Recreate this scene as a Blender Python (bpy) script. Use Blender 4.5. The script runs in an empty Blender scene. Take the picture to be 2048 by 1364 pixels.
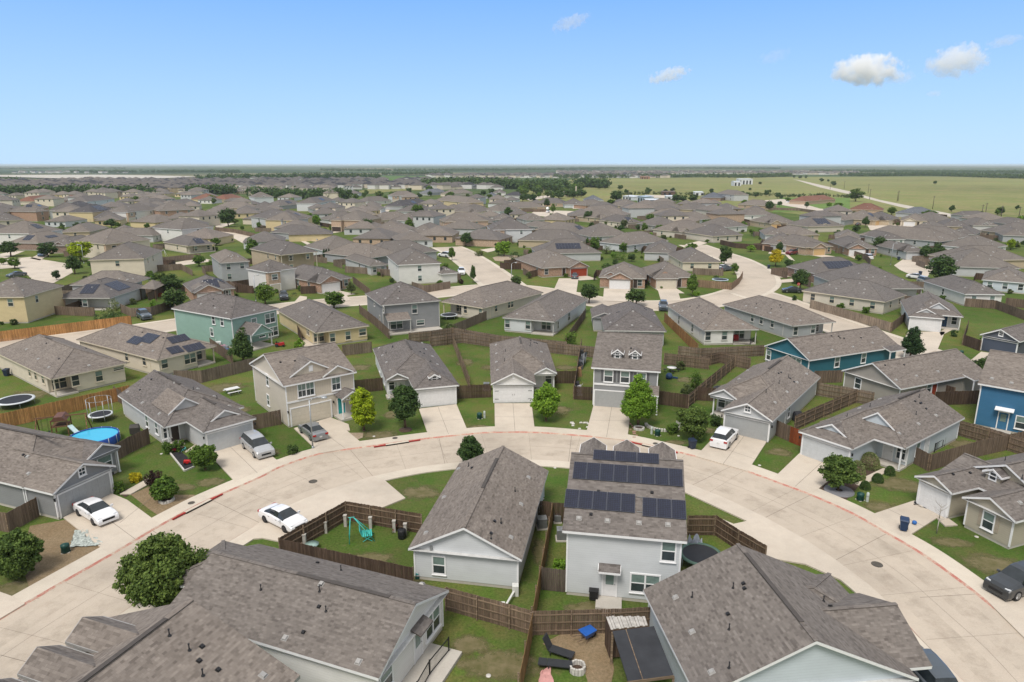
import bpy, math, random
from mathutils import Vector, Matrix, noise
R = math.radians
random.seed(7)
S = bpy.context.scene
col = S.collection
# ---------------------------------------------------------------- camera
CAMH = 30.0
FPX = 1365.0
PITCH = math.atan((682 - 329) / FPX)
cam_d = bpy.data.cameras.new('camera'); cam = bpy.data.objects.new('camera', cam_d); col.objects.link(cam)
cam_d.sensor_width = 36; cam_d.lens = 36 * FPX / 2048; cam_d.clip_end = 60000; cam_d.clip_start = 0.5
cam.location = (0, 0, CAMH); cam.rotation_euler = (math.pi / 2 - PITCH, 0, 0)
S.camera = cam
# ---------------------------------------------------------------- sky and sun
SUN_EL, SUN_AZ = 58, 205          # degrees; azimuth clockwise from +Y (camera looks along +Y)
w = bpy.data.worlds.new('World'); S.world = w; w.use_nodes = True
nt = w.node_tree; nt.nodes.clear()
sky = nt.nodes.new('ShaderNodeTexSky'); sky.sky_type = 'NISHITA'; sky.sun_disc = False
sky.sun_elevation = R(SUN_EL); sky.sun_rotation = R(SUN_AZ); sky.altitude = 200
sky.air_density = 1.0; sky.dust_density = 0.6; sky.ozone_density = 2.0
bg = nt.nodes.new('ShaderNodeBackground'); bg.inputs[1].default_value = 0.135
ow = nt.nodes.new('ShaderNodeOutputWorld')
# the clear blue band above the horizon, with soft thin cloud overhead and behind the camera
tcw = nt.nodes.new('ShaderNodeTexCoord'); sz = nt.nodes.new('ShaderNodeSeparateXYZ'); nt.links.new(tcw.outputs['Generated'], sz.inputs[0])
rw = nt.nodes.new('ShaderNodeValToRGB'); nt.links.new(sz.outputs[2], rw.inputs[0]); ew = rw.color_ramp.elements
for _ in range(3): ew.new(0.5)
for el, (p_, c_) in zip(ew, ((0.0, (.34, .50, .68)), (0.09, (.265, .435, .67)), (0.24, (.125, .30, .66)), (0.45, (.42, .45, .50)), (1.0, (.60, .59, .58)))): el.position = p_; el.color = c_ + (1,)
vm = nt.nodes.new('ShaderNodeVectorMath'); vm.operation = 'SCALE'; vm.inputs['Scale'].default_value = 1 / 0.135; nt.links.new(rw.outputs[0], vm.inputs[0])
mxw = nt.nodes.new('ShaderNodeMix'); mxw.data_type = 'RGBA'; mxw.inputs[0].default_value = 0.93
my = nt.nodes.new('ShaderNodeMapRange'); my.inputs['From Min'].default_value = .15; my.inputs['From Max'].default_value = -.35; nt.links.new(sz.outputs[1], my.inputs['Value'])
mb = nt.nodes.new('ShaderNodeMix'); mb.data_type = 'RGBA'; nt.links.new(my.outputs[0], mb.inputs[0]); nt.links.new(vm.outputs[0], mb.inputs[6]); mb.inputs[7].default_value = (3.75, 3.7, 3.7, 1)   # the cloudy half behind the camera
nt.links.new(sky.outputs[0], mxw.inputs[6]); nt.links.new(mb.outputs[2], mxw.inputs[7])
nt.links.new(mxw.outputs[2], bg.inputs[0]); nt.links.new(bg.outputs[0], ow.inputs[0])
sd = bpy.data.lights.new('sun', 'SUN'); sd.energy = 2.1; sd.angle = R(20); sd.color = (1, 0.95, 0.89)
so = bpy.data.objects.new('sun', sd); col.objects.link(so)
so.rotation_euler = (R(90 - SUN_EL), 0, R(180 - SUN_AZ))
so.location = (0, 0, 80)
S.view_settings.view_transform = 'Standard'; S.view_settings.look = 'None'
S.view_settings.gamma = 1; S.view_settings.exposure = 0.62
S.render.engine = 'CYCLES'
S.cycles.volume_bounces = 24; S.cycles.max_bounces = 26; S.cycles.diffuse_bounces = 4; S.cycles.glossy_bounces = 4; S.cycles.transmission_bounces = 4; S.cycles.volume_max_steps = 64

# ---------------------------------------------------------------- helpers
cp, sp_ = math.cos(PITCH), math.sin(PITCH)
def ray(px, py):
    a = (px - 1024) / FPX; b = -(py - 682) / FPX
    return Vector((a, cp + b * sp_, -sp_ + b * cp))
def at(px, py, h=0.0):
    "ground (or height h) point seen at a photograph pixel"
    d = ray(px, py); t = (h - CAMH) / d.z
    return Vector((d.x * t, d.y * t, h))

def tag(o, label=None, cat=None, group=None, kind=None):
    if label: o['label'] = label
    if cat: o['category'] = cat
    if group: o['group'] = group
    if kind: o['kind'] = kind
    return o
def empty(name, loc, rz=0.0, label=None, cat=None, group=None):
    o = bpy.data.objects.new(name, None); col.objects.link(o)
    o.empty_display_size = 0.3; o.location = loc; o.rotation_euler = (0, 0, rz)
    return tag(o, label, cat, group)
def link(name, me, parent=None, loc=(0, 0, 0), rot=(0, 0, 0), sc=None):
    o = bpy.data.objects.new(name, me); col.objects.link(o)
    o.parent = parent; o.location = loc; o.rotation_euler = rot
    if sc: o.scale = sc
    return o
KIDS = {}
def copy_tree(o, parent=None):
    c = o.copy(); col.objects.link(c); c.parent = parent
    for ch in list(o.children): copy_tree(ch, c)
    return c

class MB:
    "collects faces, makes ONE mesh with a metre-scaled face-aligned UV map"
    def __init__(s): s.v = []; s.f = []; s.m = []; s.sm = []
    def poly(s, pts, m=0, smooth=False):
        n = len(s.v); s.v += [tuple(p) for p in pts]; s.f.append(tuple(range(n, n + len(pts)))); s.m.append(m); s.sm.append(smooth)
    def box(s, x0, y0, z0, x1, y1, z1, m=0):
        a = [(x0,y0,z0),(x1,y0,z0),(x1,y1,z0),(x0,y1,z0),(x0,y0,z1),(x1,y0,z1),(x1,y1,z1),(x0,y1,z1)]
        s.hexa(a, m)
    def hexa(s, a, m=0):
        n = len(s.v); s.v += [tuple(p) for p in a]
        for f in ((3,2,1,0),(4,5,6,7),(0,1,5,4),(1,2,6,5),(2,3,7,6),(3,0,4,7)):
            s.f.append(tuple(n + i for i in f)); s.m.append(m); s.sm.append(False)
    def bar(s, p, q, wd, ht=None, m=0):
        p = Vector(p); q = Vector(q); d = (q - p)
        if d.length < 1e-6: return
        d.normalize(); ht = ht or wd
        u = d.cross(Vector((0, 0, 1)))
        if u.length < 1e-3: u = Vector((1, 0, 0))
        u.normalize(); v = u.cross(d); u *= wd / 2; v *= ht / 2
        s.hexa([p-u-v, p+u-v, q+u-v, q-u-v, p-u+v, p+u+v, q+u+v, q-u+v], m)
    def tube(s, p, q, r, r2=None, n=8, m=0, cap=True):
        p = Vector(p); q = Vector(q); r2 = r if r2 is None else r2
        d = (q - p).normalized(); u = d.cross(Vector((0, 0, 1)))
        if u.length < 1e-3: u = Vector((1, 0, 0))
        u.normalize(); v = u.cross(d)
        b = len(s.v)
        for k in range(n):
            a = 2 * math.pi * k / n; e = u * math.cos(a) + v * math.sin(a)
            s.v.append(tuple(p + e * r)); s.v.append(tuple(q + e * r2))
        for k in range(n):
            i = b + 2 * k; j = b + 2 * ((k + 1) % n)
            s.f.append((i, i + 1, j + 1, j)); s.m.append(m); s.sm.append(True)
        if cap:
            s.f.append(tuple(b + 2 * k for k in range(n))); s.m.append(m); s.sm.append(False)
            s.f.append(tuple(b + 2 * k + 1 for k in reversed(range(n)))); s.m.append(m); s.sm.append(False)
    def path(s, pts, r, n=6, m=0):
        for a, b in zip(pts, pts[1:]): s.tube(a, b, r, n=n, m=m)
    def ring(s, c, R0, r, n=32, m=0, k=6, sx=1, sy=1):
        pts = [(c[0] + R0*sx*math.cos(2*math.pi*i/n), c[1] + R0*sy*math.sin(2*math.pi*i/n), c[2]) for i in range(n + 1)]
        s.path(pts, r, k, m)
    def lathe(s, prof, c=(0, 0, 0), n=20, m=0, sx=1, sy=1):
        b = len(s.v)
        for r, z in prof:
            for k in range(n):
                a = 2 * math.pi * k / n
                s.v.append((c[0] + r*sx*math.cos(a), c[1] + r*sy*math.sin(a), c[2] + z))
        for i in range(len(prof) - 1):
            for k in range(n):
                k2 = (k + 1) % n
                s.f.append((b+i*n+k, b+i*n+k2, b+(i+1)*n+k2, b+(i+1)*n+k)); s.m.append(m); s.sm.append(True)
    def mesh(s, name, mats, uv=True):
        me = bpy.data.meshes.new(name); me.from_pydata(s.v, [], s.f)
        for mt in (mats if isinstance(mats, (list, tuple)) else [mats]): me.materials.append(mt)
        me.polygons.foreach_set('material_index', s.m); me.polygons.foreach_set('use_smooth', s.sm)
        if uv and len(s.f) < 20000:
            ul = me.uv_layers.new(name='UVMap').data
            Z = Vector((0, 0, 1))
            for p in me.polygons:
                nn = p.normal
                if abs(nn.z) > 0.995: u = Vector((1, 0, 0)); v = Vector((0, 1, 0))
                else:
                    u = Z.cross(nn).normalized(); v = nn.cross(u)
                for li in p.loop_indices:
                    c = me.vertices[me.loops[li].vertex_index].co
                    ul[li].uv = (c.dot(u), c.dot(v))
        me.update()
        return me
    def build(s, name, mats, parent=None, loc=(0, 0, 0), rot=(0, 0, 0)):
        return link(name, s.mesh(name, mats), parent, loc, rot)

# ---------------------------------------------------------------- materials
MATS = {}
class NT:
    def __init__(s, name):
        s.mat = bpy.data.materials.new(name); s.mat.use_nodes = True
        s.t = s.mat.node_tree; s.b = s.t.nodes['Principled BSDF']
    def n(s, typ, **kw):
        nd = s.t.nodes.new(typ)
        for k, v in kw.items(): setattr(nd, k, v)
        return nd
    def l(s, a, b): s.t.links.new(a, b)
    def coord(s, out='Object', scale=(1, 1, 1)):
        c = s.n('ShaderNodeTexCoord'); m = s.n('ShaderNodeMapping'); m.inputs['Scale'].default_value = scale
        s.l(c.outputs[out], m.inputs[0]); return m.outputs[0]
    def world(s, scale=1.0):
        c = s.n('ShaderNodeNewGeometry'); m = s.n('ShaderNodeMapping'); m.inputs['Scale'].default_value = (scale,)*3
        s.l(c.outputs['Position'], m.inputs[0]); return m.outputs[0]
    def noise(s, vec, scale, detail=4, rough=0.55):
        x = s.n('ShaderNodeTexNoise'); x.inputs['Scale'].default_value = scale; x.inputs['Detail'].default_value = detail
        x.inputs['Roughness'].default_value = rough
        if vec: s.l(vec, x.inputs['Vector'])
        return x.outputs['Fac']
    def ramp(s, fac, stops):
        r = s.n('ShaderNodeValToRGB'); e = r.color_ramp.elements
        while len(e) < len(stops): e.new(0.5)
        for el, (p, c) in zip(e, stops): el.position = p; el.color = (c + (1,)) if len(c) == 3 else c
        s.l(fac, r.inputs[0]); return r.outputs[0]
    def mix(s, fac, a, b, mode='MIX'):
        m = s.n('ShaderNodeMix', data_type='RGBA', blend_type=mode)
        for sock, v in ((m.inputs[0], fac), (m.inputs[6], a), (m.inputs[7], b)):
            if isinstance(v, (int, float)): sock.default_value = v
            elif isinstance(v, tuple): sock.default_value = v + (1,) if len(v) == 3 else v
            else: s.l(v, sock)
        return m.outputs[2]
    def math(s, op, a, b=0.0, c=0.0):
        m = s.n('ShaderNodeMath', operation=op)
        for sock, v in zip(m.inputs, (a, b, c)):
            if isinstance(v, (int, float)): sock.default_value = v
            else: s.l(v, sock)
        return m.outputs[0]
    def base(s, c):
        if isinstance(c, tuple): s.b.inputs['Base Color'].default_value = c + (1,)
        else: s.l(c, s.b.inputs['Base Color'])
    def bump(s, h, strength=0.3, dist=0.02):
        b = s.n('ShaderNodeBump'); b.inputs['Strength'].default_value = strength; b.inputs['Distance'].default_value = dist
        s.l(h, b.inputs['Height']); s.l(b.outputs[0], s.b.inputs['Normal'])
    def p(s, rough=0.7, metal=0.0, spec=0.3):
        s.b.inputs['Roughness'].default_value = rough; s.b.inputs['Metallic'].default_value = metal
        s.b.inputs['Specular IOR Level'].default_value = spec
def grey(c, k): return tuple(min(1, x * k) for x in c)

def plain(name, c, rough=0.6, metal=0.0, spec=0.3, var=0.12, scale=3.0):
    key = ('plain', name)
    if key in MATS: return MATS[key]
    t = NT(name); nz = t.noise(t.coord('Object'), scale, 5)
    t.base(t.ramp(nz, [(0.3, grey(c, 1 - var)), (0.7, grey(c, 1 + var))])); t.p(rough, metal, spec)
    MATS[key] = t.mat; return t.mat

def shingle(name, c1, c2, tint=(1, 1, 1)):
    key = ('sh', name)
    if key in MATS: return MATS[key]
    t = NT(name)
    uv = t.coord('UV')
    b = t.n('ShaderNodeTexBrick'); b.offset = 0.37; b.offset_frequency = 2
    b.inputs['Scale'].default_value = 1; b.inputs['Brick Width'].default_value = 0.42; b.inputs['Row Height'].default_value = 0.145
    b.inputs['Mortar Size'].default_value = 0.006; b.inputs['Mortar Smooth'].default_value = 0.3; b.inputs['Bias'].default_value = 0.0
    b.inputs['Color1'].default_value = (0, 0, 0, 1); b.inputs['Color2'].default_value = (1, 1, 1, 1); b.inputs['Mortar'].default_value = (0.25, 0.25, 0.25, 1)
    t.l(uv, b.inputs['Vector'])
    b2 = t.n('ShaderNodeTexBrick'); b2.offset = 0.61
    b2.inputs['Scale'].default_value = 1; b2.inputs['Brick Width'].default_value = 0.23; b2.inputs['Row Height'].default_value = 0.145
    b2.inputs['Mortar Size'].default_value = 0.0
    b2.inputs['Color1'].default_value = (0, 0, 0, 1); b2.inputs['Color2'].default_value = (1, 1, 1, 1)
    t.l(uv, b2.inputs['Vector'])
    f = t.mix(0.5, b.outputs[0], b2.outputs[0])
    colr = t.ramp(f, [(0.0, c1), (0.45, tuple((a + d) / 2 for a, d in zip(c1, c2))), (0.62, tuple((a*0.4 + d*0.6) for a, d in zip(c1, c2))), (1.0, c2)])
    mp = t.coord('UV', (0.35, 1.3, 1)); nz = t.noise(mp, 1.3, 5, 0.6)
    colr = t.mix(0.5, colr, t.ramp(nz, [(0.3, (0.76, 0.74, 0.72)), (0.7, (1.14, 1.12, 1.1))]), 'MULTIPLY')
    w = t.noise(t.world(0.09), 1, 3)
    colr = t.mix(0.5, colr, t.ramp(w, [(0.35, (0.86, 0.85, 0.86)), (0.65, (1.1, 1.08, 1.05))]), 'MULTIPLY')
    g = t.noise(t.coord('UV'), 40, 2); colr = t.mix(0.35, colr, t.ramp(g, [(0.3, (0.75,)*3), (0.7, (1.2,)*3)]), 'MULTIPLY')
    oi = t.n('ShaderNodeObjectInfo'); colr = t.mix(1.0, colr, t.ramp(oi.outputs['Random'], [(0, (.88, .88, .90)), (.5, (1.06, 1.04, 1.01)), (1, (1.28, 1.22, 1.14))]), 'MULTIPLY')
    t.base(colr); t.p(0.92, 0, 0.15)
    t.bump(b.outputs[1], 0.5, -0.01)
    MATS[key] = t.mat; return t.mat

def siding(name, c, lap=0.18, vertical=False):
    key = ('sd', name)
    if key in MATS: return MATS[key]
    t = NT(name); uv = t.coord('UV'); sx = t.n('ShaderNodeSeparateXYZ'); t.l(uv, sx.inputs[0])
    lap = 0.3 if vertical else lap
    fr = t.math('FRACT', t.math('DIVIDE', sx.outputs[0 if vertical else 1], lap))
    line = t.math('LESS_THAN', fr, 0.13)
    nz = t.noise(t.coord('UV', (0.5, 1, 1)), 1.2, 5)
    colr = t.ramp(nz, [(0.3, grey(c, 0.93)), (0.7, grey(c, 1.04))])
    colr = t.mix(t.math('MULTIPLY', line, 0.20), colr, grey(c, 0.35))
    t.base(colr); t.p(0.65, 0, 0.25); t.bump(fr, 0.35, 0.015)
    MATS[key] = t.mat; return t.mat

def brick(name, c1, c2, mortar=(0.45, 0.42, 0.38)):
    key = ('br', name)
    if key in MATS: return MATS[key]
    t = NT(name); uv = t.coord('UV')
    b = t.n('ShaderNodeTexBrick'); b.inputs['Scale'].default_value = 1
    b.inputs['Brick Width'].default_value = 0.24; b.inputs['Row Height'].default_value = 0.085; b.inputs['Mortar Size'].default_value = 0.007
    b.inputs['Color1'].default_value = c1 + (1,); b.inputs['Color2'].default_value = c2 + (1,); b.inputs['Mortar'].default_value = mortar + (1,)
    t.l(uv, b.inputs['Vector'])
    nz = t.noise(uv, 2.2, 6, 0.7)
    t.base(t.mix(0.8, b.outputs[0], t.ramp(nz, [(0.3, (0.62, 0.58, 0.55)), (0.7, (1.3, 1.22, 1.15))]), 'MULTIPLY'))
    t.p(0.85); t.bump(b.outputs[1], 0.4, -0.01)
    MATS[key] = t.mat; return t.mat

def planks(name, c, axis=0, wd=0.14, dark=0.3):
    key = ('pl', name)
    if key in MATS: return MATS[key]
    t = NT(name); uv = t.coord('UV'); sx = t.n('ShaderNodeSeparateXYZ'); t.l(uv, sx.inputs[0])
    q = t.math('DIVIDE', sx.outputs[axis], wd); fr = t.math('FRACT', q); fl = t.math('FLOOR', q)
    wn = t.n('ShaderNodeTexWhiteNoise', noise_dimensions='1D'); t.l(fl, wn.inputs['W'])
    colr = t.ramp(wn.outputs[0], [(0, grey(c, 0.72)), (1, grey(c, 1.25))])
    nz = t.noise(t.coord('UV', (6, 0.7, 1) if axis == 0 else (0.7, 6, 1)), 1.5, 5, 0.65)
    colr = t.mix(0.8, colr, t.ramp(nz, [(0.3, (0.6, 0.57, 0.55)), (0.7, (1.3, 1.27, 1.2))]), 'MULTIPLY')
    big = t.noise(t.world(0.25), 1, 4); colr = t.mix(0.6, colr, t.ramp(big, [(0.35, (0.72, 0.68, 0.66)), (0.65, (1.25, 1.2, 1.15))]), 'MULTIPLY')
    gap = t.math('LESS_THAN', fr, 0.09); colr = t.mix(t.math('MULTIPLY', gap, 0.75), colr, grey(c, dark))
    t.base(colr); t.p(0.85, 0, 0.1); MATS[key] = t.mat; return t.mat

def concrete(name, c, cell=None):
    key = ('cc', name)
    if key in MATS: return MATS[key]
    t = NT(name); P = t.world(1)
    a = t.noise(P, 0.12, 5, 0.6); b = t.noise(P, 0.9, 6, 0.65); d = t.noise(P, 9, 3)
    colr = t.ramp(a, [(0.33, grey(c, 0.86)), (0.5, c), (0.68, grey(c, 1.08))])
    colr = t.mix(0.6, colr, t.ramp(b, [(0.3, (0.90, 0.87, 0.855)), (0.5, (0.98,)*3), (0.7, (1.06, 1.055, 1.04))]), 'MULTIPLY')
    colr = t.mix(0.4, colr, t.ramp(d, [(0.3, (0.86,)*3), (0.7, (1.1,)*3)]), 'MULTIPLY')
    st = t.noise(t.world(0.3), 1.0, 8, 0.75); colr = t.mix(t.ramp(st, [(0.58, (0, 0, 0)), (0.74, (0.4,)*3)]), colr, grey(c, 0.6))
    t.base(colr); t.p(0.85, 0, 0.2); t.bump(d, 0.15, 0.01)
    MATS[key] = t.mat; return t.mat

def grass(name, c, dry=(0.12, 0.105, 0.05), amt=0.5, far=False):
    key = ('gr', name)
    if key in MATS: return MATS[key]
    t = NT(name); P = t.world(1)
    a = t.noise(P, 0.035 if not far else 0.004, 5, 0.6); b = t.noise(P, 0.35 if not far else 0.03, 6, 0.7); d = t.noise(P, 5 if not far else 0.3, 4, 0.7)
    e = t.noise(P, 26, 2)
    colr = t.mix(t.ramp(b, [(0.42, (0, 0, 0)), (0.72, (amt,)*3)]), t.ramp(a, [(0.3, grey(c, 0.78)), (0.7, grey(c, 1.22))]), dry)
    colr = t.mix(0.8, colr, t.ramp(d, [(0.3, (0.66, 0.7, 0.6)), (0.7, (1.28, 1.24, 1.2))]), 'MULTIPLY')
    if not far: colr = t.mix(0.6, colr, t.ramp(e, [(0.3, (0.6,)*3), (0.7, (1.35,)*3)]), 'MULTIPLY')
    t.base(colr); t.p(0.95, 0, 0.1)
    if not far: t.bump(e, 0.6, 0.05)
    MATS[key] = t.mat; return t.mat

def leaf(name, c1, c2):
    key = ('lf', name)
    if key in MATS: return MATS[key]
    t = NT(name); g = t.n('ShaderNodeNewGeometry')
    r = t.ramp(g.outputs['Random Per Island'], [(0.0, c1), (0.6, tuple((a + b) / 2 for a, b in zip(c1, c2))), (1.0, c2)])
    nz = t.noise(t.coord('Object'), 0.9, 3); r = t.mix(0.7, r, t.ramp(nz, [(0.35, (0.6, 0.65, 0.6)), (0.65, (1.35, 1.3, 1.2))]), 'MULTIPLY')
    oi = t.n('ShaderNodeObjectInfo'); r = t.mix(0.5, r, t.ramp(oi.outputs['Random'], [(0, (0.8, 0.88, 0.8)), (1, (1.25, 1.15, 1.0))]), 'MULTIPLY')
    t.base(r); t.p(0.7, 0, 0.2)
    tr = t.n('ShaderNodeBsdfTranslucent'); t.l(r, tr.inputs[0]); mx = t.n('ShaderNodeMixShader'); mx.inputs[0].default_value = 0.25
    out = t.t.nodes['Material Output']; t.l(t.b.outputs[0], mx.inputs[1]); t.l(tr.outputs[0], mx.inputs[2]); t.l(mx.outputs[0], out.inputs[0])
    MATS[key] = t.mat; return t.mat

def glass(name, c, rough=0.08):
    key = ('gl', name)
    if key in MATS: return MATS[key]
    t = NT(name); nz = t.noise(t.coord('Object'), 2, 2)
    t.base(t.ramp(nz, [(0.3, grey(c, 0.8)), (0.7, grey(c, 1.25))])); t.p(rough, 0, 0.6)
    MATS[key] = t.mat; return t.mat

ROOF = shingle('brown grey shingles', (0.098, 0.088, 0.083), (0.205, 0.189, 0.178))
ROOF2 = shingle('grey shingles', (0.100, 0.092, 0.088), (0.190, 0.178, 0.169))
ROOF_MID = shingle('weathered shingles', (0.104, 0.095, 0.090), (0.178, 0.166, 0.156))
ROOF_RED = shingle('red brown shingles', (0.12, 0.06, 0.045), (0.20, 0.11, 0.085))
ROOF_DARK = shingle('dark shingles', (0.04, 0.04, 0.045), (0.09, 0.09, 0.10))
ROOF_BLUE = shingle('slate blue shingles', (0.07, 0.08, 0.10), (0.15, 0.165, 0.19))
WHITE = plain('white trim', (0.74, 0.74, 0.74), 0.5, var=0.05)
TRIMTAN = plain('tan trim', (0.62, 0.55, 0.44), 0.5, var=0.05)
TRIMGREY = plain('grey trim', (0.50, 0.49, 0.47), 0.5, var=0.05)
SOFFIT = plain('soffit', (0.5, 0.5, 0.49), 0.7)
SLAB = concrete('foundation concrete', (0.45, 0.42, 0.37))
CONC = concrete('pale concrete', (0.52, 0.455, 0.375))
ROADM = concrete('road concrete', (0.46, 0.395, 0.32))
WALKM = concrete('sidewalk concrete', (0.54, 0.48, 0.395))
DARKM = plain('dark metal', (0.03, 0.03, 0.032), 0.4, 0.4)
BLACK = plain('black', (0.012, 0.012, 0.013), 0.5)
GREYM = plain('grey metal', (0.30, 0.31, 0.31), 0.45, 0.5)
VENTM = plain('roof vent metal', (0.34, 0.33, 0.315), 0.5, 0.2)
PANE_D = glass('dark window glass', (0.035, 0.045, 0.05))
PANE_G = glass('window glass with blinds', (0.16, 0.22, 0.20), 0.25)
PANEL = glass('solar panel cells', (0.008, 0.010, 0.022), 0.22)
PANELF = plain('solar panel frame', (0.10, 0.11, 0.14), 0.35, 0.6)
FENCE = planks('weathered fence boards', (0.17, 0.132, 0.104))
FENCE_G = planks('grey fence boards', (0.20, 0.165, 0.135))
FENCE_D = planks('dark fence boards', (0.095, 0.068, 0.052))
FENCE_O = planks('new cedar fence boards', (0.44, 0.235, 0.10))
FENCE_R = planks('red stained boards', (0.24, 0.07, 0.03))
RAILM = planks('fence rail wood', (0.22, 0.17, 0.125), 1, 0.2)
GRASS = grass('lawn grass', (0.068, 0.115, 0.024), (0.115, 0.10, 0.045), 0.55)
FIELD = grass('field grass', (0.175, 0.195, 0.068), (0.27, 0.215, 0.11), 0.9, True)
DIRT = grass('bare soil', (0.22, 0.16, 0.10), (0.28, 0.22, 0.15), 0.6)
GRAVEL = grass('stone gravel', (0.32, 0.25, 0.19), (0.42, 0.36, 0.30), 0.8)
MULCH = plain('dark mulch', (0.07, 0.045, 0.032), 0.95, var=0.5, scale=14)
REDP = None
WALLC = dict(
 W=siding('white blue siding', (0.57, 0.59, 0.60)), V=siding('white siding', (0.68, 0.67, 0.64)), G=siding('grey siding', (0.36, 0.37, 0.38)),
 L=siding('light grey siding', (0.48, 0.49, 0.495)), C=siding('cream siding', (0.64, 0.57, 0.46)), T=siding('tan siding', (0.45, 0.37, 0.26)),
 Y=siding('pale yellow siding', (0.60, 0.49, 0.29)), M=siding('mint siding', (0.26, 0.40, 0.35)), E=siding('teal siding', (0.035, 0.145, 0.19)),
 U=siding('blue siding', (0.045, 0.15, 0.27)), A=siding('ash grey siding', (0.245, 0.25, 0.255)), K=siding('khaki grey siding', (0.33, 0.305, 0.27)),
 O=siding('oatmeal siding', (0.56, 0.51, 0.43)), X=siding('board and batten cream', (0.55, 0.49, 0.40), vertical=True), P=siding('pale blue siding', (0.53, 0.585, 0.62)),
 D=siding('slate siding', (0.10, 0.11, 0.13)), H=siding('beige lap siding', (0.41, 0.37, 0.29)),
 B=brick('brick', (0.30, 0.165, 0.11), (0.42, 0.27, 0.19)), N=brick('pale brick', (0.40, 0.28, 0.19), (0.50, 0.38, 0.28)), R=brick('dark brick', (0.17, 0.10, 0.08), (0.28, 0.19, 0.15)))
WNAME = dict(W='white', V='off-white', G='grey', L='light grey', C='cream', T='tan', Y='yellow', M='mint', E='teal', U='blue', A='ash grey', K='khaki grey',
 O='oatmeal', X='cream', P='pale blue', D='slate', H='beige', B='brick', N='pale brick', R='dark brick')
DOORM = {}
def paint(name, c): return plain(name, c, 0.5, var=0.06)
GARAGE = dict(w=paint('white door paint', (0.66, 0.66, 0.66)), g=paint('grey door paint', (0.33, 0.34, 0.34)), c=paint('cream door paint', (0.56, 0.51, 0.42)),
  l=paint('light grey door paint', (0.50, 0.52, 0.53)), r=paint('red door paint', (0.28, 0.045, 0.02)), d=paint('slate door paint', (0.07, 0.085, 0.12)),
  t=paint('teal door paint', (0.03, 0.32, 0.33)), n=paint('navy door paint', (0.02, 0.06, 0.12)), b=paint('blue door paint', (0.04, 0.14, 0.25)), o=paint('gold door paint', (0.55, 0.38, 0.19)), k=paint('dark door paint', (0.05, 0.035, 0.03)))
# ---------------------------------------------------------------- shared meshes
RVM = plain('ridge vent felt', (0.075, 0.066, 0.06), .9)
CACHE = {}
def win_meshes(w, h, style):
    key = ('win', round(w, 2), round(h, 2), style)
    if key in CACHE: return CACHE[key]
    fm = {'w': WHITE, 't': TRIMTAN, 'g': TRIMGREY}[style[0]]
    f = MB(); t = 0.11; y0, y1 = -0.06, 0.06
    f.box(-w/2-t, y0, -h/2-t, -w/2, y1, h/2+t); f.box(w/2, y0, -h/2-t, w/2+t, y1, h/2+t)
    f.box(-w/2, y0, -h/2-t, w/2, y1, -h/2); f.box(-w/2, y0, h/2, w/2, y1, h/2+t)
    n = 2 if w > 1.4 else 1
    if n == 2: f.box(-0.06, y0+0.01, -h/2, 0.06, y1, h/2)
    sash = MB(); pn = MB()
    cw = (w - (0.12 if n == 2 else 0)) / n
    for k in range(n):
        cx = (-0.06 - cw/2, 0.06 + cw/2)[k] if n == 2 else 0
        a, b = cx - cw/2, cx + cw/2
        f.box(a, y0+0.02, -0.035, b, y1, 0.035)
        if len(style) > 1 and 'm' in style:   # muntins
            f.box(cx-0.02, y0+0.03, -h/2, cx+0.02, y1, h/2)
        up = 1 if 'b' in style else 0
        pn.box(a, -0.015, 0.0, b, 0.02, h/2, up); pn.box(a, -0.01, -h/2, b, 0.02, 0.0, 0)
    si = MB(); si.box(-w/2-t-0.03, -0.12, -h/2-t-0.05, w/2+t+0.03, 0.0, -h/2-t)
    r = (f.mesh('window', fm), pn.mesh('pane', [PANE_D, PANE_G]), si.mesh('sill', fm))
    CACHE[key] = r; return r
def mesh1(key, fn):
    if key not in CACHE: CACHE[key] = fn()
    return CACHE[key]
def vent_mesh():
    m = MB(); m.hexa([(-.17,-.17,0),(.17,-.17,0),(.17,.17,0),(-.17,.17,0),(-.12,-.12,.11),(.12,-.12,.11),(.12,.12,.11),(-.12,.12,.11)])
    m.box(-.19, -.19, 0, .19, .19, .015); return m.mesh('roof_vent', VENTM)
def vent2_mesh():
    m = MB(); m.box(-.09, -.09, 0, .09, .09, .1); m.box(-.12, -.12, 0, .12, .12, .012); return m.mesh('roof_vent', DARKM)
def pipe_mesh():
    m = MB(); m.tube((0,0,-.1),(0,0,.34),.032,n=8); m.lathe([(.1,0),(.04,.1)],n=10); m.tube((0,0,.34),(0,0,.39),.05,n=8); return m.mesh('vent_pipe', DARKM)
def panel_mesh():
    a = MB(); W_, H_ = 0.99, 1.64
    a.box(-W_/2, -H_/2, .06, W_/2, H_/2, .095, 1); a.box(-W_/2+.03, -H_/2+.03, .09, W_/2-.03, H_/2-.03, .1, 0)
    for i in range(1, 6): a.box(-W_/2+i*W_/6-.004, -H_/2+.03, .1, -W_/2+i*W_/6+.004, H_/2-.03, .1015, 2)
    for i in range(1, 10): a.box(-W_/2+.03, -H_/2+i*H_/10-.004, .1, W_/2-.03, -H_/2+i*H_/10+.004, .1018, 2)
    return a.mesh('solar_panel', [PANEL, PANELF, plain('cell line', (0.035, 0.045, 0.09), 0.4)])

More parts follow.
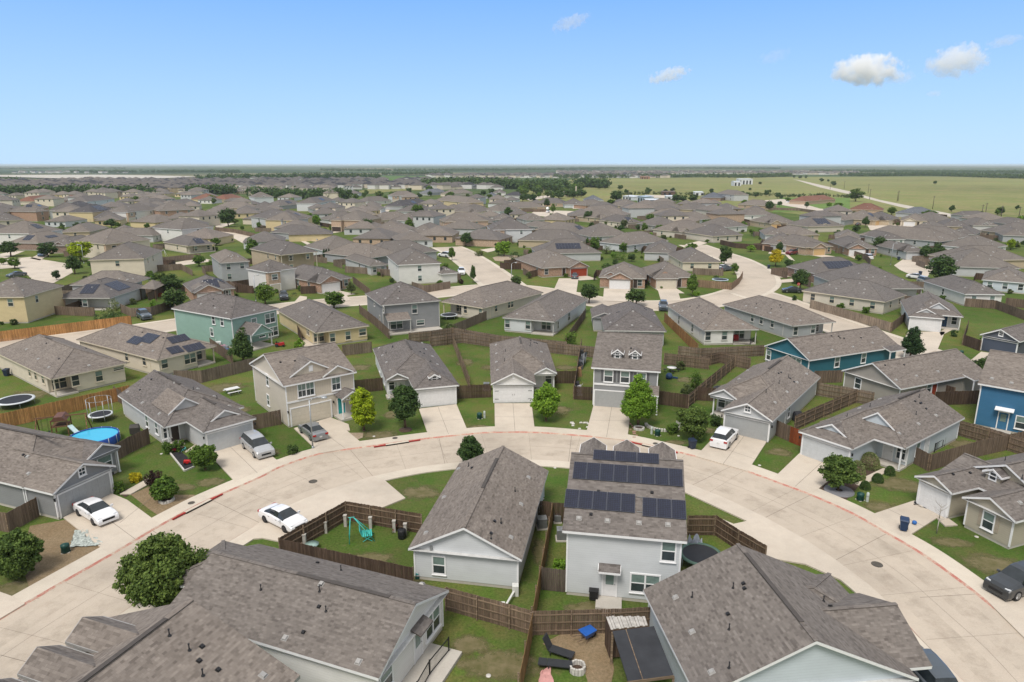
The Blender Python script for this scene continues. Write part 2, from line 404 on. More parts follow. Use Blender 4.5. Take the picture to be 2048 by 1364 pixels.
def garage_parts(w, h, gk, hardware=False):
    def mk():
        m = MB(); m.box(-w/2, -0.03, 0, w/2, 0.05, h)
        for r_ in range(4):
            for c_ in range(8):
                x0 = -w/2 + c_*w/8 + .06; z0 = r_*h/4 + .07
                m.box(x0, -0.040, z0, x0 + w/8 - .12, -0.01, z0 + h/4 - .14)
        return m.mesh('garage_door', GARAGE[gk])
    return mesh1(('gd', w, h, gk), mk)

class House:
    """local frame: origin under the eave corner A, +x along the near eave to B, +y away; walls sit `oh` inside the eaves"""
    def __init__(s, A, B, h, label, name='house', wall='V', roof=None, trim=None, oh=0.35, group='houses of the estate', pitch=0.5, z0=0.06, world=None, dr=0.0):
        a = at(A[0], A[1], h - 0.15); b = at(B[0], B[1], h - 0.15)
        if world: a = Vector(world[0] + (0,)); b = Vector(world[1] + (0,))
        s.w = (b - a).length; s.ang = math.atan2(b.y - a.y, b.x - a.x) + R(dr); s.h = h
        s.root = empty(name, (a.x, a.y, z0), s.ang, label, 'house', group); s.z0 = z0
        s.M = Matrix.Translation((a.x, a.y, z0)) @ Matrix.Rotation(s.ang, 4, 'Z'); s.Mi = s.M.inverted()
        s.co = s.Mi @ Vector((0, 0, CAMH))
        s.wl = MB(); s.rf = MB(); s.fa = MB(); s.oh = oh; s.pitch = pitch; s.wings = []; s.wall = wall; s.roof = roof or ROOF
        s.trim = trim or WHITE; s.found = MB(); s.trl = []; s.style = 'w' if s.trim is WHITE else ('t' if s.trim is TRIMTAN else 'g')
    # pixel -> local
    def onroof(s, px, py):
        d = s.Mi.to_3x3() @ ray(px, py); t = 5.0
        while t < 900:
            p = s.co + d * t
            if p.z < 20 and p.z <= s.rz(p.x, p.y)[0]: return p.x, p.y
            t += 0.04 if p.z < 12 else 0.5
        return None
    def onwall(s, px, py, side, at_=None):
        d = s.Mi.to_3x3() @ ray(px, py)
        if side in 'fb': t = (at_ - s.co.y) / d.y
        else: t = (at_ - s.co.x) / d.x
        return s.co + d * t
    def rz(s, x, y):
        best = (-9, None)
        for (x0, y0, x1, y1, h, ax, lo, hi, pt) in s.wings:
            if not (x0 <= x <= x1 and y0 <= y <= y1): continue
            eh = h - s.oh * pt
            if ax == 'y': c = [(x - x0, (-1, 0)), (x1 - x, (1, 0))] + ([(y - y0, (0, -1))] if lo == 'h' else []) + ([(y1 - y, (0, 1))] if hi == 'h' else [])
            elif ax == 'x': c = [(y - y0, (0, -1)), (y1 - y, (0, 1))] + ([(x - x0, (-1, 0))] if lo == 'h' else []) + ([(x1 - x, (1, 0))] if hi == 'h' else [])
            else: c = [({'-y': y - y0, '+y': y1 - y, '-x': x - x0, '+x': x1 - x}[ax], {'-y': (0, -1), '+y': (0, 1), '-x': (-1, 0), '+x': (1, 0)}[ax])]
            dd, n = min(c, key=lambda q: q[0]); z = eh + dd * pt + 0.1
            if z > best[0]: best = (z, (n[0] * pt, n[1] * pt))
        return best
    def wing(s, x0, y0, x1, y1, h=None, ax='y', lo='h', hi='h', pitch=None, walls=True, wend=None, wbeg=None, base=True):
        "eave rectangle; ridge along ax; lo/hi ends 'h'ip or 'g'able"
        h = h or s.h; pt = pitch or s.pitch; o = s.oh
        s.wings.append((x0, y0, x1, y1, h, ax, lo, hi, pt))
        e = h - o * pt; T = 0.1; zz = e + T
        if ax == 'y': P = lambda u, v, z: (u, v, z); a0, a1, b0, b1 = x0, x1, y0, y1
        else: P = lambda u, v, z: (v, u, z); a0, a1, b0, b1 = y0, y1, x0, x1
        hw = (a1 - a0) / 2; c = (a0 + a1) / 2
        if ax in 'xy':
            tz = zz + hw * pt; r0 = b0 + (hw if lo == 'h' else 0); r1 = b1 - (hw if hi == 'h' else 0)
            if r0 > r1:
                m_ = (r0 + r1) / 2; r0 = r1 = m_; 
            def face(pts):
                q = [P(*p) for p in pts]
                n = (Vector(q[1]) - Vector(q[0])).cross(Vector(q[2]) - Vector(q[0]))
                if n.z < 0: q.reverse()
                s.rf.poly(q)
            face([(a0, b0, zz), (c, r0, tz), (c, r1, tz), (a0, b1, zz)])
            face([(a1, b0, zz), (a1, b1, zz), (c, r1, tz), (c, r0, tz)])
            if lo == 'h': face([(a0, b0, zz), (a1, b0, zz), (c, r0, tz)])
            if hi == 'h': face([(a0, b1, zz), (c, r1, tz), (a1, b1, zz)])
            # hip / ridge caps
            k = 0.07
            def cap(p, q): s.rf.bar((p[0], p[1], p[2] + .005), (q[0], q[1], q[2] + .005), 0.26, 0.05)
            if r1 - r0 > .3: cap(P(c, r0, tz), P(c, r1, tz))
            for (hp, bb, rr) in ((lo, b0, r0), (hi, b1, r1)):
                if hp == 'h': cap(P(a0, bb, zz), P(c, rr, tz)); cap(P(a1, bb, zz), P(c, rr, tz))
            # fascia and rake boards
            F = 0.19; th = 0.04
            def band(p, q, out):
                p = Vector(P(*p)); q = Vector(P(*q)); out = Vector(P(*out)) * -th
                s.fa.hexa([p - Vector((0,0,F)), q - Vector((0,0,F)), q - Vector((0,0,F)) + out, p - Vector((0,0,F)) + out, p - Vector((0,0,.006)), q - Vector((0,0,.006)), q - Vector((0,0,.006)) + out, p - Vector((0,0,.006)) + out])
            band((a0, b0, zz), (a0, b1, zz), (-1, 0, 0)); band((a1, b0, zz), (a1, b1, zz), (1, 0, 0))
            for (hp, bb, sg) in ((lo, b0, -1), (hi, b1, 1)):
                if hp == 'h': band((a0, bb, zz), (a1, bb, zz), (0, sg, 0))
                else: band((a0, bb, zz), (c, bb, tz), (0, sg, 0)); band((c, bb, tz), (a1, bb, zz), (0, sg, 0))
            # soffit
            zs = zz - F + .03
            s.fa.poly([P(a0, b0, zs), P(a0, b1, zs), P(a1, b1, zs), P(a1, b0, zs)], 1)
            for (hp, bb, sg) in ((lo, b0, 1), (hi, b1, -1)):
                if hp == 'g':   # rake soffits
                    for (p, q) in (((a0, zz), (c, tz)), ((c, tz), (a1, zz))):
                        s.fa.poly([P(p[0], bb, p[1]-.14), P(q[0], bb, q[1]-.14), P(q[0], bb + sg*(o+.01), q[1]-.14), P(p[0], bb + sg*(o+.01), p[1]-.14)], 1)
        if walls:
            u0, u1, v0, v1 = a0 + o, a1 - o, b0 + o, b1 - o
            if wend is not None: v1 = wend
            if wbeg is not None: v0 = wbeg
            m = 0
            pr = zz - .12 + (hw) * pt
            zt = e + o * pt - .03
            lq = [P(u0, v0, 0), P(u1, v0, 0), P(u1, v1, 0), P(u0, v1, 0)]
            X0, X1 = min(lq[0][0], lq[2][0]), max(lq[0][0], lq[2][0]); Y0, Y1 = min(lq[0][1], lq[2][1]), max(lq[0][1], lq[2][1])
            W_ = s.wl
            W_.poly([(X0, Y0, .2), (X1, Y0, .2), (X1, Y0, zt), (X0, Y0, zt)]); W_.poly([(X1, Y1, .2), (X0, Y1, .2), (X0, Y1, zt), (X1, Y1, zt)])
            W_.poly([(X1, Y0, .2), (X1, Y1, .2), (X1, Y1, zt), (X1, Y0, zt)]); W_.poly([(X0, Y1, .2), (X0, Y0, .2), (X0, Y0, zt), (X0, Y1, zt)])
            W_.poly([(X0, Y0, .2), (X0, Y1, .2), (X1, Y1, .2), (X1, Y0, .2)])
            if base: s.found.box(X0 + .03, Y0 + .03, -.15, X1 - .03, Y1 - .03, .2)
            for (hp, vv, sg) in ((lo, v0, -1), (hi, v1, 1)):
                if hp == 'g':
                    q = [P(u0, vv, zt), P(u1, vv, zt), P(c, vv, zt + (u1 - u0) / 2 * pt)]
                    n = (Vector(q[1]) - Vector(q[0])).cross(Vector(q[2]) - Vector(q[0])); o_ = Vector(P(0, sg, 0))
                    if n.dot(o_) < 0: q.reverse()
                    W_.poly(q)
            # corner boards
            for cx, cy in ((X0, Y0), (X1, Y0), (X1, Y1), (X0, Y1)):
                k_ = MB(); s.trl.append(k_); k_.box(cx - .05 if cx == X0 else cx - .07, cy - .05 if cy == Y0 else cy - .07, .2, cx + (.07 if cx == X0 else .05), cy + (.07 if cy == Y0 else .05), zt - .02)
    def shed(s, x0, y0, x1, y1, zlo, zhi, low='-y', posts=True, name='porch_roof'):
        "a lean-to roof; low side given; posts at the low corners"
        z = {'-y': (zlo, zlo, zhi, zhi), '+y': (zhi, zhi, zlo, zlo), '-x': (zlo, zhi, zhi, zlo), '+x': (zhi, zlo, zlo, zhi)}[low]
        m = MB(); q = [(x0, y0), (x1, y0), (x1, y1), (x0, y1)]
        top = [(a, b, c) for (a, b), c in zip(q, z)]; m.poly(top, 0)
        bot = [(a, b, c - .16) for a, b, c in top]; m.poly(list(reversed(bot)), 2)
        for i in range(4):
            j = (i + 1) % 4; m.poly([bot[i], bot[j], top[j], top[i]], 1)
        m.build(name, [s.roof, s.trim, SOFFIT], s.root)
        if posts:
            pts = {'-y': ((x0+.15, y0+.15), (x1-.15, y0+.15)), '+y': ((x0+.15, y1-.15), (x1-.15, y1-.15)), '-x': ((x0+.15, y0+.15), (x0+.15, y1-.15)), '+x': ((x1-.15, y0+.15), (x1-.15, y1-.15))}[low]
            for a, b in pts: s.post(a, b, zlo - .15)
    def post(s, x, y, z):
        m = MB(); m.box(-.07, -.07, 0, .07, .07, z); m.box(-.1, -.1, 0, .1, .1, .15); m.box(-.1, -.1, z-.12, .1, .1, z); m.build('porch_post', s.trim, s.root, (x, y, 0))
    def gablet(s, xc, y, w, zb, depth, rise=None, vent=False, win=False, axis='y', wall=None, box=0.0, name='gable', hip=False):
        "front gable standing on the roof: face at y (normal -y), roof runs back by depth; box>0 gives it vertical cheeks (a dormer)"
        rise = rise or w / 2 * 0.55; sg = 1 if depth > 0 else -1
        m = MB(); rf = MB(); tr = MB(); o = .18
        wl = w / 2 - .12
        m.poly([(-wl, 0, -.4), (wl, 0, -.4), (wl, 0, box), (0, 0, box + rise - .1), (-wl, 0, box)])
        if box > 0:
            m.poly([(-wl, depth, -.4), (-wl, 0, -.4), (-wl, 0, box), (-wl, depth, box)]); m.poly([(wl, 0, -.4), (wl, depth, -.4), (wl, depth, box), (wl, 0, box)])
        e = -o * sg; W2 = w / 2 + (.1 if box else 0); zb_ = box - (W2 - w/2) * rise / (w/2)
        rf.poly([(-W2, e, zb_ + .08), (0, e, box + rise + .08), (0, depth, box + rise + .08), (-W2, depth, zb_ + .08)] if sg < 0 else [(-W2, depth, zb_ + .08), (0, depth, box + rise + .08), (0, e, box + rise + .08), (-W2, e, zb_ + .08)][::-1])
        rf.poly([(W2, e, zb_ + .08), (W2, depth, zb_ + .08), (0, depth, box + rise + .08), (0, e, box + rise + .08)])
        for a_ in (-W2, W2):
            p = Vector((a_, e, zb_ + .09)); q = Vector((0, e, box + rise + .09)); dn = Vector((0, 0, -.17)); ou = Vector((0, -.04 * sg, 0))
            tr.hexa([p + dn, q + dn, q + dn + ou, p + dn + ou, p, q, q + ou, p + ou])
            if box:
                b_ = Vector((a_, depth, zb_ + .09)); so_ = Vector((.04 if a_ > 0 else -.04, 0, 0))
                tr.hexa([p + dn, b_ + dn, b_ + dn + so_, p + dn + so_, p, b_, b_ + so_, p + so_])
        tr.poly([(-W2, e, zb_ - .08), (W2, e, zb_ - .08), (W2, 0, zb_ - .08), (-W2, 0, zb_ - .08)])
        g = link(name, m.mesh(name, wall or WALLC[s.wall]), s.root, (xc, y, zb)); g.rotation_euler = (0, 0, 0)
        rf.build('gable_roof' if not box else 'dormer_roof', s.roof, g); tr.build('gable_trim', s.trim, g)
        if vent:
            v = MB(); v.box(-.2, -.05*sg, -.3, .2, 0, .3); v.box(-.26, -.03*sg, -.36, .26, 0, .36); v.build('gable_vent', s.trim, g, (0, 0, box + rise * .4))
        if win:
            f, p, si = win_meshes(.5, .62, s.style); wv = link('window', f, g, (0, 0, box * .5 + .1)); link('pane', p, wv)
        return g
    def window(s, side, pos, z, w, h, plane, style=None, shutters=None, label=None):
        style = style or (s.style + random.choice(['b', 'b', 'b', '']))
        f, p, si = win_meshes(w, h, style)
        rot = {'f': 0, 'b': math.pi, 'l': -math.pi/2, 'r': math.pi/2}[side]
        loc = (pos, plane, z) if side in 'fb' else (plane, pos, z)
        o = link('window', f, s.root, loc, (0, 0, rot))
        link('pane', p, o)
        if s.detail: link('sill', si, o)
        if shutters:
            m = MB(); sw = .32
            for k in range(int(h / .12)): m.box(-sw/2+.03, -.05, -h/2 + k*.12 + .02, sw/2-.03, -.02, -h/2 + k*.12 + .09)
            m.box(-sw/2, -.03, -h/2, sw/2, 0, h/2); me = m.mesh('shutter', shutters)
            for sx_ in (-1, 1): link('shutter', me, o, (sx_ * (w/2 + .11 + sw/2), 0, 0))
        return o
    detail = True
    def wpx(s, side, px, py, w, h, plane, **k):
        p = s.onwall(px, py, side, plane); p.z = max(1.25, min(p.z, s.h - .25 - h/2)) if not (s.h > 4 and 2.4 < p.z < 3.6) else p.z; return s.window(side, p.x if side in 'fb' else p.y, p.z, w, h, plane, **k)
    def garage(s, side, pos, plane, w=4.9, h=2.15, gk='w', trim=True, hardware=False, lamps=True):
        rot = {'f': 0, 'b': math.pi, 'l': -math.pi/2, 'r': math.pi/2}[side]
        loc = (pos, plane, 0.0) if side in 'fb' else (plane, pos, 0.0)
        d = link('garage_door', garage_parts(w, h, gk), s.root, loc, (0, 0, rot))
        m = MB(); t = .14
        m.box(-w/2 - t, -.07, 0, -w/2, .03, h + t); m.box(w/2, -.07, 0, w/2 + t, .03, h + t); m.box(-w/2, -.07, h, w/2, .03, h + t)
        m.build('door_frame', s.trim, d, (0, 0, 0))
        if hardware:
            q = MB()
            for sx_ in (-1, 1):
                for zz in (.5, 1.6): q.bar((sx_*(w/2-.05), -.04, zz), (sx_*(w/2-.55), -.04, zz), .03, .05)
                q.bar((sx_*.12, -.05, 1.0), (sx_*.12, -.05, 1.2), .03)
            q.build('door_hinge', BLACK, d)
        if lamps and s.detail:
            q = MB(); q.box(-.06, -.16, -.12, .06, -.03, .12); q.box(-.08, -.18, .12, .08, -.02, .15); me = q.mesh('wall_lamp', BLACK)
            for sx_ in (-1, 1): 
                if w > 3: link('wall_lamp', me, s.root, (Matrix.Rotation(rot, 3, 'Z') @ Vector((sx_*(w/2 + .38), 0, 0))) + Vector(loc) + Vector((0, 0, 1.9)))
        return d
    def door(s, side, pos, plane, gk='w', w=.9, h=2.03, lite=False, z=.2):
        rot = {'f': 0, 'b': math.pi, 'l': -math.pi/2, 'r': math.pi/2}[side]
        loc = (pos, plane, z) if side in 'fb' else (plane, pos, z)
        m = MB(); m.box(-w/2, -.02, 0, w/2, .05, h)
        if not lite:
            for zz in (.15, 1.05): 
                for xx in (-.36, .06): m.box(xx, -.032, zz, xx + .3, -.005, zz + .75)
        d = m.build('door', GARAGE[gk], s.root, loc, (0, 0, rot))
        f = MB(); t = .1
        f.box(-w/2 - t, -.06, 0, -w/2, .03, h + t); f.box(w/2, -.06, 0, w/2 + t, .03, h + t); f.box(-w/2, -.06, h, w/2, .03, h + t); f.build('door_frame', s.trim, d)
        if lite:
            g = MB(); g.box(-.28, -.04, .95, .28, -.01, 1.85); g.build('door_glass', PANE_G, d)
        k = MB(); k.tube((w/2 - .08, -.02, 1), (w/2 - .08, -.09, 1), .03); k.build('handle', GREYM, d)
        return d
    def place(s, me, name, x, y, spin=0.0, dz=0.0):
        z, g = s.rz(x, y)
        if g is None: return
        n = Vector((g[0], g[1], 1)).normalized()
        # local y axis up the slope
        up = Vector((-g[0], -g[1], 0)).normalized() if (g[0] or g[1]) else Vector((0, 1, 0))
        yv = (up - n * up.dot(n)).normalized(); xv = yv.cross(n)
        M = Matrix((xv, yv, n)).transposed().to_4x4() @ Matrix.Rotation(spin, 4, 'Z')
        o = link(name, me, s.root); o.matrix_local = Matrix.Translation((x, y, z + dz)) @ M
        return o
    def vents(s, pts, kind='v'):
        me = {'v': lambda: mesh1('vent', vent_mesh), 'd': lambda: mesh1('vent2', vent2_mesh), 'p': None}[kind]
        for px, py in pts:
            q = s.onroof(px, py)
            if not q: continue
            if kind == 'p': link('vent_pipe', mesh1('pipe', pipe_mesh), s.root, (q[0], q[1], s.rz(*q)[0]))
            else: s.place(me(), 'roof_vent', *q)
    def ridge_vent(s, y0, y1, x, z, ax='y'):
        m = MB()
        if ax == 'y': m.box(x - .13, y0, z, x + .13, y1, z + .06)
        else: m.box(y0, x - .13, z, y1, x + .13, z + .06)
        m.build('ridge_vent', RVM, s.root)
    def solar(s, px, py, rows, cols, land=False, cell=None):
        "array centred where pixel (px,py) hits the roof; rows up the slope"
        q = s.onroof(px, py)
        if q: s.solar_at(q[0], q[1], rows, cols, land)
    def solar_at(s, x, y, rows, cols, land=False, skip=()):
        z, g = s.rz(x, y)
        if g is None: return
        n = Vector((g[0], g[1], 1)).normalized(); up = Vector((-g[0], -g[1], 0)).normalized(); yv = (up - n * up.dot(n)).normalized(); xv = yv.cross(n)
        M = Matrix((xv, yv, n)).transposed().to_4x4(); me = mesh1('panel', panel_mesh)
        W_, H_ = (1.01, 1.66) if not land else (1.66, 1.01)
        for r_ in range(rows):
            for c_ in range(cols):
                if (r_, c_) in skip: continue
                p = Vector((x, y, z)) + xv * ((c_ - (cols-1)/2) * W_) + yv * ((r_ - (rows-1)/2) * H_)
                o = link('solar_panel', me, s.root); o.matrix_local = Matrix.Translation(p) @ M @ (Matrix.Rotation(math.pi/2, 4, 'Z') if land else Matrix.Identity(4))
    def patio(s, x0, y0, x1, y1, z=.1):
        m = MB(); m.box(x0, y0, -.1, x1, y1, z); m.build('patio_slab', SLAB, s.root)
    def finish(s):
        s.wl.build('wall', WALLC[s.wall], s.root)
        if s.found.f: s.found.build('foundation', SLAB, s.root)
        r_ = s.rf.build('roof', s.roof, s.root)
        s.fa.build('fascia', [s.trim, SOFFIT], s.root)
        if s.detail:
            for k_ in s.trl: k_.build('corner_board', s.trim, s.root)
        return s
# ================================================================= THE SETTING
def sheet(name, px, mat, z, kind='structure', world=False, thick=0.0):
    m = MB(); pts = [(at(*p) if not world else Vector((p[0], p[1], 0))) for p in px]
    area = sum(a.x * b.y - b.x * a.y for a, b in zip(pts, pts[1:] + pts[:1]))
    if area < 0: pts.reverse()
    top = [(p.x, p.y, z) for p in pts]; m.poly(top)
    if thick:
        for i in range(len(top)):
            a, b = top[i], top[(i + 1) % len(top)]
            m.poly([(a[0], a[1], z - thick), (b[0], b[1], z - thick), b, a])
    me = m.mesh(name, mat, uv=False); o = link(name, me); tag(o, kind=kind); return o
def smooth(pts, n=6):
    "Catmull-Rom through 2-D points"
    P = [Vector((p[0], p[1])) for p in pts]; out = []
    for i in range(len(P) - 1):
        p0 = P[max(0, i-1)]; p1 = P[i]; p2 = P[i+1]; p3 = P[min(len(P)-1, i+2)]
        for k in range(n):
            t = k / n
            out.append(0.5 * ((2*p1) + (p2-p0)*t + (2*p0-5*p1+4*p2-p3)*t*t + (3*p1-p0-3*p2+p3)*t**3))
    out.append(P[-1]); return out
def offs(P, d):
    out = []
    for i, p in enumerate(P):
        a = P[max(0, i-1)]; b = P[min(len(P)-1, i+1)]; t = (b - a).normalized(); out.append(p + Vector((-t.y, t.x)) * d)
    return out
def strip(name, L, Rr, mat, z, kind='structure', thick=0.0, label=None, closed=True):
    m = MB()
    for i in range(len(L) - 1):
        a, b, c, d = L[i], L[i+1], Rr[i+1], Rr[i]
        q = [(a.x, a.y, z), (b.x, b.y, z), (c.x, c.y, z), (d.x, d.y, z)]
        n = (Vector(q[1]) - Vector(q[0])).cross(Vector(q[2]) - Vector(q[0]))
        if n.z < 0: q.reverse()
        m.poly(q)
        if thick:
            for (u, v) in ((a, b), (d, c)): m.poly([(u.x, u.y, z - thick), (v.x, v.y, z - thick), (v.x, v.y, z), (u.x, u.y, z)])
    o = link(name, m.mesh(name, mat, uv=False)); tag(o, kind=kind); return o

# ground: gently dropping beyond the estate is not needed, it is flat prairie
gm = MB(); gm.poly([(-26000, -60, 0), (26000, -60, 0), (26000, 34000, 0), (-26000, 34000, 0)])
gtex = NT('ground'); Pg = gtex.world(1)
sxy = gtex.n('ShaderNodeSeparateXYZ'); gtex.l(Pg, sxy.inputs[0])
# near: lawn; far: patchwork of prairie, woodland and farm land
na = gtex.noise(Pg, 0.075, 6, .65); nb = gtex.noise(Pg, 0.4, 6, .7); nc = gtex.noise(Pg, 5.5, 4, .7); nd = gtex.noise(Pg, 24, 2)
lawn = gtex.ramp(na, [(0.32, (0.054, 0.098, 0.020)), (0.5, (0.074, 0.128, 0.026)), (0.68, (0.105, 0.146, 0.036))])
lawn = gtex.mix(gtex.ramp(nb, [(0.40, (0, 0, 0)), (0.68, (0.75,)*3)]), lawn, (0.13, 0.115, 0.05))
vy = gtex.n('ShaderNodeTexVoronoi'); vy.inputs['Scale'].default_value = 0.062; vy.feature = 'SMOOTH_F1'; vy.inputs['Smoothness'].default_value = .35; gtex.l(Pg, vy.inputs['Vector'])
vys = gtex.n('ShaderNodeSeparateColor'); gtex.l(vy.outputs['Color'], vys.inputs[0])
lawn = gtex.mix(0.85, lawn, gtex.ramp(vys.outputs[0], [(0.15, (0.72, 0.84, 0.7)), (0.5, (1.0, 1.0, 1.0)), (0.85, (1.28, 1.12, 1.12))]), 'MULTIPLY')
ws = gtex.noise(Pg, 0.9, 5, .75); lawn = gtex.mix(gtex.ramp(ws, [(0.56, (0, 0, 0)), (0.70, (.55,)*3)]), lawn, (0.16, 0.13, 0.07))
lawn = gtex.mix(0.8, lawn, gtex.ramp(nc, [(0.32, (0.52, 0.58, 0.45)), (0.68, (1.45, 1.36, 1.3))]), 'MULTIPLY')
lawn = gtex.mix(0.6, lawn, gtex.ramp(nd, [(0.3, (0.6,)*3), (0.7, (1.4,)*3)]), 'MULTIPLY')
mpf = gtex.n('ShaderNodeMapping'); mpf.inputs['Scale'].default_value = (0.35, 1, 1); gtex.l(Pg, mpf.inputs[0])
vor = gtex.n('ShaderNodeTexVoronoi'); vor.inputs['Scale'].default_value = 0.0011; gtex.l(mpf.outputs[0], vor.inputs['Vector'])
vs = gtex.n('ShaderNodeSeparateColor'); gtex.l(vor.outputs['Color'], vs.inputs[0])
fa_ = gtex.ramp(vs.outputs[0], [(0, (0.04, 0.065, 0.028)), (0.35, (0.07, 0.10, 0.035)), (0.6, (0.09, 0.12, 0.045)), (0.8, (0.15, 0.15, 0.075)), (1, (0.20, 0.17, 0.11))])
wd_ = gtex.noise(mpf.outputs[0], 0.0035, 7, .65); fa_ = gtex.mix(gtex.ramp(wd_, [(0.50, (0, 0, 0)), (0.55, (1,)*3)]), fa_, (0.026, 0.045, 0.022))
fn = gtex.noise(Pg, 0.03, 5, .7); fa_ = gtex.mix(.6, fa_, gtex.ramp(fn, [(.3, (.7,)*3), (.7, (1.3,)*3)]), 'MULTIPLY')
sel = gtex.ramp(gtex.math('DIVIDE', sxy.outputs[1], 1000.0), [(0.60, (0, 0, 0)), (0.85, (1,)*3)])
gtex.base(gtex.mix(sel, lawn, fa_)); gtex.p(.95, 0, .08); gtex.bump(nd, .5, .05)
tag(link('ground', gm.mesh('ground', gtex.mat, uv=False)), kind='structure')

# ---- the loop street in front
OUT = [(-140, 1330), (0, 1240), (107, 1177), (238, 1102), (306, 1061), (367, 1027), (422, 999), (520, 956), (561, 935), (638, 909), (701, 899), (767, 890), (815, 883), (891, 874), (980, 866),
       (1067, 866), (1143, 871), (1245, 881), (1333, 900), (1384, 912), (1460, 932), (1568, 971), (1619, 990), (1704, 1028), (1772, 1067), (1840, 1107), (1908, 1155), (1976, 1208), (2048, 1271), (2120, 1345)]
INN = [(-20, 1420), (110, 1320), (238, 1230), (400, 1120), (520, 1046), (568, 1016), (636, 988), (745, 954), (830, 936), (900, 927), (960, 922), (1040, 920), (1110, 922), (1200, 931), (1280, 944), (1367, 965), (1450, 998), (1529, 1036),
       (1609, 1080), (1670, 1121), (1738, 1172), (1789, 1220), (1840, 1277), (1925, 1362), (1990, 1440)]
Lo = smooth([at(*p)[:2] for p in OUT], 5); Li = smooth([at(*p)[:2] for p in INN], 5)
m = MB(); m.poly([(p.x, p.y, 0.004) for p in Lo] + [(p.x, p.y, 0.004) for p in reversed(Li)])
# road as a polygon: triangulate by a bmesh
import bmesh
def fill(name, pts, mat, z, kind='structure', thick=0.0):
    bm = bmesh.new(); vs = [bm.verts.new((p[0], p[1], z)) for p in pts]; f = bm.faces.new(vs)
    if f.normal.z < 0: f.normal_flip()
    f.normal_update()
    if f.normal.z < 0: f.normal_flip()
    if thick:
        es = list(bm.edges)
        r = bmesh.ops.extrude_edge_only(bm, edges=es); 
        for v in [g for g in r['geom'] if isinstance(g, bmesh.types.BMVert)]: v.co.z -= thick
    bmesh.ops.triangulate(bm, faces=[q for q in bm.faces if len(q.verts) > 4])
    me = bpy.data.meshes.new(name); bm.to_mesh(me); bm.free(); me.materials.append(mat)
    o = link(name, me); return tag(o, kind=kind)
def pfill(name, px, mat, z, kind='structure', thick=0.0): return fill(name, [at(*p) for p in px], mat, z, kind, thick)
fill('road', list(Lo) + list(reversed(Li)), ROADM, 0.004)
strip('sidewalk', offs(Lo, 0.12), offs(Lo, 1.75), WALKM, 0.11, thick=0.12)
strip('sidewalk', offs(Li, -0.12), offs(Li, -1.6), WALKM, 0.11, thick=0.12)
# rolled kerbs with faded red paint on top
kt = NT('red kerb paint'); nz = kt.noise(kt.world(1.0), 1.1, 6, .8); n2 = kt.noise(kt.world(1.0), .12, 2)
kt.base(kt.mix(kt.ramp(nz, [(0.38, (0.0,)*3), (0.56, (.9,)*3)]), (0.48, 0.42, 0.33), (0.40, 0.13, 0.10))); kt.p(.8)
k2 = NT('worn red kerb paint'); nz = k2.noise(k2.world(1.0), .8, 6, .8)
k2.base(k2.mix(k2.ramp(nz, [(0.46, (0.0,)*3), (0.62, (.75,)*3)]), (0.42, 0.36, 0.285), (0.40, 0.14, 0.10))); k2.p(.8)
def kerb(P, a, b, mat, z1=0.115):
    m = MB(); A_ = offs(P, a); B_ = offs(P, b)
    for i in range(len(P) - 1):
        p, q, r_, t_ = A_[i], A_[i+1], B_[i+1], B_[i]
        f = [(p.x, p.y, .006), (q.x, q.y, .006), (r_.x, r_.y, z1), (t_.x, t_.y, z1)]
        n = (Vector(f[1]) - Vector(f[0])).cross(Vector(f[2]) - Vector(f[0]))
        if n.z < 0: f.reverse()
        m.poly(f)
    o = link('kerb', m.mesh('kerb', mat, uv=False)); tag(o, kind='structure')
kerb(Lo, -.04, .13, kt.mat); kerb(Li, .06, -.13, k2.mat)
# expansion joints across the road
def joint(a, b, wd=.035, z=.0085):
    p = at(*a); q = at(*b); t = (q - p).normalized(); n = Vector((-t.y, t.x, 0)) * wd / 2
    return [(p - n), (q - n), (q + n), (p + n)]
JT = plain('joint filler', (0.16, 0.135, 0.11), .9)
m = MB()
for a, b in (((701, 900), (747, 954)), ((1143, 872), (1137, 923)), ((1619, 991), (1529, 1036)), ((306, 1062), (400, 1120)), ((1840, 1195), (1955, 1188)), ((0, 1310), (95, 1335)), ((424, 1000), (520, 1046)), ((1460, 934), (1385, 970)), ((1772, 1068), (1670, 1121)), ((878, 876), (890, 928))):
    q = joint(a, b); m.poly([(p.x, p.y, .0085) for p in q])
Lm = [(a + b) / 2 for a, b in zip(smooth([Lo[int(i*(len(Lo)-1)/24)] for i in range(25)], 3), smooth([Li[int(i*(len(Li)-1)/24)] for i in range(25)], 3))]
A_ = offs(Lm, .012); B_ = offs(Lm, -.012)
for i in range(len(Lm) - 1): m.poly([(A_[i].x, A_[i].y, .0085), (A_[i+1].x, A_[i+1].y, .0085), (B_[i+1].x, B_[i+1].y, .0085), (B_[i].x, B_[i].y, .0085)])
acc = 0; last = 0
for i in range(1, len(Lm)):
    acc += (Lm[i] - Lm[i-1]).length
    if acc - last > 4.4:
        last = acc; t = (Lm[i] - Lm[i-1]).normalized(); nn = Vector((-t.y, t.x)); a0 = min(Lo, key=lambda q: abs((q - Lm[i]).dot(t)) + (0 if (q - Lm[i]).dot(nn) * ((Lo[len(Lo)//2] - Lm[len(Lm)//2]).dot(Vector((0, 1)))) != 0 else 9)); wA = (a0 - Lm[i]).length; wA = min(wA, 5.5)
        p, q = Lm[i] + nn * (wA - .15), Lm[i] - nn * (wA - .15)
        m.poly([(v.x, v.y, .0085) for v in (p - t*.009, p + t*.009, q + t*.009, q - t*.009)])
o = link('road_joint', m.mesh('road_joint', JT, uv=False)); tag(o, kind='structure')
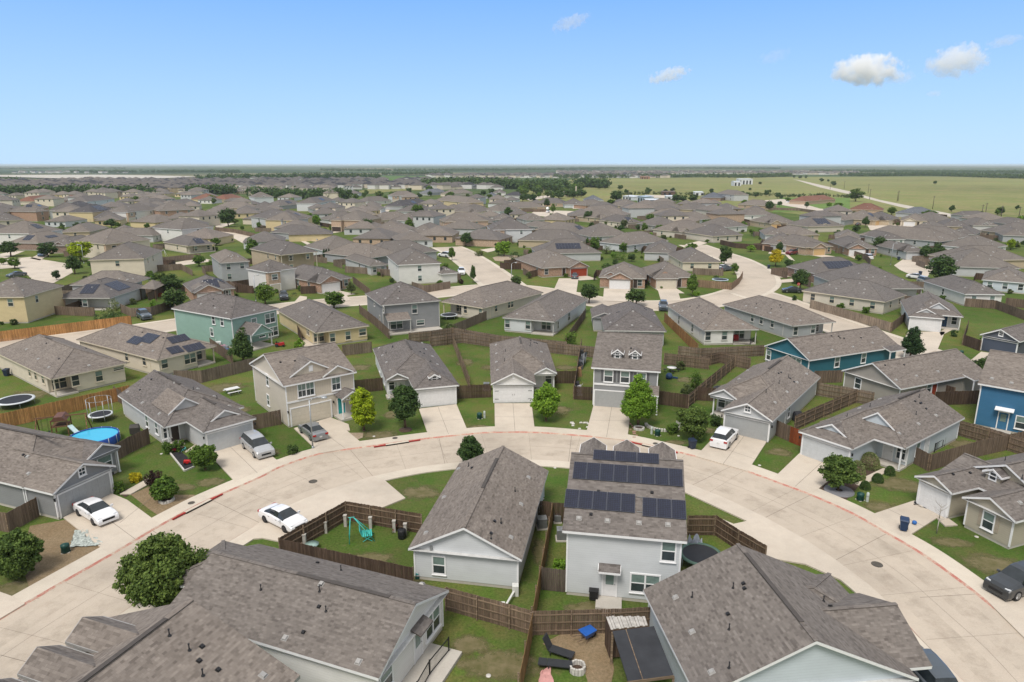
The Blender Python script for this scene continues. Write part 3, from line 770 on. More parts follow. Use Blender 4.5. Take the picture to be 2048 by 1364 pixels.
# tyre wear and damp stains on the carriageway
wt = NT('road stain'); wt.base((0.24, 0.195, 0.145)); wt.p(.9); a_ = wt.noise(wt.world(1), .5, 7, .75)
wt.l(wt.math('MULTIPLY', wt.ramp(a_, [(0.46, (0,)*3), (0.68, (1,)*3)]), .2), wt.b.inputs['Alpha'])
for f in (.27, .72):
    L1 = [Lo[min(len(Lo)-1, int(i*(len(Lo)-1)/60))].lerp(Li[min(len(Li)-1, int(i*(len(Li)-1)/60))], f) for i in range(61)]
    strip('road_stain', offs(L1, .8), offs(L1, -.8), wt.mat, .012)

# ---- driveways and paths (pixel outlines on the ground)
DW = [
 [(412, 903), (498, 878), (558, 925), (470, 965)], [(588, 858), (662, 836), (730, 893), (640, 908)], [(663, 837), (697, 850), (700, 862), (676, 862)],
 [(838, 819), (913, 810), (937, 867), (858, 876)], [(989, 808), (1063, 808), (1070, 864), (990, 865)], [(1187, 812), (1262, 812), (1257, 860), (1254, 882), (1171, 872)],
 [(1447, 855), (1533, 885), (1495, 944), (1392, 914)], [(1601, 906), (1640, 925), (1698, 930), (1626, 988), (1545, 960)],
 [(1828, 1003), (1884, 1030), (1915, 1052), (1890, 1054), (1873, 1038), (1810, 1078), (1724, 1037)],
 [(127, 1037), (222, 988), (255, 1002), (320, 1050), (218, 1110)], [(0, 1186), (28, 1196), (50, 1210), (0, 1240), (-80, 1285), (-60, 1200)], [(240, 990), (297, 958), (302, 968), (262, 990)],
 [(1990, 1175), (2048, 1170), (2200, 1240), (2100, 1330), (1975, 1205)],
 [(370, 905), (392, 890), (430, 903), (412, 905)], [(1706, 967), (1766, 938), (1782, 940), (1722, 974)],
]
for i_, q in enumerate(DW): pfill('driveway', q, CONC, 0.116 + .0012 * (i_ % 4), thick=.12)
pfill('paving', [(520, 1046), (636, 988), (745, 954), (768, 961), (811, 998), (762, 1018), (692, 1010), (560, 1085), (525, 1078), (480, 1082), (430, 1120), (455, 1150), (380, 1190), (300, 1240), (260, 1240)], CONC, 0.114, thick=.12)
pfill('paving', [(1367, 965), (1450, 998), (1529, 1036), (1609, 1080), (1670, 1121), (1738, 1172), (1789, 1220), (1740, 1228), (1700, 1170), (1610, 1130), (1490, 1110), (1435, 1036), (1467, 1050), (1494, 1044), (1365, 984)], CONC, 0.114, thick=.12)
pfill('paving', [(1832, 1305), (1864, 1302), (1960, 1400), (1900, 1420)], CONC, 0.114, thick=.12)
# driveway joints
m = MB()
for a, b in (((876, 815), (897, 870)), ((1026, 808), (1030, 865)), ((1224, 812), (1213, 876)), ((849, 846), (925, 840)), ((988, 835), (1067, 836)), ((1180, 842), (1260, 843)), ((1490, 871), (1446, 930)), ((1420, 890), (1510, 920)), ((1645, 925), (1590, 975)), ((456, 891), (515, 948)), ((624, 850), (690, 898)),
             ((175, 1010), (270, 1080)), ((240, 1048), (300, 1000)), ((1775, 1020), (1850, 1056))):
    q = joint(a, b); m.poly([(p.x, p.y, .121) for p in q])
tag(link('road_joint', m.mesh('road_joint', JT, uv=False)), kind='structure')

# ---- streets behind
RZ = [.004]; ROADPTS = []
def road_px(pts, wd, walk=1.3, n=6):
    P = smooth([at(*p)[:2] for p in pts], n); ROADPTS.extend(P)
    RZ[0] += .004; strip('road', offs(P, wd/2), offs(P, -wd/2), ROADM, RZ[0])
    for s_ in (1, -1): strip('sidewalk', offs(P, s_*(wd/2)), offs(P, s_*(wd/2 + walk)), WALKM, .05 + RZ[0], thick=.07)
road_px([(-160, 715), (0, 692), (120, 681), (262, 662), (390, 643), (520, 622), (640, 608), (760, 598), (880, 586), (960, 577), (1040, 578), (1120, 590), (1200, 604), (1290, 611), (1380, 608), (1450, 597), (1500, 580), (1518, 562), (1505, 540), (1470, 520), (1430, 506), (1385, 490)], 8.6)
road_px([(1010, 574), (990, 558), (965, 538), (940, 520), (915, 504), (893, 494)], 9.4)
road_px([(1500, 585), (1560, 605), (1640, 638), (1705, 662), (1790, 692), (1880, 724), (1960, 752), (2060, 790), (2180, 850)], 8.6)
for q in (
 [(0, 520), (60, 514), (78, 518), (140, 528), (146, 545), (108, 566), (72, 570), (58, 553), (36, 535), (0, 538)],
 [(0, 508), (30, 502), (50, 502), (14, 516), (0, 518)], [(60, 517), (85, 505), (100, 508), (80, 521)],
 [(429, 457), (470, 461), (530, 478), (516, 487), (490, 489), (470, 478), (440, 466)], [(430, 448), (470, 446), (445, 455), (432, 456)],
 [(740, 414), (787, 413), (771, 429), (756, 431)], [(1055, 430), (1075, 420), (1170, 423), (1165, 430), (1115, 437), (1098, 434)],
 [(1735, 451), (1748, 450), (1793, 449), (1803, 459), (1789, 470), (1765, 463), (1740, 460)],
 [(1788, 531), (1807, 518), (1838, 520), (1875, 526), (1851, 559), (1824, 551), (1800, 540)], [(1836, 506), (1800, 512), (1808, 520), (1842, 520)],
 [(310, 532), (402, 516), (430, 522), (320, 537)]): pfill('road', q, CONC, .05); ROADPTS.extend([at(*v).xy for v in q] + [at(sum(v[0] for v in q)/len(q), sum(v[1] for v in q)/len(q)).xy])
for q in ([(582, 612), (600, 592), (614, 594), (612, 614), (596, 630)], [(650, 588), (688, 586), (702, 600), (680, 606)], [(1208, 577), (1250, 577), (1252, 604), (1206, 602)], [(1313, 572), (1352, 572), (1362, 602), (1322, 602)],
          [(1118, 557), (1157, 557), (1152, 590), (1104, 588)], [(741, 489), (794, 474), (805, 473), (762, 489)], [(372, 636), (390, 630), (420, 640), (392, 650)],
          [(1816, 664), (1890, 664), (1875, 700), (1840, 715), (1802, 690)], [(1878, 664), (1898, 655), (1905, 660), (1882, 672)], [(1962, 704), (1992, 708), (1960, 745), (1925, 735)],
          [(1640, 540), (1560, 550), (1558, 556), (1640, 548)], [(1600, 556), (1562, 560), (1563, 566), (1600, 563)], [(1566, 505), (1575, 508), (1590, 522), (1580, 520)], [(1370, 489), (1398, 482), (1415, 486), (1385, 497)],
          [(960, 500), (1010, 492), (1010, 497), (975, 505)], [(600, 478), (628, 490), (622, 494), (600, 482)], [(1556, 456), (1572, 458), (1575, 467), (1562, 461)]):
    pfill('driveway', q, CONC, .07)
pfill('driveway', [(602, 668), (622, 672), (640, 700), (612, 705)], CONC, .05)
pfill('driveway', [(585, 640), (603, 650), (622, 690), (606, 694)], CONC, .055)
# soil, gravel and mulch patches
for q in ([(262, 990), (300, 972), (322, 980), (345, 990), (390, 990), (385, 1003), (318, 1032), (300, 1020)],): pfill('bare_soil', q, DIRT, .02)
pfill('bare_soil', [(60, 1052), (130, 1040), (175, 1060), (214, 1090), (150, 1125), (95, 1160), (60, 1180), (40, 1120)], DIRT, .015)
pfill('bare_soil', [(1085, 1288), (1120, 1270), (1210, 1266), (1222, 1290), (1228, 1340), (1220, 1380), (1180, 1380), (1165, 1330), (1120, 1310)], DIRT, .03)
pfill('mulch_bed', [(235, 985), (262, 976), (275, 980), (250, 995)], MULCH, .03)
pfill('gravel_bed', [(676, 862), (700, 866), (727, 866), (725, 876), (700, 885), (690, 888)], GRAVEL, .04)
pfill('mulch_bed', [(1622, 975), (1650, 965), (1706, 940), (1750, 930), (1770, 940), (1720, 970), (1690, 1003), (1658, 998)], MULCH, .02)
pfill('gravel_bed', [(985, 515), (1010, 510), (1050, 513), (1065, 520), (1020, 524), (990, 522)], GRAVEL, .07)
pfill('gravel_bed', [(1010, 523), (1090, 523), (1080, 530), (1040, 530), (1005, 530)], GRAVEL, .07)

# worn and yellowed spots in the lawns
wg = NT('worn grass'); wg.base(wg.ramp(wg.noise(wg.world(1), 1.3, 5, .7), [(.35, (.105, .10, .035)), (.65, (.20, .165, .09))])); wg.p(.95)
gr_ = wg.n('ShaderNodeTexGradient', gradient_type='SPHERICAL'); wg.l(wg.coord('Object'), gr_.inputs[0])
wg.l(wg.ramp(wg.math('ADD', wg.math('MULTIPLY', gr_.outputs[1], .55), wg.math('MULTIPLY', wg.noise(wg.world(1), .8, 7, .8), .75)), [(.50, (0,)*3), (.68, (.85,)*3)]), wg.b.inputs['Alpha'])
for i_, (px, py, rx, ry) in enumerate(((60, 1100, 3.2, 4), (30, 1185, 3, 2.5), (420, 965, 2.2, 1.4), (365, 975, 2, 1.2), (500, 850, 1.6, 1), (470, 820, 3, 2), (540, 905, 1.8, 1.2), (760, 870, 3.4, 1.8), (785, 830, 1.6, 2), (740, 1120, 2.6, 1.5), (790, 1160, 3, 1.2),
   (1000, 1330, 4, 2), (940, 1290, 2, 1.4), (1120, 820, 2.2, 2.2), (960, 855, 2, 1.3), (1350, 885, 2.2, 1.1), (1410, 860, 2, 1.5), (1560, 905, 2, 1.6), (1800, 970, 3.5, 2.4), (1760, 1015, 2.2, 1.6), (1990, 1130, 3.2, 2.2), (1900, 1085, 2.5, 1.2), (1930, 890, 3, 2), (1640, 830, 2, 1.5), (1380, 760, 3, 2),
   (720, 735, 2.5, 2.5), (930, 725, 2, 3), (985, 735, 2.5, 2), (1130, 735, 2.5, 2), (450, 775, 4, 3), (200, 745, 2, 3), (60, 790, 4, 3), (1450, 1060, 2, 1), (840, 985, 3, 2), (1080, 1105, 1, 3), (1180, 1215, 3, 1), (1350, 1205, 2, 1))):
    m = MB(); m.poly([(math.cos(k*math.pi/10), math.sin(k*math.pi/10), 0) for k in range(20)]); o = link('worn_grass', m.mesh('worn_grass', wg.mat, uv=False), None, at(px, py) + Vector((0, 0, .012 + .001*(i_ % 5)))); o.scale = (rx, ry, 1); tag(o, kind='structure')
# ---- open country
def wfill(name, pts, mat, z): return fill(name, [at(*p) for p in pts], mat, z)
wfill('field', [(985, 425), (1300, 395), (1960, 470), (2400, 520), (2700, 470), (2500, 366), (1900, 353), (1500, 354), (1150, 357), (1090, 372), (1000, 395)], FIELD, .03)
wfill('field', [(300, 370), (1000, 372), (980, 354), (640, 350), (420, 352)], grass('green pasture', (0.085, 0.145, 0.04), (0.12, 0.15, 0.05), .5, True), .5)
wfill('field', [(640, 337.5), (780, 337), (790, 341), (640, 342)], grass('dry pasture', (0.24, 0.19, 0.12), (0.28, 0.22, 0.15), .5, True), .8)
wfill('dirt_road', [(1585, 358), (1606, 362), (1700, 383), (1760, 400), (1820, 412), (1950, 437), (2060, 455), (2060, 460), (1950, 444), (1800, 414), (1700, 389), (1640, 375)], concrete('caliche road', (0.48, 0.43, 0.36)), .08)
wfill('dirt_clearing', [(-50, 351), (60, 350.5), (200, 350), (330, 352), (400, 354), (330, 357), (190, 359), (100, 357), (0, 354)], concrete('graded caliche', (0.46, 0.43, 0.37)), 1.0)
wfill('dirt_road', [(1145, 365), (1165, 357), (1168, 357), (1152, 367)], concrete('caliche road', (0.48, 0.43, 0.36)), .3)
wfill('paved_lot', [(1520, 402), (1560, 399), (1600, 400), (1590, 404), (1640, 418), (1700, 423), (1640, 424), (1570, 412)], CONC, .3)
wfill('paved_lot', [(1040, 396), (1100, 391), (1110, 393), (1060, 402)], CONC, .3)
wfill('paved_lot', [(1290, 390), (1360, 392), (1360, 397), (1290, 396)], CONC, .3)
wfill('field', [(1545, 425), (1630, 422), (1700, 424), (1700, 396), (1560, 395)], grass('watered park grass', (0.12, 0.19, 0.05), (0.16, 0.19, 0.07), .4, True), .1)
wfill('field', [(1040, 398), (1120, 400), (1130, 390), (1050, 390)], FIELD, .12)
wfill('field', [(690, 388), (740, 388), (800, 382), (860, 381), (840, 376), (740, 378)], FIELD, .25)
# ================================================================= NEAR HOUSES (each placed by its eave corners)
def P(f): return f
def house(*a, **k): return House(*a, **k)
# --- house with the single window, centre foreground
h = House((816, 1100), (1044, 1123), 2.75, 'pale blue single-storey house with plain gable and one window, left of the solar house', wall='W', pitch=.5, name='single_storey_house')
h.wing(0, 0, h.w, 14.9, ax='y', lo='g', hi='g'); 
h.wing(.3, 12.6, 3.4, 15.5, ax='y', lo='h', hi='h', walls=False)
h.wpx('f', 878, 1130, .85, 1.35, .35, style='wb'); h.ridge_vent(6.2, 12, h.w/2, 2.75 - .17 + .1 + h.w/2*.5 + .02)
h.vents([(917, 938), (888, 995), (852, 1066), (1057, 955), (1042, 1009), (1022, 1075)]); h.vents([(944, 936), (989, 1043), (982, 1067)], 'd'); h.vents([(937, 933), (1002, 1047), (982, 1078), (1030, 983), (1002, 1046)], 'p')
m = MB(); m.box(-.09, -.16, -.14, .09, 0, .14); p = h.onwall(863, 1095, 'f', .35); m.build('electric_box', GREYM, h.root, p)
h.finish()
# --- two-storey solar house
h = House((1124, 1065), (1371, 1087), 5.3, 'two-storey pale grey-lilac house whose roof carries rows of solar panels, white back door', wall='P', pitch=.45, name='two_storey_house')
H2 = h
h.wall = 'W'; h.wing(0, 0, 8.5, 13.2, ax='x', lo='g', hi='g')
rz_ = 5.3 - .35*.45 + .1 + 6.6*.45
for k, px in enumerate((1197, 1244, 1296)):
    x = (1.35, 4.05, 6.9)[k]; g = h.gablet(x + .2, 10.4, 1.9, rz_ - 1.32, -3.0, rise=.6, box=.42, name='dormer')
h.wpx('f', 1337, 1102, .85, 1.45, .35, style='wb'); h.wpx('f', 1290, 1167, 1.9, 1.35, .35, style='wb')
p = h.onwall(1219, 1168, 'f', .35); h.door('f', p.x, .35, 'w', lite=True)
m = MB(); m.hexa([(-.75,-.75,0),(.75,-.75,0),(.75,0,.22),(-.75,0,.22),(-.75,-.75,.1),(.75,-.75,.1),(.75,0,.34),(-.75,0,.34)]); p2 = h.onwall(1219, 1143, 'f', .35); m.build('door_canopy', [ROOF], h.root, (p2.x, .35, 2.45))
m = MB(); m.box(-.8, -.78, -.02, .8, -.72, .12); m.box(-.8, -.78, -.02, -.75, 0, .3); m.box(.75, -.78, -.02, .8, 0, .3); m.build('canopy_trim', WHITE, h.root, (p2.x, .35, 2.42))
h.patio(p.x - .9, -1.05, p.x + .9, .36, .17)
m = MB(); m.box(-.35, -.5, 0, .35, .5, .12); m.box(-.45, -.7, 0, .45, .6, .05); m.build('step', SLAB, h.root, (p.x, -1.0, 0.0))
m = MB(); m.box(-.3, -.5, 0, .3, 0, .62); m.box(-.34, -.52, .6, .34, 0, .66); pp = h.onwall(1188, 1180, 'f', .35); m.build('vent_cover', DARKM, h.root, (pp.x, .33, .1))
h.solar_at(4.35, 5.0, 1, 8); h.solar_at(4.2, 6.55, 1, 3, land=True)
h.solar_at(2.45, 2.55, 1, 5); h.solar_at(7.0, 2.35, 1, 3)
h.vents([(1158, 1037), (1215, 1042), (1278, 1046), (1336, 1050)]); h.vents([(1182, 1029), (1197, 983), (1304, 986)], 'd')
m = MB(); m.bar((5.1, 3.1, 5.3+.1-.17+3.1*.45+.06), (5.6, 3.1, 5.3+.1-.17+3.1*.45+.06), .04); m.bar((5.1, 1.9, 5.23+1.9*.45+.06), (5.6, 1.9, 5.23+1.9*.45+.06), .04); m.build('conduit', GREYM, h.root)
h.finish()
# --- big gabled house, bottom right
h = House((1395, 1402), (1833, 1362), 2.75, 'large pale blue house with steep brown-grey roof at the bottom right, beside the black canopy', wall='P', pitch=.5, name='single_storey_house')
h.wing(0, 0, 12.6, 9.6, ax='y', lo='g', hi='g', pitch=.47)
h.wing(5.0, .8, 14.0, 7.6, ax='x', lo='h', hi='g', pitch=.47, walls=False)
h.wing(8.0, 3.6, 13.3, 9.9, ax='x', lo='g', hi='h', walls=False, pitch=.42)
h.ridge_vent(1.5, 8.4, 6.3, 2.75 - .16 + .1 + 6.3*.47 + .02)
h.vents([(1351, 1195), (1384, 1264), (1423, 1344)]); h.vents([(1487, 1168), (1489, 1178), (1456, 1229), (1661, 1213)], 'd'); h.vents([(1384, 1195), (1466, 1177), (1458, 1260), (1458, 1336), (1647, 1203)], 'p')
h.finish()
# --- foreground house with black railing patio
h = House((758, 1362), (898, 1184), 2.85, 'white-walled single-storey house with glass back door and black patio railing, bottom centre left', wall='V', pitch=.42, name='single_storey_house')
h.wing(0, 0, 8.6, 15.6, ax='y', lo='g', hi='g', pitch=.42)
h.wing(2.6, 12.5, 8.0, 18.4, ax='y', lo='h', hi='h', pitch=.40, wbeg=15.2)
h.wl = h.wl
h.wpx('f', 865, 1244, 1.8, 1.5, .35, style='wb'); h.wpx('f', 772, 1357, 1.2, 1.3, .35, style='wb')
p = h.onwall(836, 1300, 'f', .35); h.door('f', p.x, .35, 'w', lite=True, h=2.1)
m = MB(); m.hexa([(-.8,-.7,0),(.8,-.7,0),(.8,0,.25),(-.8,0,.25),(-.8,-.7,.1),(.8,-.7,.1),(.8,0,.35),(-.8,0,.35)]); m.build('door_canopy', ROOF, h.root, (p.x, .35, 2.5))
h.patio(p.x - 3.4, -1.9, p.x + 1.6, .36, .18)
h.ridge_vent(1.8, 8.6, 4.3, 2.85 - .15 + .1 + 4.3*.42)
h.vents([(610, 1106), (645, 1106), (743, 1142), (844, 1168), (570, 1276), (717, 1324), (643, 1168)]); h.vents([(635, 1126), (643, 1170), (607, 1265), (638, 1214)], 'd'); h.vents([(522, 1180), (682, 1141), (639, 1183), (652, 1223)], 'p')
h.finish(); HN4 = h

# --- bottom left two-storey house with three dormers
h = House((0, 0), (0, 0), 4.9, 'nearest two-storey house, bottom left corner, with three dormers over the street', wall='V', pitch=.42, name='two_storey_house', world=((-14.2, 19.9), (-10.75, 29.3)))
h.wing(0, 0, 10.0, 13.2, ax='x', lo='g', hi='g', pitch=.42)
rz_ = 4.9 + 6.6*.42 - .05
h.trim = VENTM
for k in range(3): h.gablet((7.2, 4.8, 2.4)[k], 10.9, 1.9, rz_ - 1.45, -3.6, rise=.62, box=.5, name='dormer')
h.ridge_vent(1.5, 8.3, 6.6, rz_ + .02, ax='x')
h.vents([(526, 1351), (455, 1237), (640, 1310)]); h.vents([(404, 1294), (436, 1340), (398, 1322)], 'd'); h.vents([(379, 1302), (339, 1272), (406, 1352)], 'p')
h.finish()

def std(A, B, label, main, gx=(0, 5.9), gend='g', mhi='g', mlo='h', gk='w', gtop=None, wall='V', h=2.75, dr=0, porch=1.7, pitch=.5, gdepth=4.5, trim=None, roof=None, name='single_storey_house', dk='w', hardware=False, pwin=True, gw=4.9):
    "one-storey plan: projecting garage wing in front, long main range behind, recessed porch beside the garage"
    H = House(A, B, h, label, wall=wall, dr=dr, pitch=pitch, trim=trim, roof=roof, name=name)
    mx0, my0, mx1, my1 = main
    H.wing(gx[0] + .03, 0, gx[1] - .03, my0 + gdepth, ax='y', lo=gend, hi='g', wend=my0 + porch + .3)
    H.wing(mx0, my0, mx1, my1, ax='y', lo=mlo, hi=mhi, wbeg=my0 + porch)
    H.garage('f', (gx[0] + gx[1]) / 2, .35, gw, 2.15, gk, hardware=hardware)
    yl = my0 + porch
    side = 1 if (mx1 - gx[1]) > (gx[0] - mx0) else -1
    H.side = side; H.main = main
    if side > 0:
        a, b = gx[1], mx1
        H.post(mx1 - .4, my0 + .3, h - .2)
    else:
        a, b = mx0, gx[0]
        H.post(mx0 + .4, my0 + .3, h - .2)
    if porch > .6:
        H.patio(a + .1, my0 + .2, b - .3, yl + .1, .14)
        if b - a > 2: H.door('f', a + (.75 if side > 0 else b - a - .75), yl, dk)
        if pwin: H.window('f', a + (b - a) * (.68 if side > 0 else .3), 1.45, .8, 1.4, yl, style=H.style)
    return H
def sidewins(H, side, ys, z=1.5, w=.8, h=1.3, plane=None):
    for y in ys: H.window(side, y, z, w, h, plane)

# --- grey garage house at the left edge (white sedan on its drive)
h = House((105, 991), (233, 933), 2.75, 'grey single-storey house with small attic window, white sedan on its drive', wall='A', name='single_storey_house')
h.wing(.03, 0, 6.17, 9, ax='y', lo='g', hi='g', wend=4.3); h.wing(0, 3.6, 9.6, 22, ax='y', lo='h', hi='g', wbeg=3.95)
h.gablet(7.6, 3.5, 3.7, 2.75, 4.5, rise=.95, wall=WALLC['A'])
h.garage('f', 3.1, .35, 4.9, 2.15, 'g'); h.window('f', 3.1, 3.35, .55, .6, .35, style='wm'); h.post(9.3, 3.8, 2.6); h.window('f', 8.0, 1.5, 1.4, 1.3, 3.95, style='wb')
h.vents([(57, 948), (56, 914)]); h.vents([(52, 913), (47, 910)], 'd'); h.ridge_vent(6, 16, 4.8, 5.05); h.finish()
# --- grey house with the silver minivan
h = std((406, 867), (510, 836), 'light grey house with two white-edged roof gables, silver minivan parked at its garage', (-2.3, 4.5, 6.6, 19.6), gend='h', wall='L', gk='l', dr=-4, dk='k')
h.gablet(.8, 6.3, 4.0, 3.3, 5, rise=1.45, wall=WALLC['L']); h.gablet(2.95, 1.25, 3.4, 3.1, 4, rise=.95, wall=WALLC['L'])
sidewins(h, 'l', (8, 11), plane=-1.95); h.ridge_vent(11, 18, 2.15, 5.0); h.ridge_vent(3.4, 6.6, 2.95, 4.2)
h.vents([(255, 784), (285, 806), (319, 828), (396, 778), (459, 812), (429, 793), (350, 765)]); h.vents([(303, 759), (280, 780), (336, 757)], 'd'); h.vents([(434, 797), (387, 780)], 'p'); h.finish()
# --- cream two-storey house with teal door
h = House((567, 775), (707, 747), 5.3, 'cream two-storey house with teal front door, grey sedan on its drive', wall='O', pitch=.42, name='two_storey_house')
h.wing(0, 0, 9.2, 12, ax='x', lo='g', hi='g')
h.gablet(3.9, 1.3, 5.4, 5.75, 6, rise=1.5, wall=WALLC['X'], vent=True); h.gablet(6.8, .3, 4.0, 5.3, 5, rise=1.1, wall=WALLC['X'])
m = MB(); m.poly([(.36, .31, 3.1), (8.84, .31, 3.1), (8.84, .31, 5.1), (.36, .31, 5.1)]); m.poly([(.36, .31, 5.1), (8.84, .31, 5.1), (8.84, .36, 5.1), (.36, .36, 5.1)]); m.build('upper_wall', WALLC['X'], h.root)
m = MB(); m.box(.3, .28, 2.9, 8.9, .34, 3.12); m.build('band_board', WHITE, h.root)
h.wpx('f', 612, 779, 1.9, 1.5, .3, style='wbm'); h.wpx('f', 672, 767, 1.0, 1.5, .3, style='wbm')
h.wpx('l', 535, 757, .7, 1.4, .35); h.wpx('l', 537, 800, .7, 1.3, .35)
h.garage('f', 3.2, .35, 4.9, 2.15, 'c'); p = h.onwall(676, 820, 'f', .35); h.door('f', 7.05, .35, 't')
h.patio(6.0, -1.8, 9.6, .36, .2); h.gablet(7.6, -1.7, 2.9, 2.7, 2.1, rise=.75, wall=WALLC['X'], name='porch_gable'); h.post(6.35, -1.6, 2.75); h.post(8.9, -1.6, 2.75)
h.vents([(561, 725), (590, 722)], 'd'); h.finish()
# --- house with garage facing the curve (N9)
h = std((827, 780), (918, 772), 'grey-white house with small attic dormer between the round tree and the gabled garage house', (-2.95, 4.6, 5.9, 21.2), gend='h', mhi='h', wall='W', gk='w', pwin=True, dr=.8)
h.gablet(2.9, 1.2, 1.3, 3.05, 1.5, rise=.38, box=.55, win=True, name='dormer', wall=WALLC['W'])
h.gablet(-1.4, 4.5, 2.9, 2.75, 3, rise=.75, wall=WALLC['K'])
sidewins(h, 'l', (9, 12, 15), plane=-2.6)
h.ridge_vent(10.5, 15.5, 1.47, 4.95); h.vents([(758, 696), (765, 711), (773, 725), (781, 741), (844, 686), (852, 699), (865, 713), (875, 729)]); h.vents([(785, 694), (840, 704), (848, 707), (860, 724), (848, 698)], 'd'); h.vents([(786, 695), (862, 725), (772, 706)], 'p'); h.finish()
# --- gabled garage house (N10)
h = std((981, 770), (1071, 767), 'white-fronted house with gabled garage and black strap hinges on its double door', (.0, 4.3, 9.0, 20.4), gend='g', mhi='h', wall='V', gk='w', hardware=True, dr=-4, gw=4.9)
h.gablet(7.5, 4.2, 2.9, 2.75, 3, rise=.75, wall=WALLC['V']); m = MB(); m.box(-.15, -.04, -.25, .15, 0, .3); m.build('gable_vent', WHITE, h.root, (2.95, .35, 3.4))
sidewins(h, 'r', (9, 12), plane=8.65)
h.vents([(992, 690), (993, 707), (993, 724), (995, 740), (1083, 704), (1088, 724)]); h.vents([(1061, 681), (1068, 685), (1074, 687), (1060, 692), (1072, 686)], 'd'); h.vents([(1011, 703), (1009, 722), (1061, 689), (1044, 673)], 'p'); h.ridge_vent(11.5, 15, 4.5, 4.95); h.finish()
# --- grey two-storey with two dormers (N11)
h = House((1182, 737), (1322, 746), 5.3, 'grey two-storey house with two small dormers and shuttered windows behind the tall green tree', wall='A', pitch=.5, name='two_storey_house')
h.wing(0, 0, 8.6, 14.5, ax='x', lo='g', hi='g', pitch=.4)
for x in (3.1, 5.3): h.gablet(x, 2.1, 1.35, 5.95, 1.9, rise=.5, box=.75, win=True, name='dormer', wall=WALLC['A'])
SH = plain('shutter paint', (0.12, 0.12, 0.125), .5)
for px, py in ((1217, 752), (1250, 754), (1283, 757)): h.wpx('f', px, py, 1.0, 1.4, .35, style='wb', shutters=SH)
m = MB(); m.box(.3, .29, 2.9, 8.3, .35, 3.15); m.build('band_board', WHITE, h.root); h.garage('f', 3.0, .35, 4.9, 2.15, 'g')
h.shed(5.8, -1.3, 8.5, .4, 2.55, 3.3); h.door('f', 7.0, .35, 'w'); h.vents([(1262, 697)], 'd'); h.finish()
# --- house with white SUV (N12)
h = std((1441, 822), (1538, 845), 'light grey house with gabled garage and attic window, white SUV on its drive', (-3.0, 4.5, 5.9, 20.3), gend='g', wall='L', gk='g', dr=3)
h.window('f', 2.95, 3.35, .55, .6, .35, style='wm'); h.gablet(-1.3, 4.4, 3.6, 2.75, 4, rise=.95, wall=WALLC['L'])
sidewins(h, 'r', (7.5,), plane=5.55); h.vents([(1550, 805), (1574, 784), (1594, 765), (1613, 748), (1457, 773), (1478, 758), (1495, 741)]); h.vents([(1557, 747), (1588, 764), (1562, 745), (1580, 757)], 'd'); h.vents([(1532, 785), (1577, 755), (1558, 767), (1525, 725)], 'p'); h.ridge_vent(12, 17, 1.45, 5.0); h.finish()
# --- pale house with navy trim beside round shrubs (N13)
h = std((1596, 864), (1696, 902), 'pale blue house with two roof gables, clipped round shrubs by its porch', (-.02, 4.3, 8.9, 18.5), gend='h', mhi='g', wall='P', gk='l', dr=6)
h.gablet(2.95, 1.25, 3.4, 3.1, 4, rise=.95, wall=WALLC['P']); h.gablet(5.1, 6.2, 4.0, 3.4, 5, rise=1.45, wall=WALLC['P'])
sidewins(h, 'r', (8.2,), plane=8.55); h.door('r', 10.3, 8.55, 'w'); h.ridge_vent(12, 17, 4.45, 5.02)
h.vents([(1679, 846), (1719, 817), (1760, 798), (1798, 867), (1837, 848), (1872, 831)]); h.vents([(1830, 803), (1842, 806), (1852, 818), (1840, 807)], 'd'); h.vents([(1694, 834), (1740, 813), (1832, 829), (1838, 795)], 'p'); h.finish()
# --- beige house with the short white garage door, right edge (N14)
h = House((1828, 954), (1896, 988), 2.75, 'beige house with white single garage door, shuttered window and bare sapling in front', wall='H', dr=3, name='single_storey_house')
h.wing(.02, 0, 3.7, 8, ax='y', lo='g', hi='g', wend=5.3, pitch=.45); h.wing(4.4, 0.2, 8.9, 8, ax='y', lo='g', hi='g', wend=5.3, pitch=.45); h.wing(0, 4.9, 9, 19, ax='y', lo='g', hi='g', wbeg=5.25, pitch=.5); h.wing(0, 3.2, 9, 9, ax='x', lo='g', hi='g', walls=False, pitch=.42)
h.garage('f', 1.85, .35, 2.6, 2.15, 'w'); h.gablet(3.95, 4.4, 1.5, 3.25, 3, rise=.45, box=.6, win=True, name='dormer', wall=WALLC['H'])
h.window('f', 6.65, 1.5, .85, 1.4, .55, style='wb', shutters=plain('tan shutter paint', (.36, .31, .24))); h.door('f', 4.3, 5.25, 'w')
h.vents([(2040, 1006)]); h.vents([(1906, 949), (1940, 946)], 'd'); h.vents([(2010, 921), (2042, 967)], 'p'); h.finish()
# --- taupe house (N15)
h = House((1683, 742), (1784, 778), 2.75, 'taupe single-storey house with plain gable end between the teal and the pale blue houses', wall='K', name='single_storey_house', dr=5)
h.wing(0, 0, 8.9, 17.0, ax='y', lo='g', hi='g'); h.wpx('f', 1716, 767, .85, 1.35, .35, style='w'); h.wpx('r', 1858, 776, .8, 1.3, 8.55, style='wb'); h.door('r', 7.0, 8.55, 'r')
h.shed(8.5, 12.5, 10.2, 17, 2.5, 2.9, low='+x'); h.vents([(1792, 760), (1833, 752), (1876, 743)]); h.vents([(1770, 731), (1808, 730)], 'd'); h.finish()
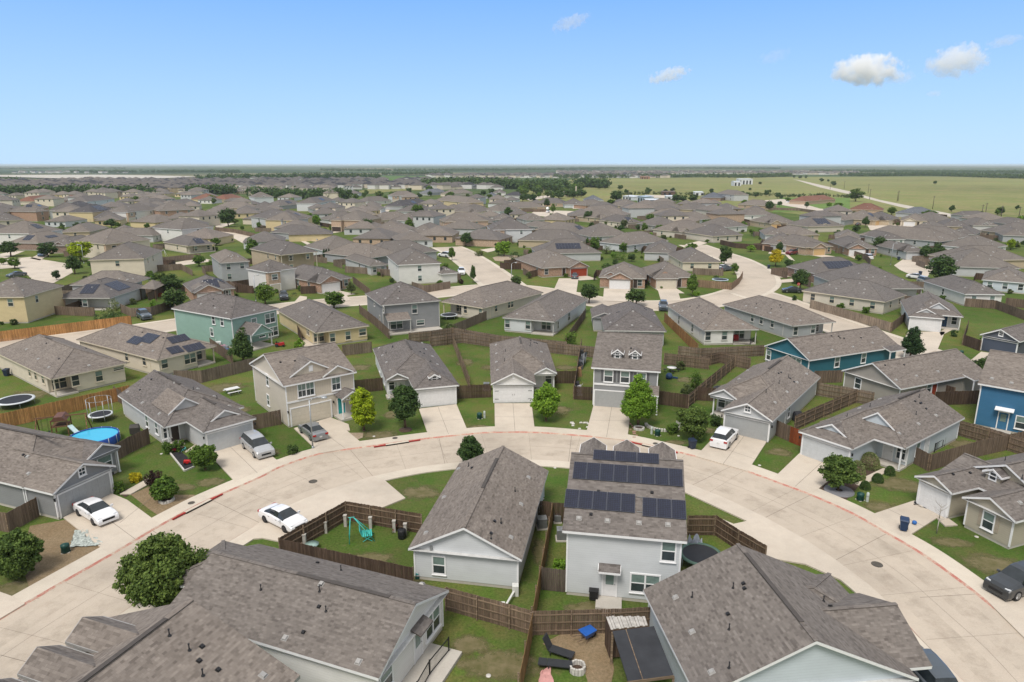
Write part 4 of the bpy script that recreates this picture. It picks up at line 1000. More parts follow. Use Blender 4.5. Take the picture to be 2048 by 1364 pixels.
# --- teal house (N16)
h = House((1528, 693), (1607, 722), 2.75, 'teal single-storey house with white corner boards', wall='E', name='single_storey_house', dr=5)
h.wing(0, 0, 8.9, 19.0, ax='y', lo='g', hi='g'); h.wpx('f', 1537, 710, .85, 1.4, .35, style='wb'); h.wpx('r', 1674, 724, .85, 1.4, 8.55, style='wb'); h.wpx('r', 1727, 716, .85, 1.4, 8.55, style='wb'); h.window('f', 6.2, 1.5, 1.8, 1.4, .35, style='wb')
h.shed(8.5, 15.5, 10.0, 19, 2.5, 2.9, low='+x'); h.vents([(1617, 706), (1664, 700), (1706, 694), (1745, 686)]); h.vents([(1677, 673), (1688, 677), (1722, 676), (1680, 676), (1663, 672)], 'd'); h.finish()
# --- bright blue two-storey (N17)
h = House((1955, 769), (2048, 788), 5.3, 'bright blue two-storey house at the right edge with a small blue back door', wall='U', pitch=.42, name='two_storey_house', dr=8)
h.wing(0, 0, 13, 13, ax='x', lo='g', hi='g', pitch=.42); p = h.onwall(2006, 838, 'f', .35); h.door('f', p.x, .35, 'b', lite=True); h.patio(p.x - 1, -1.0, p.x + 1, .36, .17)
h.wpx('f', 2045, 846, 1.2, 1.4, .35, style='wb'); m = MB(); m.hexa([(-.9,-.7,0),(.9,-.7,0),(.9,0,.2),(-.9,0,.2),(-.9,-.7,.1),(.9,-.7,.1),(.9,0,.3),(-.9,0,.3)]); m.build('door_canopy', WHITE, h.root, (p.x, .35, 2.55))
h.vents([(1984, 757), (2023, 766)]); h.finish()
# --- slate garage house (N18)
h = std((1959, 670), (2040, 683), 'slate blue house with gabled garage and white attic vent, top right of the side street', (0, 4.3, 9.0, 20), gend='g', mhi='h', wall='D', gk='d', dr=-8)
h.window('f', 2.95, 3.3, .5, .55, .35, style='w'); h.vents([(1996, 655)], 'd'); h.finish()
# --- pale house with navy door (N19)
h = std((1816, 633), (1888, 639), 'pale house with navy front door and white garage across the side street', (0, 3.4, 9.3, 16.2), gend='h', mhi='g', wall='W', gk='w', dk='n', dr=2)
h.gablet(2.95, 1.25, 3.4, 3.1, 4, rise=.9, wall=WALLC['W']); h.gablet(5.3, 5.0, 3.8, 3.35, 5, rise=1.3, wall=WALLC['W']); h.vents([(1843, 619), (1862, 607)]); h.finish()

def back(A, B, label, x1, y1, wall, roof=None, trim=TRIMGREY, st=1, wins=(), sides=(), porch=None, vents=(), dark=(), solar=(), dr=0, pitch=.5, lo='h', hi='h', lwin=(), rwin=(), name=None, style=None):
    "a house whose back yard side faces the camera; hipped long roof"
    hh = 2.75 if st == 1 else 5.3
    H = House(A, B, hh, label, wall=wall, trim=trim, roof=roof, dr=dr, pitch=pitch, name=name or ('single_storey_house' if st == 1 else 'two_storey_house'))
    x1 = x1 or H.w; wb = .35
    H.px0 = H.px1 = None
    H.wing(0, 0, x1, y1, ax='y' if y1 > x1 else 'x', lo=lo, hi=hi, wbeg=(2.6 if porch else None) if y1 > x1 else None)
    if porch and y1 > x1:
        a, b = porch
        # closed rooms beside the covered patio
        for (u, v) in ((.35, a), (b, x1 - .35)):
            if v - u > .5: H.wl.poly([(u, .35, .2), (v, .35, .2), (v, .35, 2.6), (u, .35, 2.6)]); H.wl.poly([(v, .35, .2), (v, 2.6, .2), (v, 2.6, 2.6), (v, .35, 2.6)]); H.wl.poly([(u, 2.6, .2), (u, .35, .2), (u, .35, 2.6), (u, 2.6, 2.6)]); H.found.box(u + .03, .4, -.1, v - .03, 2.6, .2)
        H.patio(a, .1, b, 2.65, .14); H.window('f', (a + b) / 2, 1.3, 1.7, 1.7, 2.6)
        if a < 1: H.post(.4, .4, 2.55)
        if b > x1 - 1: H.post(x1 - .4, .4, 2.55)
    for px, py, w_, h_ in wins: H.wpx('f', px, py, w_, h_, .35)
    for px, py, w_, h_ in lwin: H.wpx('l', px, py, w_, h_, .35)
    for px, py, w_, h_ in rwin: H.wpx('r', px, py, w_, h_, x1 - .35)
    H.vents(vents); H.vents(dark, 'd'); H.x1 = x1; H.y1 = y1
    return H
h = back((102, 760), (256, 729), 'cream house with brown-grey hip roof behind the new orange fence, patio at left corner', 9.6, 22.5, 'C', trim=TRIMTAN, porch=(.35, 3.0), wins=((151, 761, .85, 1.4), (198, 752, .85, 1.4), (237, 737, 1.3, .4)), lwin=((86, 756, .8, 1.3), (70, 742, .8, 1.3), (57, 731, .8, 1.2)),
  vents=((53, 699), (77, 718), (98, 735), (178, 731), (195, 700), (208, 702), (226, 714)), dark=((93, 687), (118, 718), (165, 687), (172, 697), (189, 700)), dr=3); h.ridge_vent(12.5, 15, 4.8, 5.1); h.finish()
h = back((315, 722), (437, 695), 'cream house with four dark solar arrays on its hip roof', 9.6, 22.5, 'C', trim=TRIMTAN, porch=(6.3, 9.2), wins=((329, 727, .9, 1.3), (380, 717, 1.8, 1.4)), lwin=((288, 717, .8, 1.3), (251, 696, .8, 1.3)), vents=((240, 667), (283, 690), (306, 702), (303, 653)), dark=((285, 665), (327, 676)), dr=5)
h.solar(272, 681, 1, 3); h.solar(298, 677, 2, 2, land=True); h.solar(357, 678, 1, 3); h.solar(350, 700, 1, 2); h.solar(388, 695, 1, 3); h.finish()
h = back((462, 639), (565, 620), 'mint green two-storey house with gabled patio roof', 9.9, 16.5, 'M', trim=WHITE, st=2, wins=((508, 645, .95, 1.4), (540, 636, 2.0, 1.6), (547, 670, 2.0, 1.5), (525, 677, 1.2, .9)), lwin=((427, 638, .7, 1.4), (444, 641, .7, 1.4), (424, 664, .7, 1.3)), vents=((402, 608), (430, 616), (453, 626), (509, 621)), dark=((427, 612), (465, 615), (427, 598)), dr=7)
h.gablet(3.0, -3.6, 4.3, 2.6, 4.0, rise=1.5, wall=WALLC['M'], name='patio_gable'); h.post(.95, -3.4, 2.6); h.post(5.0, -3.4, 2.6); h.patio(.6, -3.6, 5.4, .3, .14); h.finish()
h = back((631, 667), (739, 654), 'pale yellow house with grey hip roof between the mint and the cream two-storey houses', 9.6, 22.5, 'Y', trim=TRIMTAN, porch=(.35, 2.4), wins=((665, 675, .85, 1.4), (696, 671, .85, 1.4), (725, 664, 1.2, 1.1)), lwin=((614, 652, .7, 1.2), (616, 645, .7, 1.3)), vents=((605, 616), (619, 634), (633, 651), (684, 652)), dark=((635, 624), (664, 626), (700, 634), (690, 620)), dr=4); h.finish()
h = back((762, 612), (876, 604), 'light grey two-storey house with blue patio chairs under its covered porch', 11.5, 13.0, 'A', trim=TRIMGREY, st=2, wins=((829, 618, .9, 1.5), (841, 647, 1.4, .9)), lwin=((749, 607, .7, .9), (767, 619, .7, 1.0), (760, 638, .7, 1.2)), vents=((754, 586), (771, 597), (845, 600), (798, 574), (796, 597)), dark=((768, 603), (799, 583)), dr=4)
h.wl.v = h.wl.v; h.shed(.6, -2.0, 5.0, .5, 2.6, 3.6); h.patio(.6, -2.2, 11, .36, .16); h.window('f', 2.8, 1.4, 2.2, 1.8, .35); h.finish()
h = back((882, 604), (968, 617), 'cream house on the left of the white-walled hip-roofed pair, trampoline under its porch', 11.2, 21, 'O', trim=TRIMTAN, wins=((931, 619, .8, 1.4), (961, 625, .8, 1.4)), rwin=((992, 615, .8, 1.3), (1018, 607, .8, 1.3), (1024, 605, .8, 1.3)), vents=((906, 599), (929, 601), (950, 604), (973, 602), (1000, 594), (1022, 584), (1040, 580)), dr=-1, porch=(.35, 5.2)); h.finish()
h = back((1004, 636), (1111, 645), 'white-walled hip-roofed house with screened corner patio', 10.2, 23, 'W', trim=TRIMGREY, wins=((1015, 647, .85, 1.4), (1056, 650, .85, 1.4)), rwin=((1116, 650, .6, 1.3), (1138, 633, 1.2, 1.4)), vents=((1034, 628), (1085, 633), (1108, 631), (1124, 620), (1145, 607), (1150, 589)), dr=0, porch=(5.6, 9.9)); h.finish()
h = back((1208, 662), (1331, 664), 'light grey hip-roofed house directly behind the two-dormer house', 10.5, 18, 'G', trim=TRIMGREY, wins=((1269, 674, 1.9, 1.2), (1311, 672, 1.3, .9)), vents=((1212, 624), (1219, 628), (1221, 645), (1234, 651), (1264, 651), (1302, 653), (1266, 623), (1309, 632)), dark=((1234, 625), (1238, 624), (1289, 617), (1292, 620), (1281, 609)), dr=0, porch=(1.0, 4.4))
h.wing(-1.6, 10, 3, 18.2, ax='y', lo='g', hi='g', walls=True, pitch=.4); h.finish()
h = back((1407, 662), (1517, 660), 'white-walled house with red barbecue on its railed patio', 9.8, 21.5, 'V', trim=TRIMGREY, wins=((1416, 672, .85, 1.4), (1449, 671, .85, 1.4)), lwin=((1385, 656, .8, 1.3), (1358, 640, .7, 1.5)), vents=((1348, 612), (1365, 622), (1385, 633), (1407, 647), (1432, 651), (1486, 649)), dark=((1380, 613), (1398, 612), (1404, 625), (1417, 628), (1394, 616)), porch=(5.4, 9.4)); h.finish()
h = back((1585, 653), (1671, 645), 'grey-walled hip-roofed house next to the side street fence, behind the teal house', 9.6, 20, 'G', trim=TRIMGREY, wins=((1591, 662, .85, 1.4), (1626, 658, .85, 1.4)), lwin=((1545, 646, .8, 1.3), (1523, 640, .8, 1.3), (1505, 636, .8, 1.2)), vents=((1492, 612), (1512, 616), (1541, 626), (1575, 638), (1600, 641), (1646, 638)), dark=((1513, 608), (1543, 618), (1562, 615), (1560, 610)), porch=(5.6, 9.2)); h.finish()
# ================================================================= HOUSES OF THE MIDDLE DISTANCE
# ax ay bx by depth storeys wall flags label   (eave corners of the side facing the camera)
MID = [
(383,585,471,577,13,1,'B','Gw 0.1 gg S','brick-fronted house with two pale gables and a small solar array, behind the mint house'),
(440,527,500,523,12,2,'G','W2','grey two-storey house with tall hip roof behind the brick-fronted houses'),
(530,545,593,537,9,2,'V','Bc','two-storey house with brick stair tower, dark car on its drive'),
(633,566,704,556,19,1,'B','Gw 0 g','house with pale brick garage gable, shrubs in its front garden'),
(561,511,636,504,14,2,'T','W2 P','tan two-storey house with patio above the brick garage gable house'),
(608,469,650,464,12,1,'G','Gg 0','grey house with brick corner, white-fronted pickup on its drive'),
(650,503,737,496,12,1,'W','W2','low white-walled house with long grey roof and three conifers behind'),
(664,440,722,442,11,2,'N','Gk 0','pale brick two-storey house with open dark garage'),  # open garage: its shaded inside is painted on as a closed dark door
(742,461,812,461,14,1,'B','Gc 1 g','brick house with orange arched garage gable'),
(809,467,870,468,15,1,'R','Gc 0 g','dark brick house with cream garage and white side wall'),
(888,444,978,442,14,2,'N','Bc W2','large orange brick two-storey house at the top of the side street'),
(981,460,1066,459,11,2,'W','Bl W2','white two-storey house with brown brick garage tower and long sloping side roof'),
(1076,508,1204,506,15,1,'L','S2','long grey-roofed house with wide solar array above the red garage house'),
(1035,481,1166,484,12,1,'T','', 'low roof house directly behind the wide solar array'),
(1083,537,1174,532,14,1,'B','Gr 1 g','brick house with red garage door'),
(1197,555,1293,558,14,1,'B','Gw .4 gg','brick house with white garage and three small gables'),
(1306,556,1394,555,15,1,'B','Gc 0','brick house with cream garage left of the corner trampoline yard'),
(1364,525,1442,525,11,1,'C','W2','cream house with grey hip roof above the corner trampoline yard'),
(1287,505,1350,507,14,1,'L','','light grey house with long roof behind the brick garage pair'),
(1256,491,1337,482,12,1,'W','W3','white-blue house with brown fence below its windows'),
(1180,474,1262,471,11,1,'L','W2','grey-roofed house right of the tan solar house'),
(1146,467,1192,463,16,1,'T','S W2','tan house with square solar array'),
(1358,464,1424,457,12,1,'O','Gc 0 g','oatmeal house with arched entry, left of the brick corner house'),
(1426,473,1487,470,14,1,'O','W3','oatmeal house with three windows and brick front, beside the narrow drive'),
(1523,487,1588,490,13,1,'B','Gg .6','brick and grey house behind the bright yellow tree'),
(1529,470,1575,471,13,1,'L','W1','light grey hip-roofed house above the yellow tree'),
(1590,471,1640,470,13,1,'T','W2','tan hip-roofed house with two small windows in the right middle rows'),
(1611,496,1667,493,13,1,'N','Go .3 g','tan brick house with gold garage door'),
(1693,496,1757,497,14,1,'B','Gw 0 g','brick house with white garage, dark red car before it'),
(1670,476,1722,478,12,1,'G','','grey hip roof house behind the white garage brick house'),
(1616,454,1690,452,16,1,'O','S3 g','broad-roofed house with rounded solar array'),
(1538,447,1595,446,13,1,'T','Go 0 g','tan house with gold garage beside the brown meadow'),
(1455,455,1497,452,13,1,'V','W1','white-walled hip house with satellite dish'),
(1488,431,1552,430,15,1,'V','W2','long white-walled house along the brown fence line'),
(1475,409,1530,412,12,1,'N','W2','long tan brick house at the edge of the park'),
(1365,443,1428,437,12,1,'P','W1','pale blue-walled house under a long grey roof'),
(1325,433,1382,430,11,1,'G','','grey hip-roofed house left of the pale blue-walled one'),
(1315,453,1367,451,11,1,'K','','taupe roof house behind the arched entry house'),
(1245,446,1283,444,13,1,'C','S g','cream gabled house with solar array facing the cul-de-sac'),
(1200,437,1247,434,13,1,'T','Gc 0','tan house with cream garage beside the dark round tree'),
(1270,424,1313,424,10,1,'W','W3','white-walled hip house with dark patio'),
(1258,413,1288,411,9,1,'T','','small pink-brown roofed house by the metal shed'),
(1318,417,1365,413,11,1,'C','Gc .2','cream house with tan garage by the metal shed'),
(1385,420,1423,416,12,1,'T','W1','brown-grey house with two bay trees in front'),
(1190,427,1250,421,12,1,'L','','low grey roof house right of the dark conifer'),
(1172,411,1216,409,9,1,'B','W2','red brick house below the blue-roofed barn'),
(1128,409,1172,409,9,1,'W','Gw .6','white garage house at the head of the far cul-de-sac'),
(1070,406,1128,407,10,1,'N','W2','brick arch house on the far cul-de-sac'),
(1020,417,1092,414,13,1,'T','W2','long tan house left of the far cul-de-sac'),
(1000,423,1042,419,10,1,'W','W1','white gabled house beside the tall narrow conifer'),
(1053,441,1095,440,11,1,'L','W2','light grey hip house left of the dark hedge'),
(1094,457,1125,455,9,1,'G','','grey house between hip roofs, behind the white two-storey gable'),
(985,440,1026,440,11,1,'G','','dark hip-roofed house behind the white two-storey house'),
(950,425,985,420,12,1,'C','Gc 0','cream house with tan garage and small trees'),
(873,422,916,423,14,1,'B','W1 g','orange brick gabled house with porch'),
(830,424,873,419,12,1,'L','','light grey hip-roofed house by the bushy tree'),
(826,443,892,434,12,1,'W','W2','white house with long L-shaped roof'),
(757,441,832,437,13,1,'C','W1','cream house with tapering roof right of the tan two-storey house'),
(723,430,755,429,24,2,'T','W2','tan two-storey house facing the paved cul-de-sac'),
(870,400,932,406,13,2,'Y','W2','yellow two-storey house with long sloping roof'),
(806,413,862,406,12,1,'G','Rd S','grey house with dark solar roof left of the yellow two-storey house'),
(784,392,836,391,9,2,'W','Bc W1','white two-storey house with brick corner at the paved cul-de-sac'),
(736,404,784,401,12,1,'V','W2','white-walled hip house with a white car in front'),
(905,388,946,385,10,1,'C','g','cream gabled house among the park trees'),
(970,392,994,392,9,1,'L','Rb','small slate-roofed house among dark trees'),
(633,407,672,401,13,2,'W','S W1','white two-storey house with large dark solar array'),
(625,419,662,418,12,1,'G','','hip-roofed house below the white two-storey solar house'),
(586,441,626,434,14,2,'Y','S W1','yellow two-storey house with wide solar array on its front slope'),
(638,438,668,441,13,1,'L','','light grey garage house by the lime green tree'),
(500,434,563,441,14,2,'L','W2','grey two-storey house with covered patio by the curving street'),
(505,417,556,416,12,1,'G','','plain grey-roofed house below the gold-gabled house'),
(508,395,548,394,10,2,'W','g','white house with gold gable'),
(560,412,610,408,12,1,'G','S','grey hip house with pale solar array'),
(425,415,492,417,14,1,'T','','long-roofed house left of the gold-gabled house'),
(405,424,438,428,13,1,'T','P W1','tan house with patio among the grey roofs, left of the round dark tree'),
(417,399,447,397,11,1,'Y','Rr','yellow-walled house with red tile roof'),
(452,399,490,396,11,1,'T','Rr','red-roofed house right of the yellow-walled red-roofed house'),
(363,460,429,454,11,2,'V','W1','white two-storey house above the solar-roofed cream house'),
(376,493,432,488,13,1,'C','S2 P W2','cream house with three rows of solar panels beside the curving street'),
(319,422,391,419,17,2,'B','W3','large brick two-storey house with white side wing'),
(300,412,356,408,18,1,'G','','huge grey roof behind the large brick two-storey house'),
(358,412,402,406,14,1,'G','','brown-grey roofed house right of the huge grey roof'),
(252,425,320,419,12,2,'V','Bc W2','white two-storey house with brick arch porch'),
(187,438,247,436,11,1,'T','','brown hip-roofed house below the black solar roof'),
(185,425,235,420,14,2,'Y','Rd S3','yellow-walled two-storey house with black solar-covered roof'),
(170,418,193,412,12,2,'C','Rd','cream house with dark panelled roof, left of the black solar roof'),
(306,472,338,467,14,1,'L','W2','grey-blue walled house behind the wooden play yard'),
(215,472,286,469,13,1,'G','','long grey roof behind the cream two-storey end wall'),
(118,465,180,464,14,1,'T','W1','tan house with dark porch gap under a long roof'),
(206,489,302,480,11,2,'C','Bc','cream two-storey house with brick front corner, blank side wall'),
(176,521,289,518,11,2,'C','W1','cream two-storey house with blank long wall above the grey solar house'),
(157,479,184,479,10,2,'W','W2','white gabled two-storey house behind the lime tree'),
(88,492,142,492,12,1,'R','g','dark brick house with pale gable, blue car on its drive'),
(59,468,127,460,12,2,'V','S2 W2','white two-storey house with dark solar panels on both slopes'),
(14,486,77,487,12,1,'R','S','dark brick house with porch column and solar array, far left'),
(97,422,169,420,12,2,'W','W4','long white two-storey house with brick front and four upper windows'),
(72,424,98,422,12,2,'B','W1','brick-fronted two-storey house left of the long white one'),
(30,419,82,418,11,2,'N','S W2','brick two-storey house with dark solar roof'),
(4,426,32,421,10,2,'C','W2','cream gabled two-storey house at the left edge'),
(-30,461,30,456,12,2,'W','','white two-storey house cut by the left edge'),
(-20,443,50,440,12,2,'C','W1','cream two-storey house cut by the left edge'),
(68,403,122,398,14,1,'C','Rr','house with big red-brown roof'),
(132,399,167,398,11,1,'W','Rr W1','white-walled house with brown roof right of the big red-brown roof'),
(175,404,230,398,12,2,'W','W2','white two-storey house with wide gable behind the black solar roof'),
(262,570,302,556,14,1,'L','P','grey house next to the garden gazebo'),
(112,597,221,597,15,1,'L','S2 W1 P','grey-walled house with large solar array at left, white-flowered bush by its wall'),
(-70,596,49,595,13,2,'Y','W2','yellow two-storey house at the left edge behind the orange fence'),
(740,517,800,508,14,1,'G','P','grey-walled house under the overlapping roofs left of the two-storey pair'),
(795,531,883,527,12,2,'V','W1','white two-storey house whose yard borders the back street'),
(740,533,776,530,14,1,'L','W2','single-storey wing house left of the white two-storey back street house'),
(745,513,876,503,13,1,'G','','long roof right behind the white two-storey back street house'),
(883,549,918,546,7,1,'V','','white garage wing house beside the back street corner'),
(1603,582,1771,605,12,1,'O','W4','long oatmeal house with five windows beside the grey plank fence'),
(1700,578,1849,578,20,1,'L','P W1','light grey house behind the long oatmeal house'),
(1630,548,1752,544,13,1,'R','S2','dark brick house with stepped solar array at the curve'),
(1929,589,2010,590,18,1,'V','W2','white-walled house above the navy door house'),
(1963,560,2062,568,15,1,'P','W3','pale blue-walled house at the right edge'),
(1904,534,2042,538,14,1,'L','','long-roofed light grey house at the right edge below the round green tree'),
(1920,522,2060,520,13,1,'T','','tan long-roofed house at the right edge'),
(1768,479,1812,479,12,1,'V','W3','white-walled house above the street lamp lawn'),
(1880,484,1921,479,24,1,'G','W1 P','long grey-roofed house with patio, right rows'),
(1807,503,1852,503,13,1,'L','Gl 0 w','light grey house with full-width white garage'),
(1965,499,2016,492,13,1,'V','W3','white-walled hip house on the right'),
(1920,477,1942,472,16,1,'V','W2','white end wall house behind the long grey roof'),
(1895,467,1950,470,12,1,'L','','grey house with dark open side on the right'),
(1880,453,1946,455,12,1,'T','','brown-grey roofed house in the right back rows'),
(1820,456,1876,459,12,1,'G','','grey hip roof left of the brown-grey one in the right back rows'),
(1800,441,1856,443,12,1,'C','Gw .2 g','house with white gabled garage in the right back rows'),
(1870,444,1916,442,11,1,'T','','tan hip house by the gravel road'),
(1945,451,2000,452,12,1,'L','g','grey house with pale gable at the field edge'),
(1960,461,2022,468,12,1,'T','W2','tan house with long porch at the field edge'),
(2005,471,2062,473,12,1,'G','','grey-roofed house at the right edge of the field row'),
(2030,450,2075,450,11,1,'G','','small house at the right edge touching the field'),
(1740,441,1776,438,12,1,'T','Go .2 S','tan garage house on the right cul-de-sac'),
(1690,441,1714,438,12,1,'G','','grey house by the parked cars on the right cul-de-sac'),
(1772,441,1800,437,11,1,'T','Gc 0','tan house with cream garage, right cul-de-sac'),
(1698,419,1766,421,15,1,'N','Rr','long brick building with brown roof at the park'),
(1612,403,1672,399,13,1,'N','Rr g','brick building with front gable at the park'),
(1790,425,1830,428,10,1,'L','Rb','slate-roofed house near the gravel road'),
(1900,429,1925,431,9,1,'G','','small dark-roofed house beside the gravel road'),
(1400,395,1442,396,13,1,'R','Rb','dark brick house with slate blue hip roof'),
(1432,387,1468,390,11,2,'L','W3','pale two-storey building with many windows at the field edge'),
(1170,401,1208,401,14,1,'V','Rb g','blue-roofed barn with white gable'),
(1125,387,1156,387,13,1,'T','','steep brown-roofed house with tall chimney'),
(1040,392,1058,391,8,1,'L','Rd','small dark-roofed shed house by the trees'),
(985,386,1012,386,9,1,'V','g','white gabled house between the park trees'),
(860,386,895,384,10,1,'G','Rb','low blue-grey roofed building by the trees'),
]
RF = dict(r=ROOF_RED, d=ROOF_DARK, b=ROOF_BLUE)
def gen(rec, idx):
    ax, ay, bx, by, d, st, wall, fl, label = rec
    F = fl.split()
    hh = 2.75 if st == 1 else 5.3
    roof = ROOF_MID if ay < 560 else ROOF2
    for f in F:
        if f[0] == 'R': roof = RF[f[1]]
    trim = TRIMTAN if wall in 'TYCNO' else (WHITE if wall in 'WPV' else TRIMGREY)
    # keep the near eave roughly square to a plausible frontage
    H = House((ax, ay), (bx, by), hh, label, wall=wall, trim=trim, roof=roof, pitch=.5, name='single_storey_house' if st == 1 else 'two_storey_house')
    H.detail = False
    w = H.w; rnd = random.Random(idx)
    if ay < 545: d = max(19, d * 1.5) if w < 14 else (max(d, 14) if w > 18 else max(d * 1.3, 18))
    ga = [f for f in F if f[0] == 'G']
    gable = sum(f.count('g') for f in F if f.startswith('g'))
    if w >= d: H.wing(0, 0, w, d, ax='x')
    else: H.wing(0, 0, w, d, ax='y', wbeg=(2.2 if 'P' in F else None))
    if 'P' in F and w < d:
        H.post(.4, .4, hh - .2); H.post(w - .4, .4, hh - .2); H.patio(.3, .1, w - .3, 2.3)
        H.window('f', w * .35, hh - 1.3, 1.6, 1.6, 2.2)
    if ga:
        gk = ga[0][1]; frac = float(F[F.index(ga[0]) + 1]); gw = min(4.9, w - 2)
        x0 = frac * (w - 6.2); x0 = max(0.0, min(x0, w - 6.2)) if w > 6.4 else 0
        gx1 = min(x0 + 6.2, w)
        H.wing(x0, -1.6, gx1, 4, ax='y', lo='g' if gable else 'h', hi='g', wend=.35)
        H.garage('f', (x0 + gx1) / 2, -1.25, gw, 2.15, gk)
        fx = (x0 + gx1) / 2
        if w > 8.5:
            ox = w - 1.6 if x0 < w / 2 - 2 else 1.6
            H.window('f', ox, 1.5, 1.0, 1.4, .35)
            H.door('f', gx1 + .7 if x0 < w/2 - 2 else x0 - .7, .35, 'k')
        # drive in front of the garage
        m = MB(); m.poly([(fx - 2.7, -7.5, -.0), (fx + 2.7, -7.5, -.0), (fx + 2.7, -1.3, .02), (fx - 2.7, -1.3, .02)])
        o = m.build('driveway', CONC, None); o.matrix_world = H.M; tag(o, kind='structure')
    if gable > 1 or (gable and not ga): H.gablet(w * (.25 if ga else .5), .9, 3.6, hh + .15, 4, rise=.95)
    nw = sum(int(f[1]) for f in F if f[0] == 'W')
    for k in range(nw):
        x = (k + .6) * w / (nw + .2)
        if ga and st == 1 and abs(x - fx) < 3.8: continue
        H.window('f', x, hh - 1.25, .95, 1.35, .35)
        if st == 2 and k % 2 == 0 and not ga: H.window('f', x, 1.5, .95, 1.35, .35)
    if ay > 430:
        for sd, pl in (('l', .35), ('r', w - .35)):
            for y in (4, 9): 
                if y < d - 2 and rnd.random() < .7: H.window(sd, y, hh - 1.25, .8, 1.3, pl)
    for f in F:
        if f[0] == 'B' and st == 2:
            m = MB(); x1 = min(5.4, w * .4); m.box(.3, -.9, 0, x1, .34, hh - .3); m.build('brick_bay', WALLC['N'], H.root); H.wing(.05, -1.2, x1 + .3, 3, ax='y', lo='h', hi='g', walls=False)
            if w > 7: H.window('f', x1/2 + .2, hh - 1.4, 1.4, 1.2, -.9); H.garage('f', x1/2 + .2, -.92, min(4.4, x1 - .8), 2.1, 'c')
        if f[0] == 'S':
            n = {'S': 1, 'S2': 2, 'S3': 3}[f]; cols = {1: 5, 2: 8, 3: 7}[n]; rows = {1: 2, 2: 2, 3: 3}[n]
            if w >= d: H.solar_at(w * .5, d * .24, rows, min(cols, int(w - 5)))
            else: H.solar_at(w * .5, w * .24, min(2, rows), 3); H.solar_at(w * .78, d * .5, 1 + (n > 1), 5 if n < 3 else 7)
        if f == 'g' and not ga and wall == 'W': pass
    if ay > 410:
        for k in range(rnd.randint(3, 6)):
            x, y = rnd.uniform(1.5, w - 1.5), rnd.uniform(1.2, min(d, w) * .42)
            H.place(mesh1('vent', vent_mesh), 'roof_vent', x, y)
        for k in range(2):
            x, y = rnd.uniform(2, w - 2), rnd.uniform(1.5, d * .45); z = H.rz(x, y)[0]
            link('vent_pipe', mesh1('pipe', pipe_mesh), H.root, (x, y, z))
    if 'tall chimney' in label:
        m = MB(); m.box(w - 2.2, 3, 2, w - 1.2, 4, 9.5); m.box(w - 2.3, 2.9, 9.3, w - 1.1, 4.1, 9.5); m.build('chimney', WALLC['C'], H.root)
    H.finish(); return H
MIDH = [gen(r_, i) for i, r_ in enumerate(MID)]
print('mid widths', [(round(h_.w, 1), r_[8][:30]) for h_, r_ in zip(MIDH, MID) if h_.w < 6.5 or h_.w > 24])
import numpy as np
# ================================================================= FENCES
def fence(px, label, mat=None, near=False, h=1.83, rails=None, z0=0.03, posts=True, name='wooden_fence', group='back yard fences', boards=None):
    mat = mat or FENCE; pts = [at(*p) for p in px]
    r = empty(name, (pts[0].x, pts[0].y, 0), 0, label, 'fence', group); off = pts[0].copy()
    bm = MB(); rl = MB(); rnd = random.Random(int(px[0][0] * 7 + px[0][1]))
    pm = None
    for a, b in zip(pts, pts[1:]):
        d = b - a; L = d.length; t = d / L; n = Vector((-t.y, t.x, 0))
        if n.dot(Vector((0, 0, 0)) - a) < 0: n = -n       # towards the camera
        a0 = a - off
        if near:
            k = int(L / .145)
            for i in range(k):
                p = a0 + t * (i * L / k + .004); q = a0 + t * ((i + 1) * L / k - .010); hh = h + rnd.uniform(-.025, .025); o1 = n * rnd.uniform(-.006, .006)
                bm.hexa([p + o1 - n*.011, q + o1 - n*.011, q + o1 + n*.011, p + o1 + n*.011] + [v + Vector((0, 0, hh)) for v in (p + o1 - n*.011, q + o1 - n*.011, q + o1 + n*.011, p + o1 + n*.011)])
        else:
            p, q = a0, a0 + t * L
            bm.hexa([p - n*.02, q - n*.02, q + n*.02, p + n*.02] + [v + Vector((0, 0, h)) for v in (p - n*.02, q - n*.02, q + n*.02, p + n*.02)])
        if rails is not False:
            sg = 1 if rails == 'near' else -1
            for z in (.35, .95, 1.55) if near else (.35, 1.5):
                rl.bar(a0 + n*sg*.035 + Vector((0, 0, z)), a0 + t*L + n*sg*.035 + Vector((0, 0, z)), .04, .085)
        if posts:
            k = max(1, round(L / 2.4))
            if not near: k = max(1, round(L / 4.8))
            if pm is None:
                m = MB(); m.box(-.045, -.045, 0, .045, .045, h + .03); pm = m.mesh('post', RAILM)
            sg = 1 if rails == 'near' else -1
            for i in range(k + (1 if b is pts[-1] else 0)): link('post', pm, r, a0 + t * (i * L / k) + n * sg * .1, (0, 0, math.atan2(t.y, t.x)))
    bm.build('board_panel', mat, r, (0, 0, z0)); 
    if rl.f: rl.build('rails', RAILM, r)
    return r
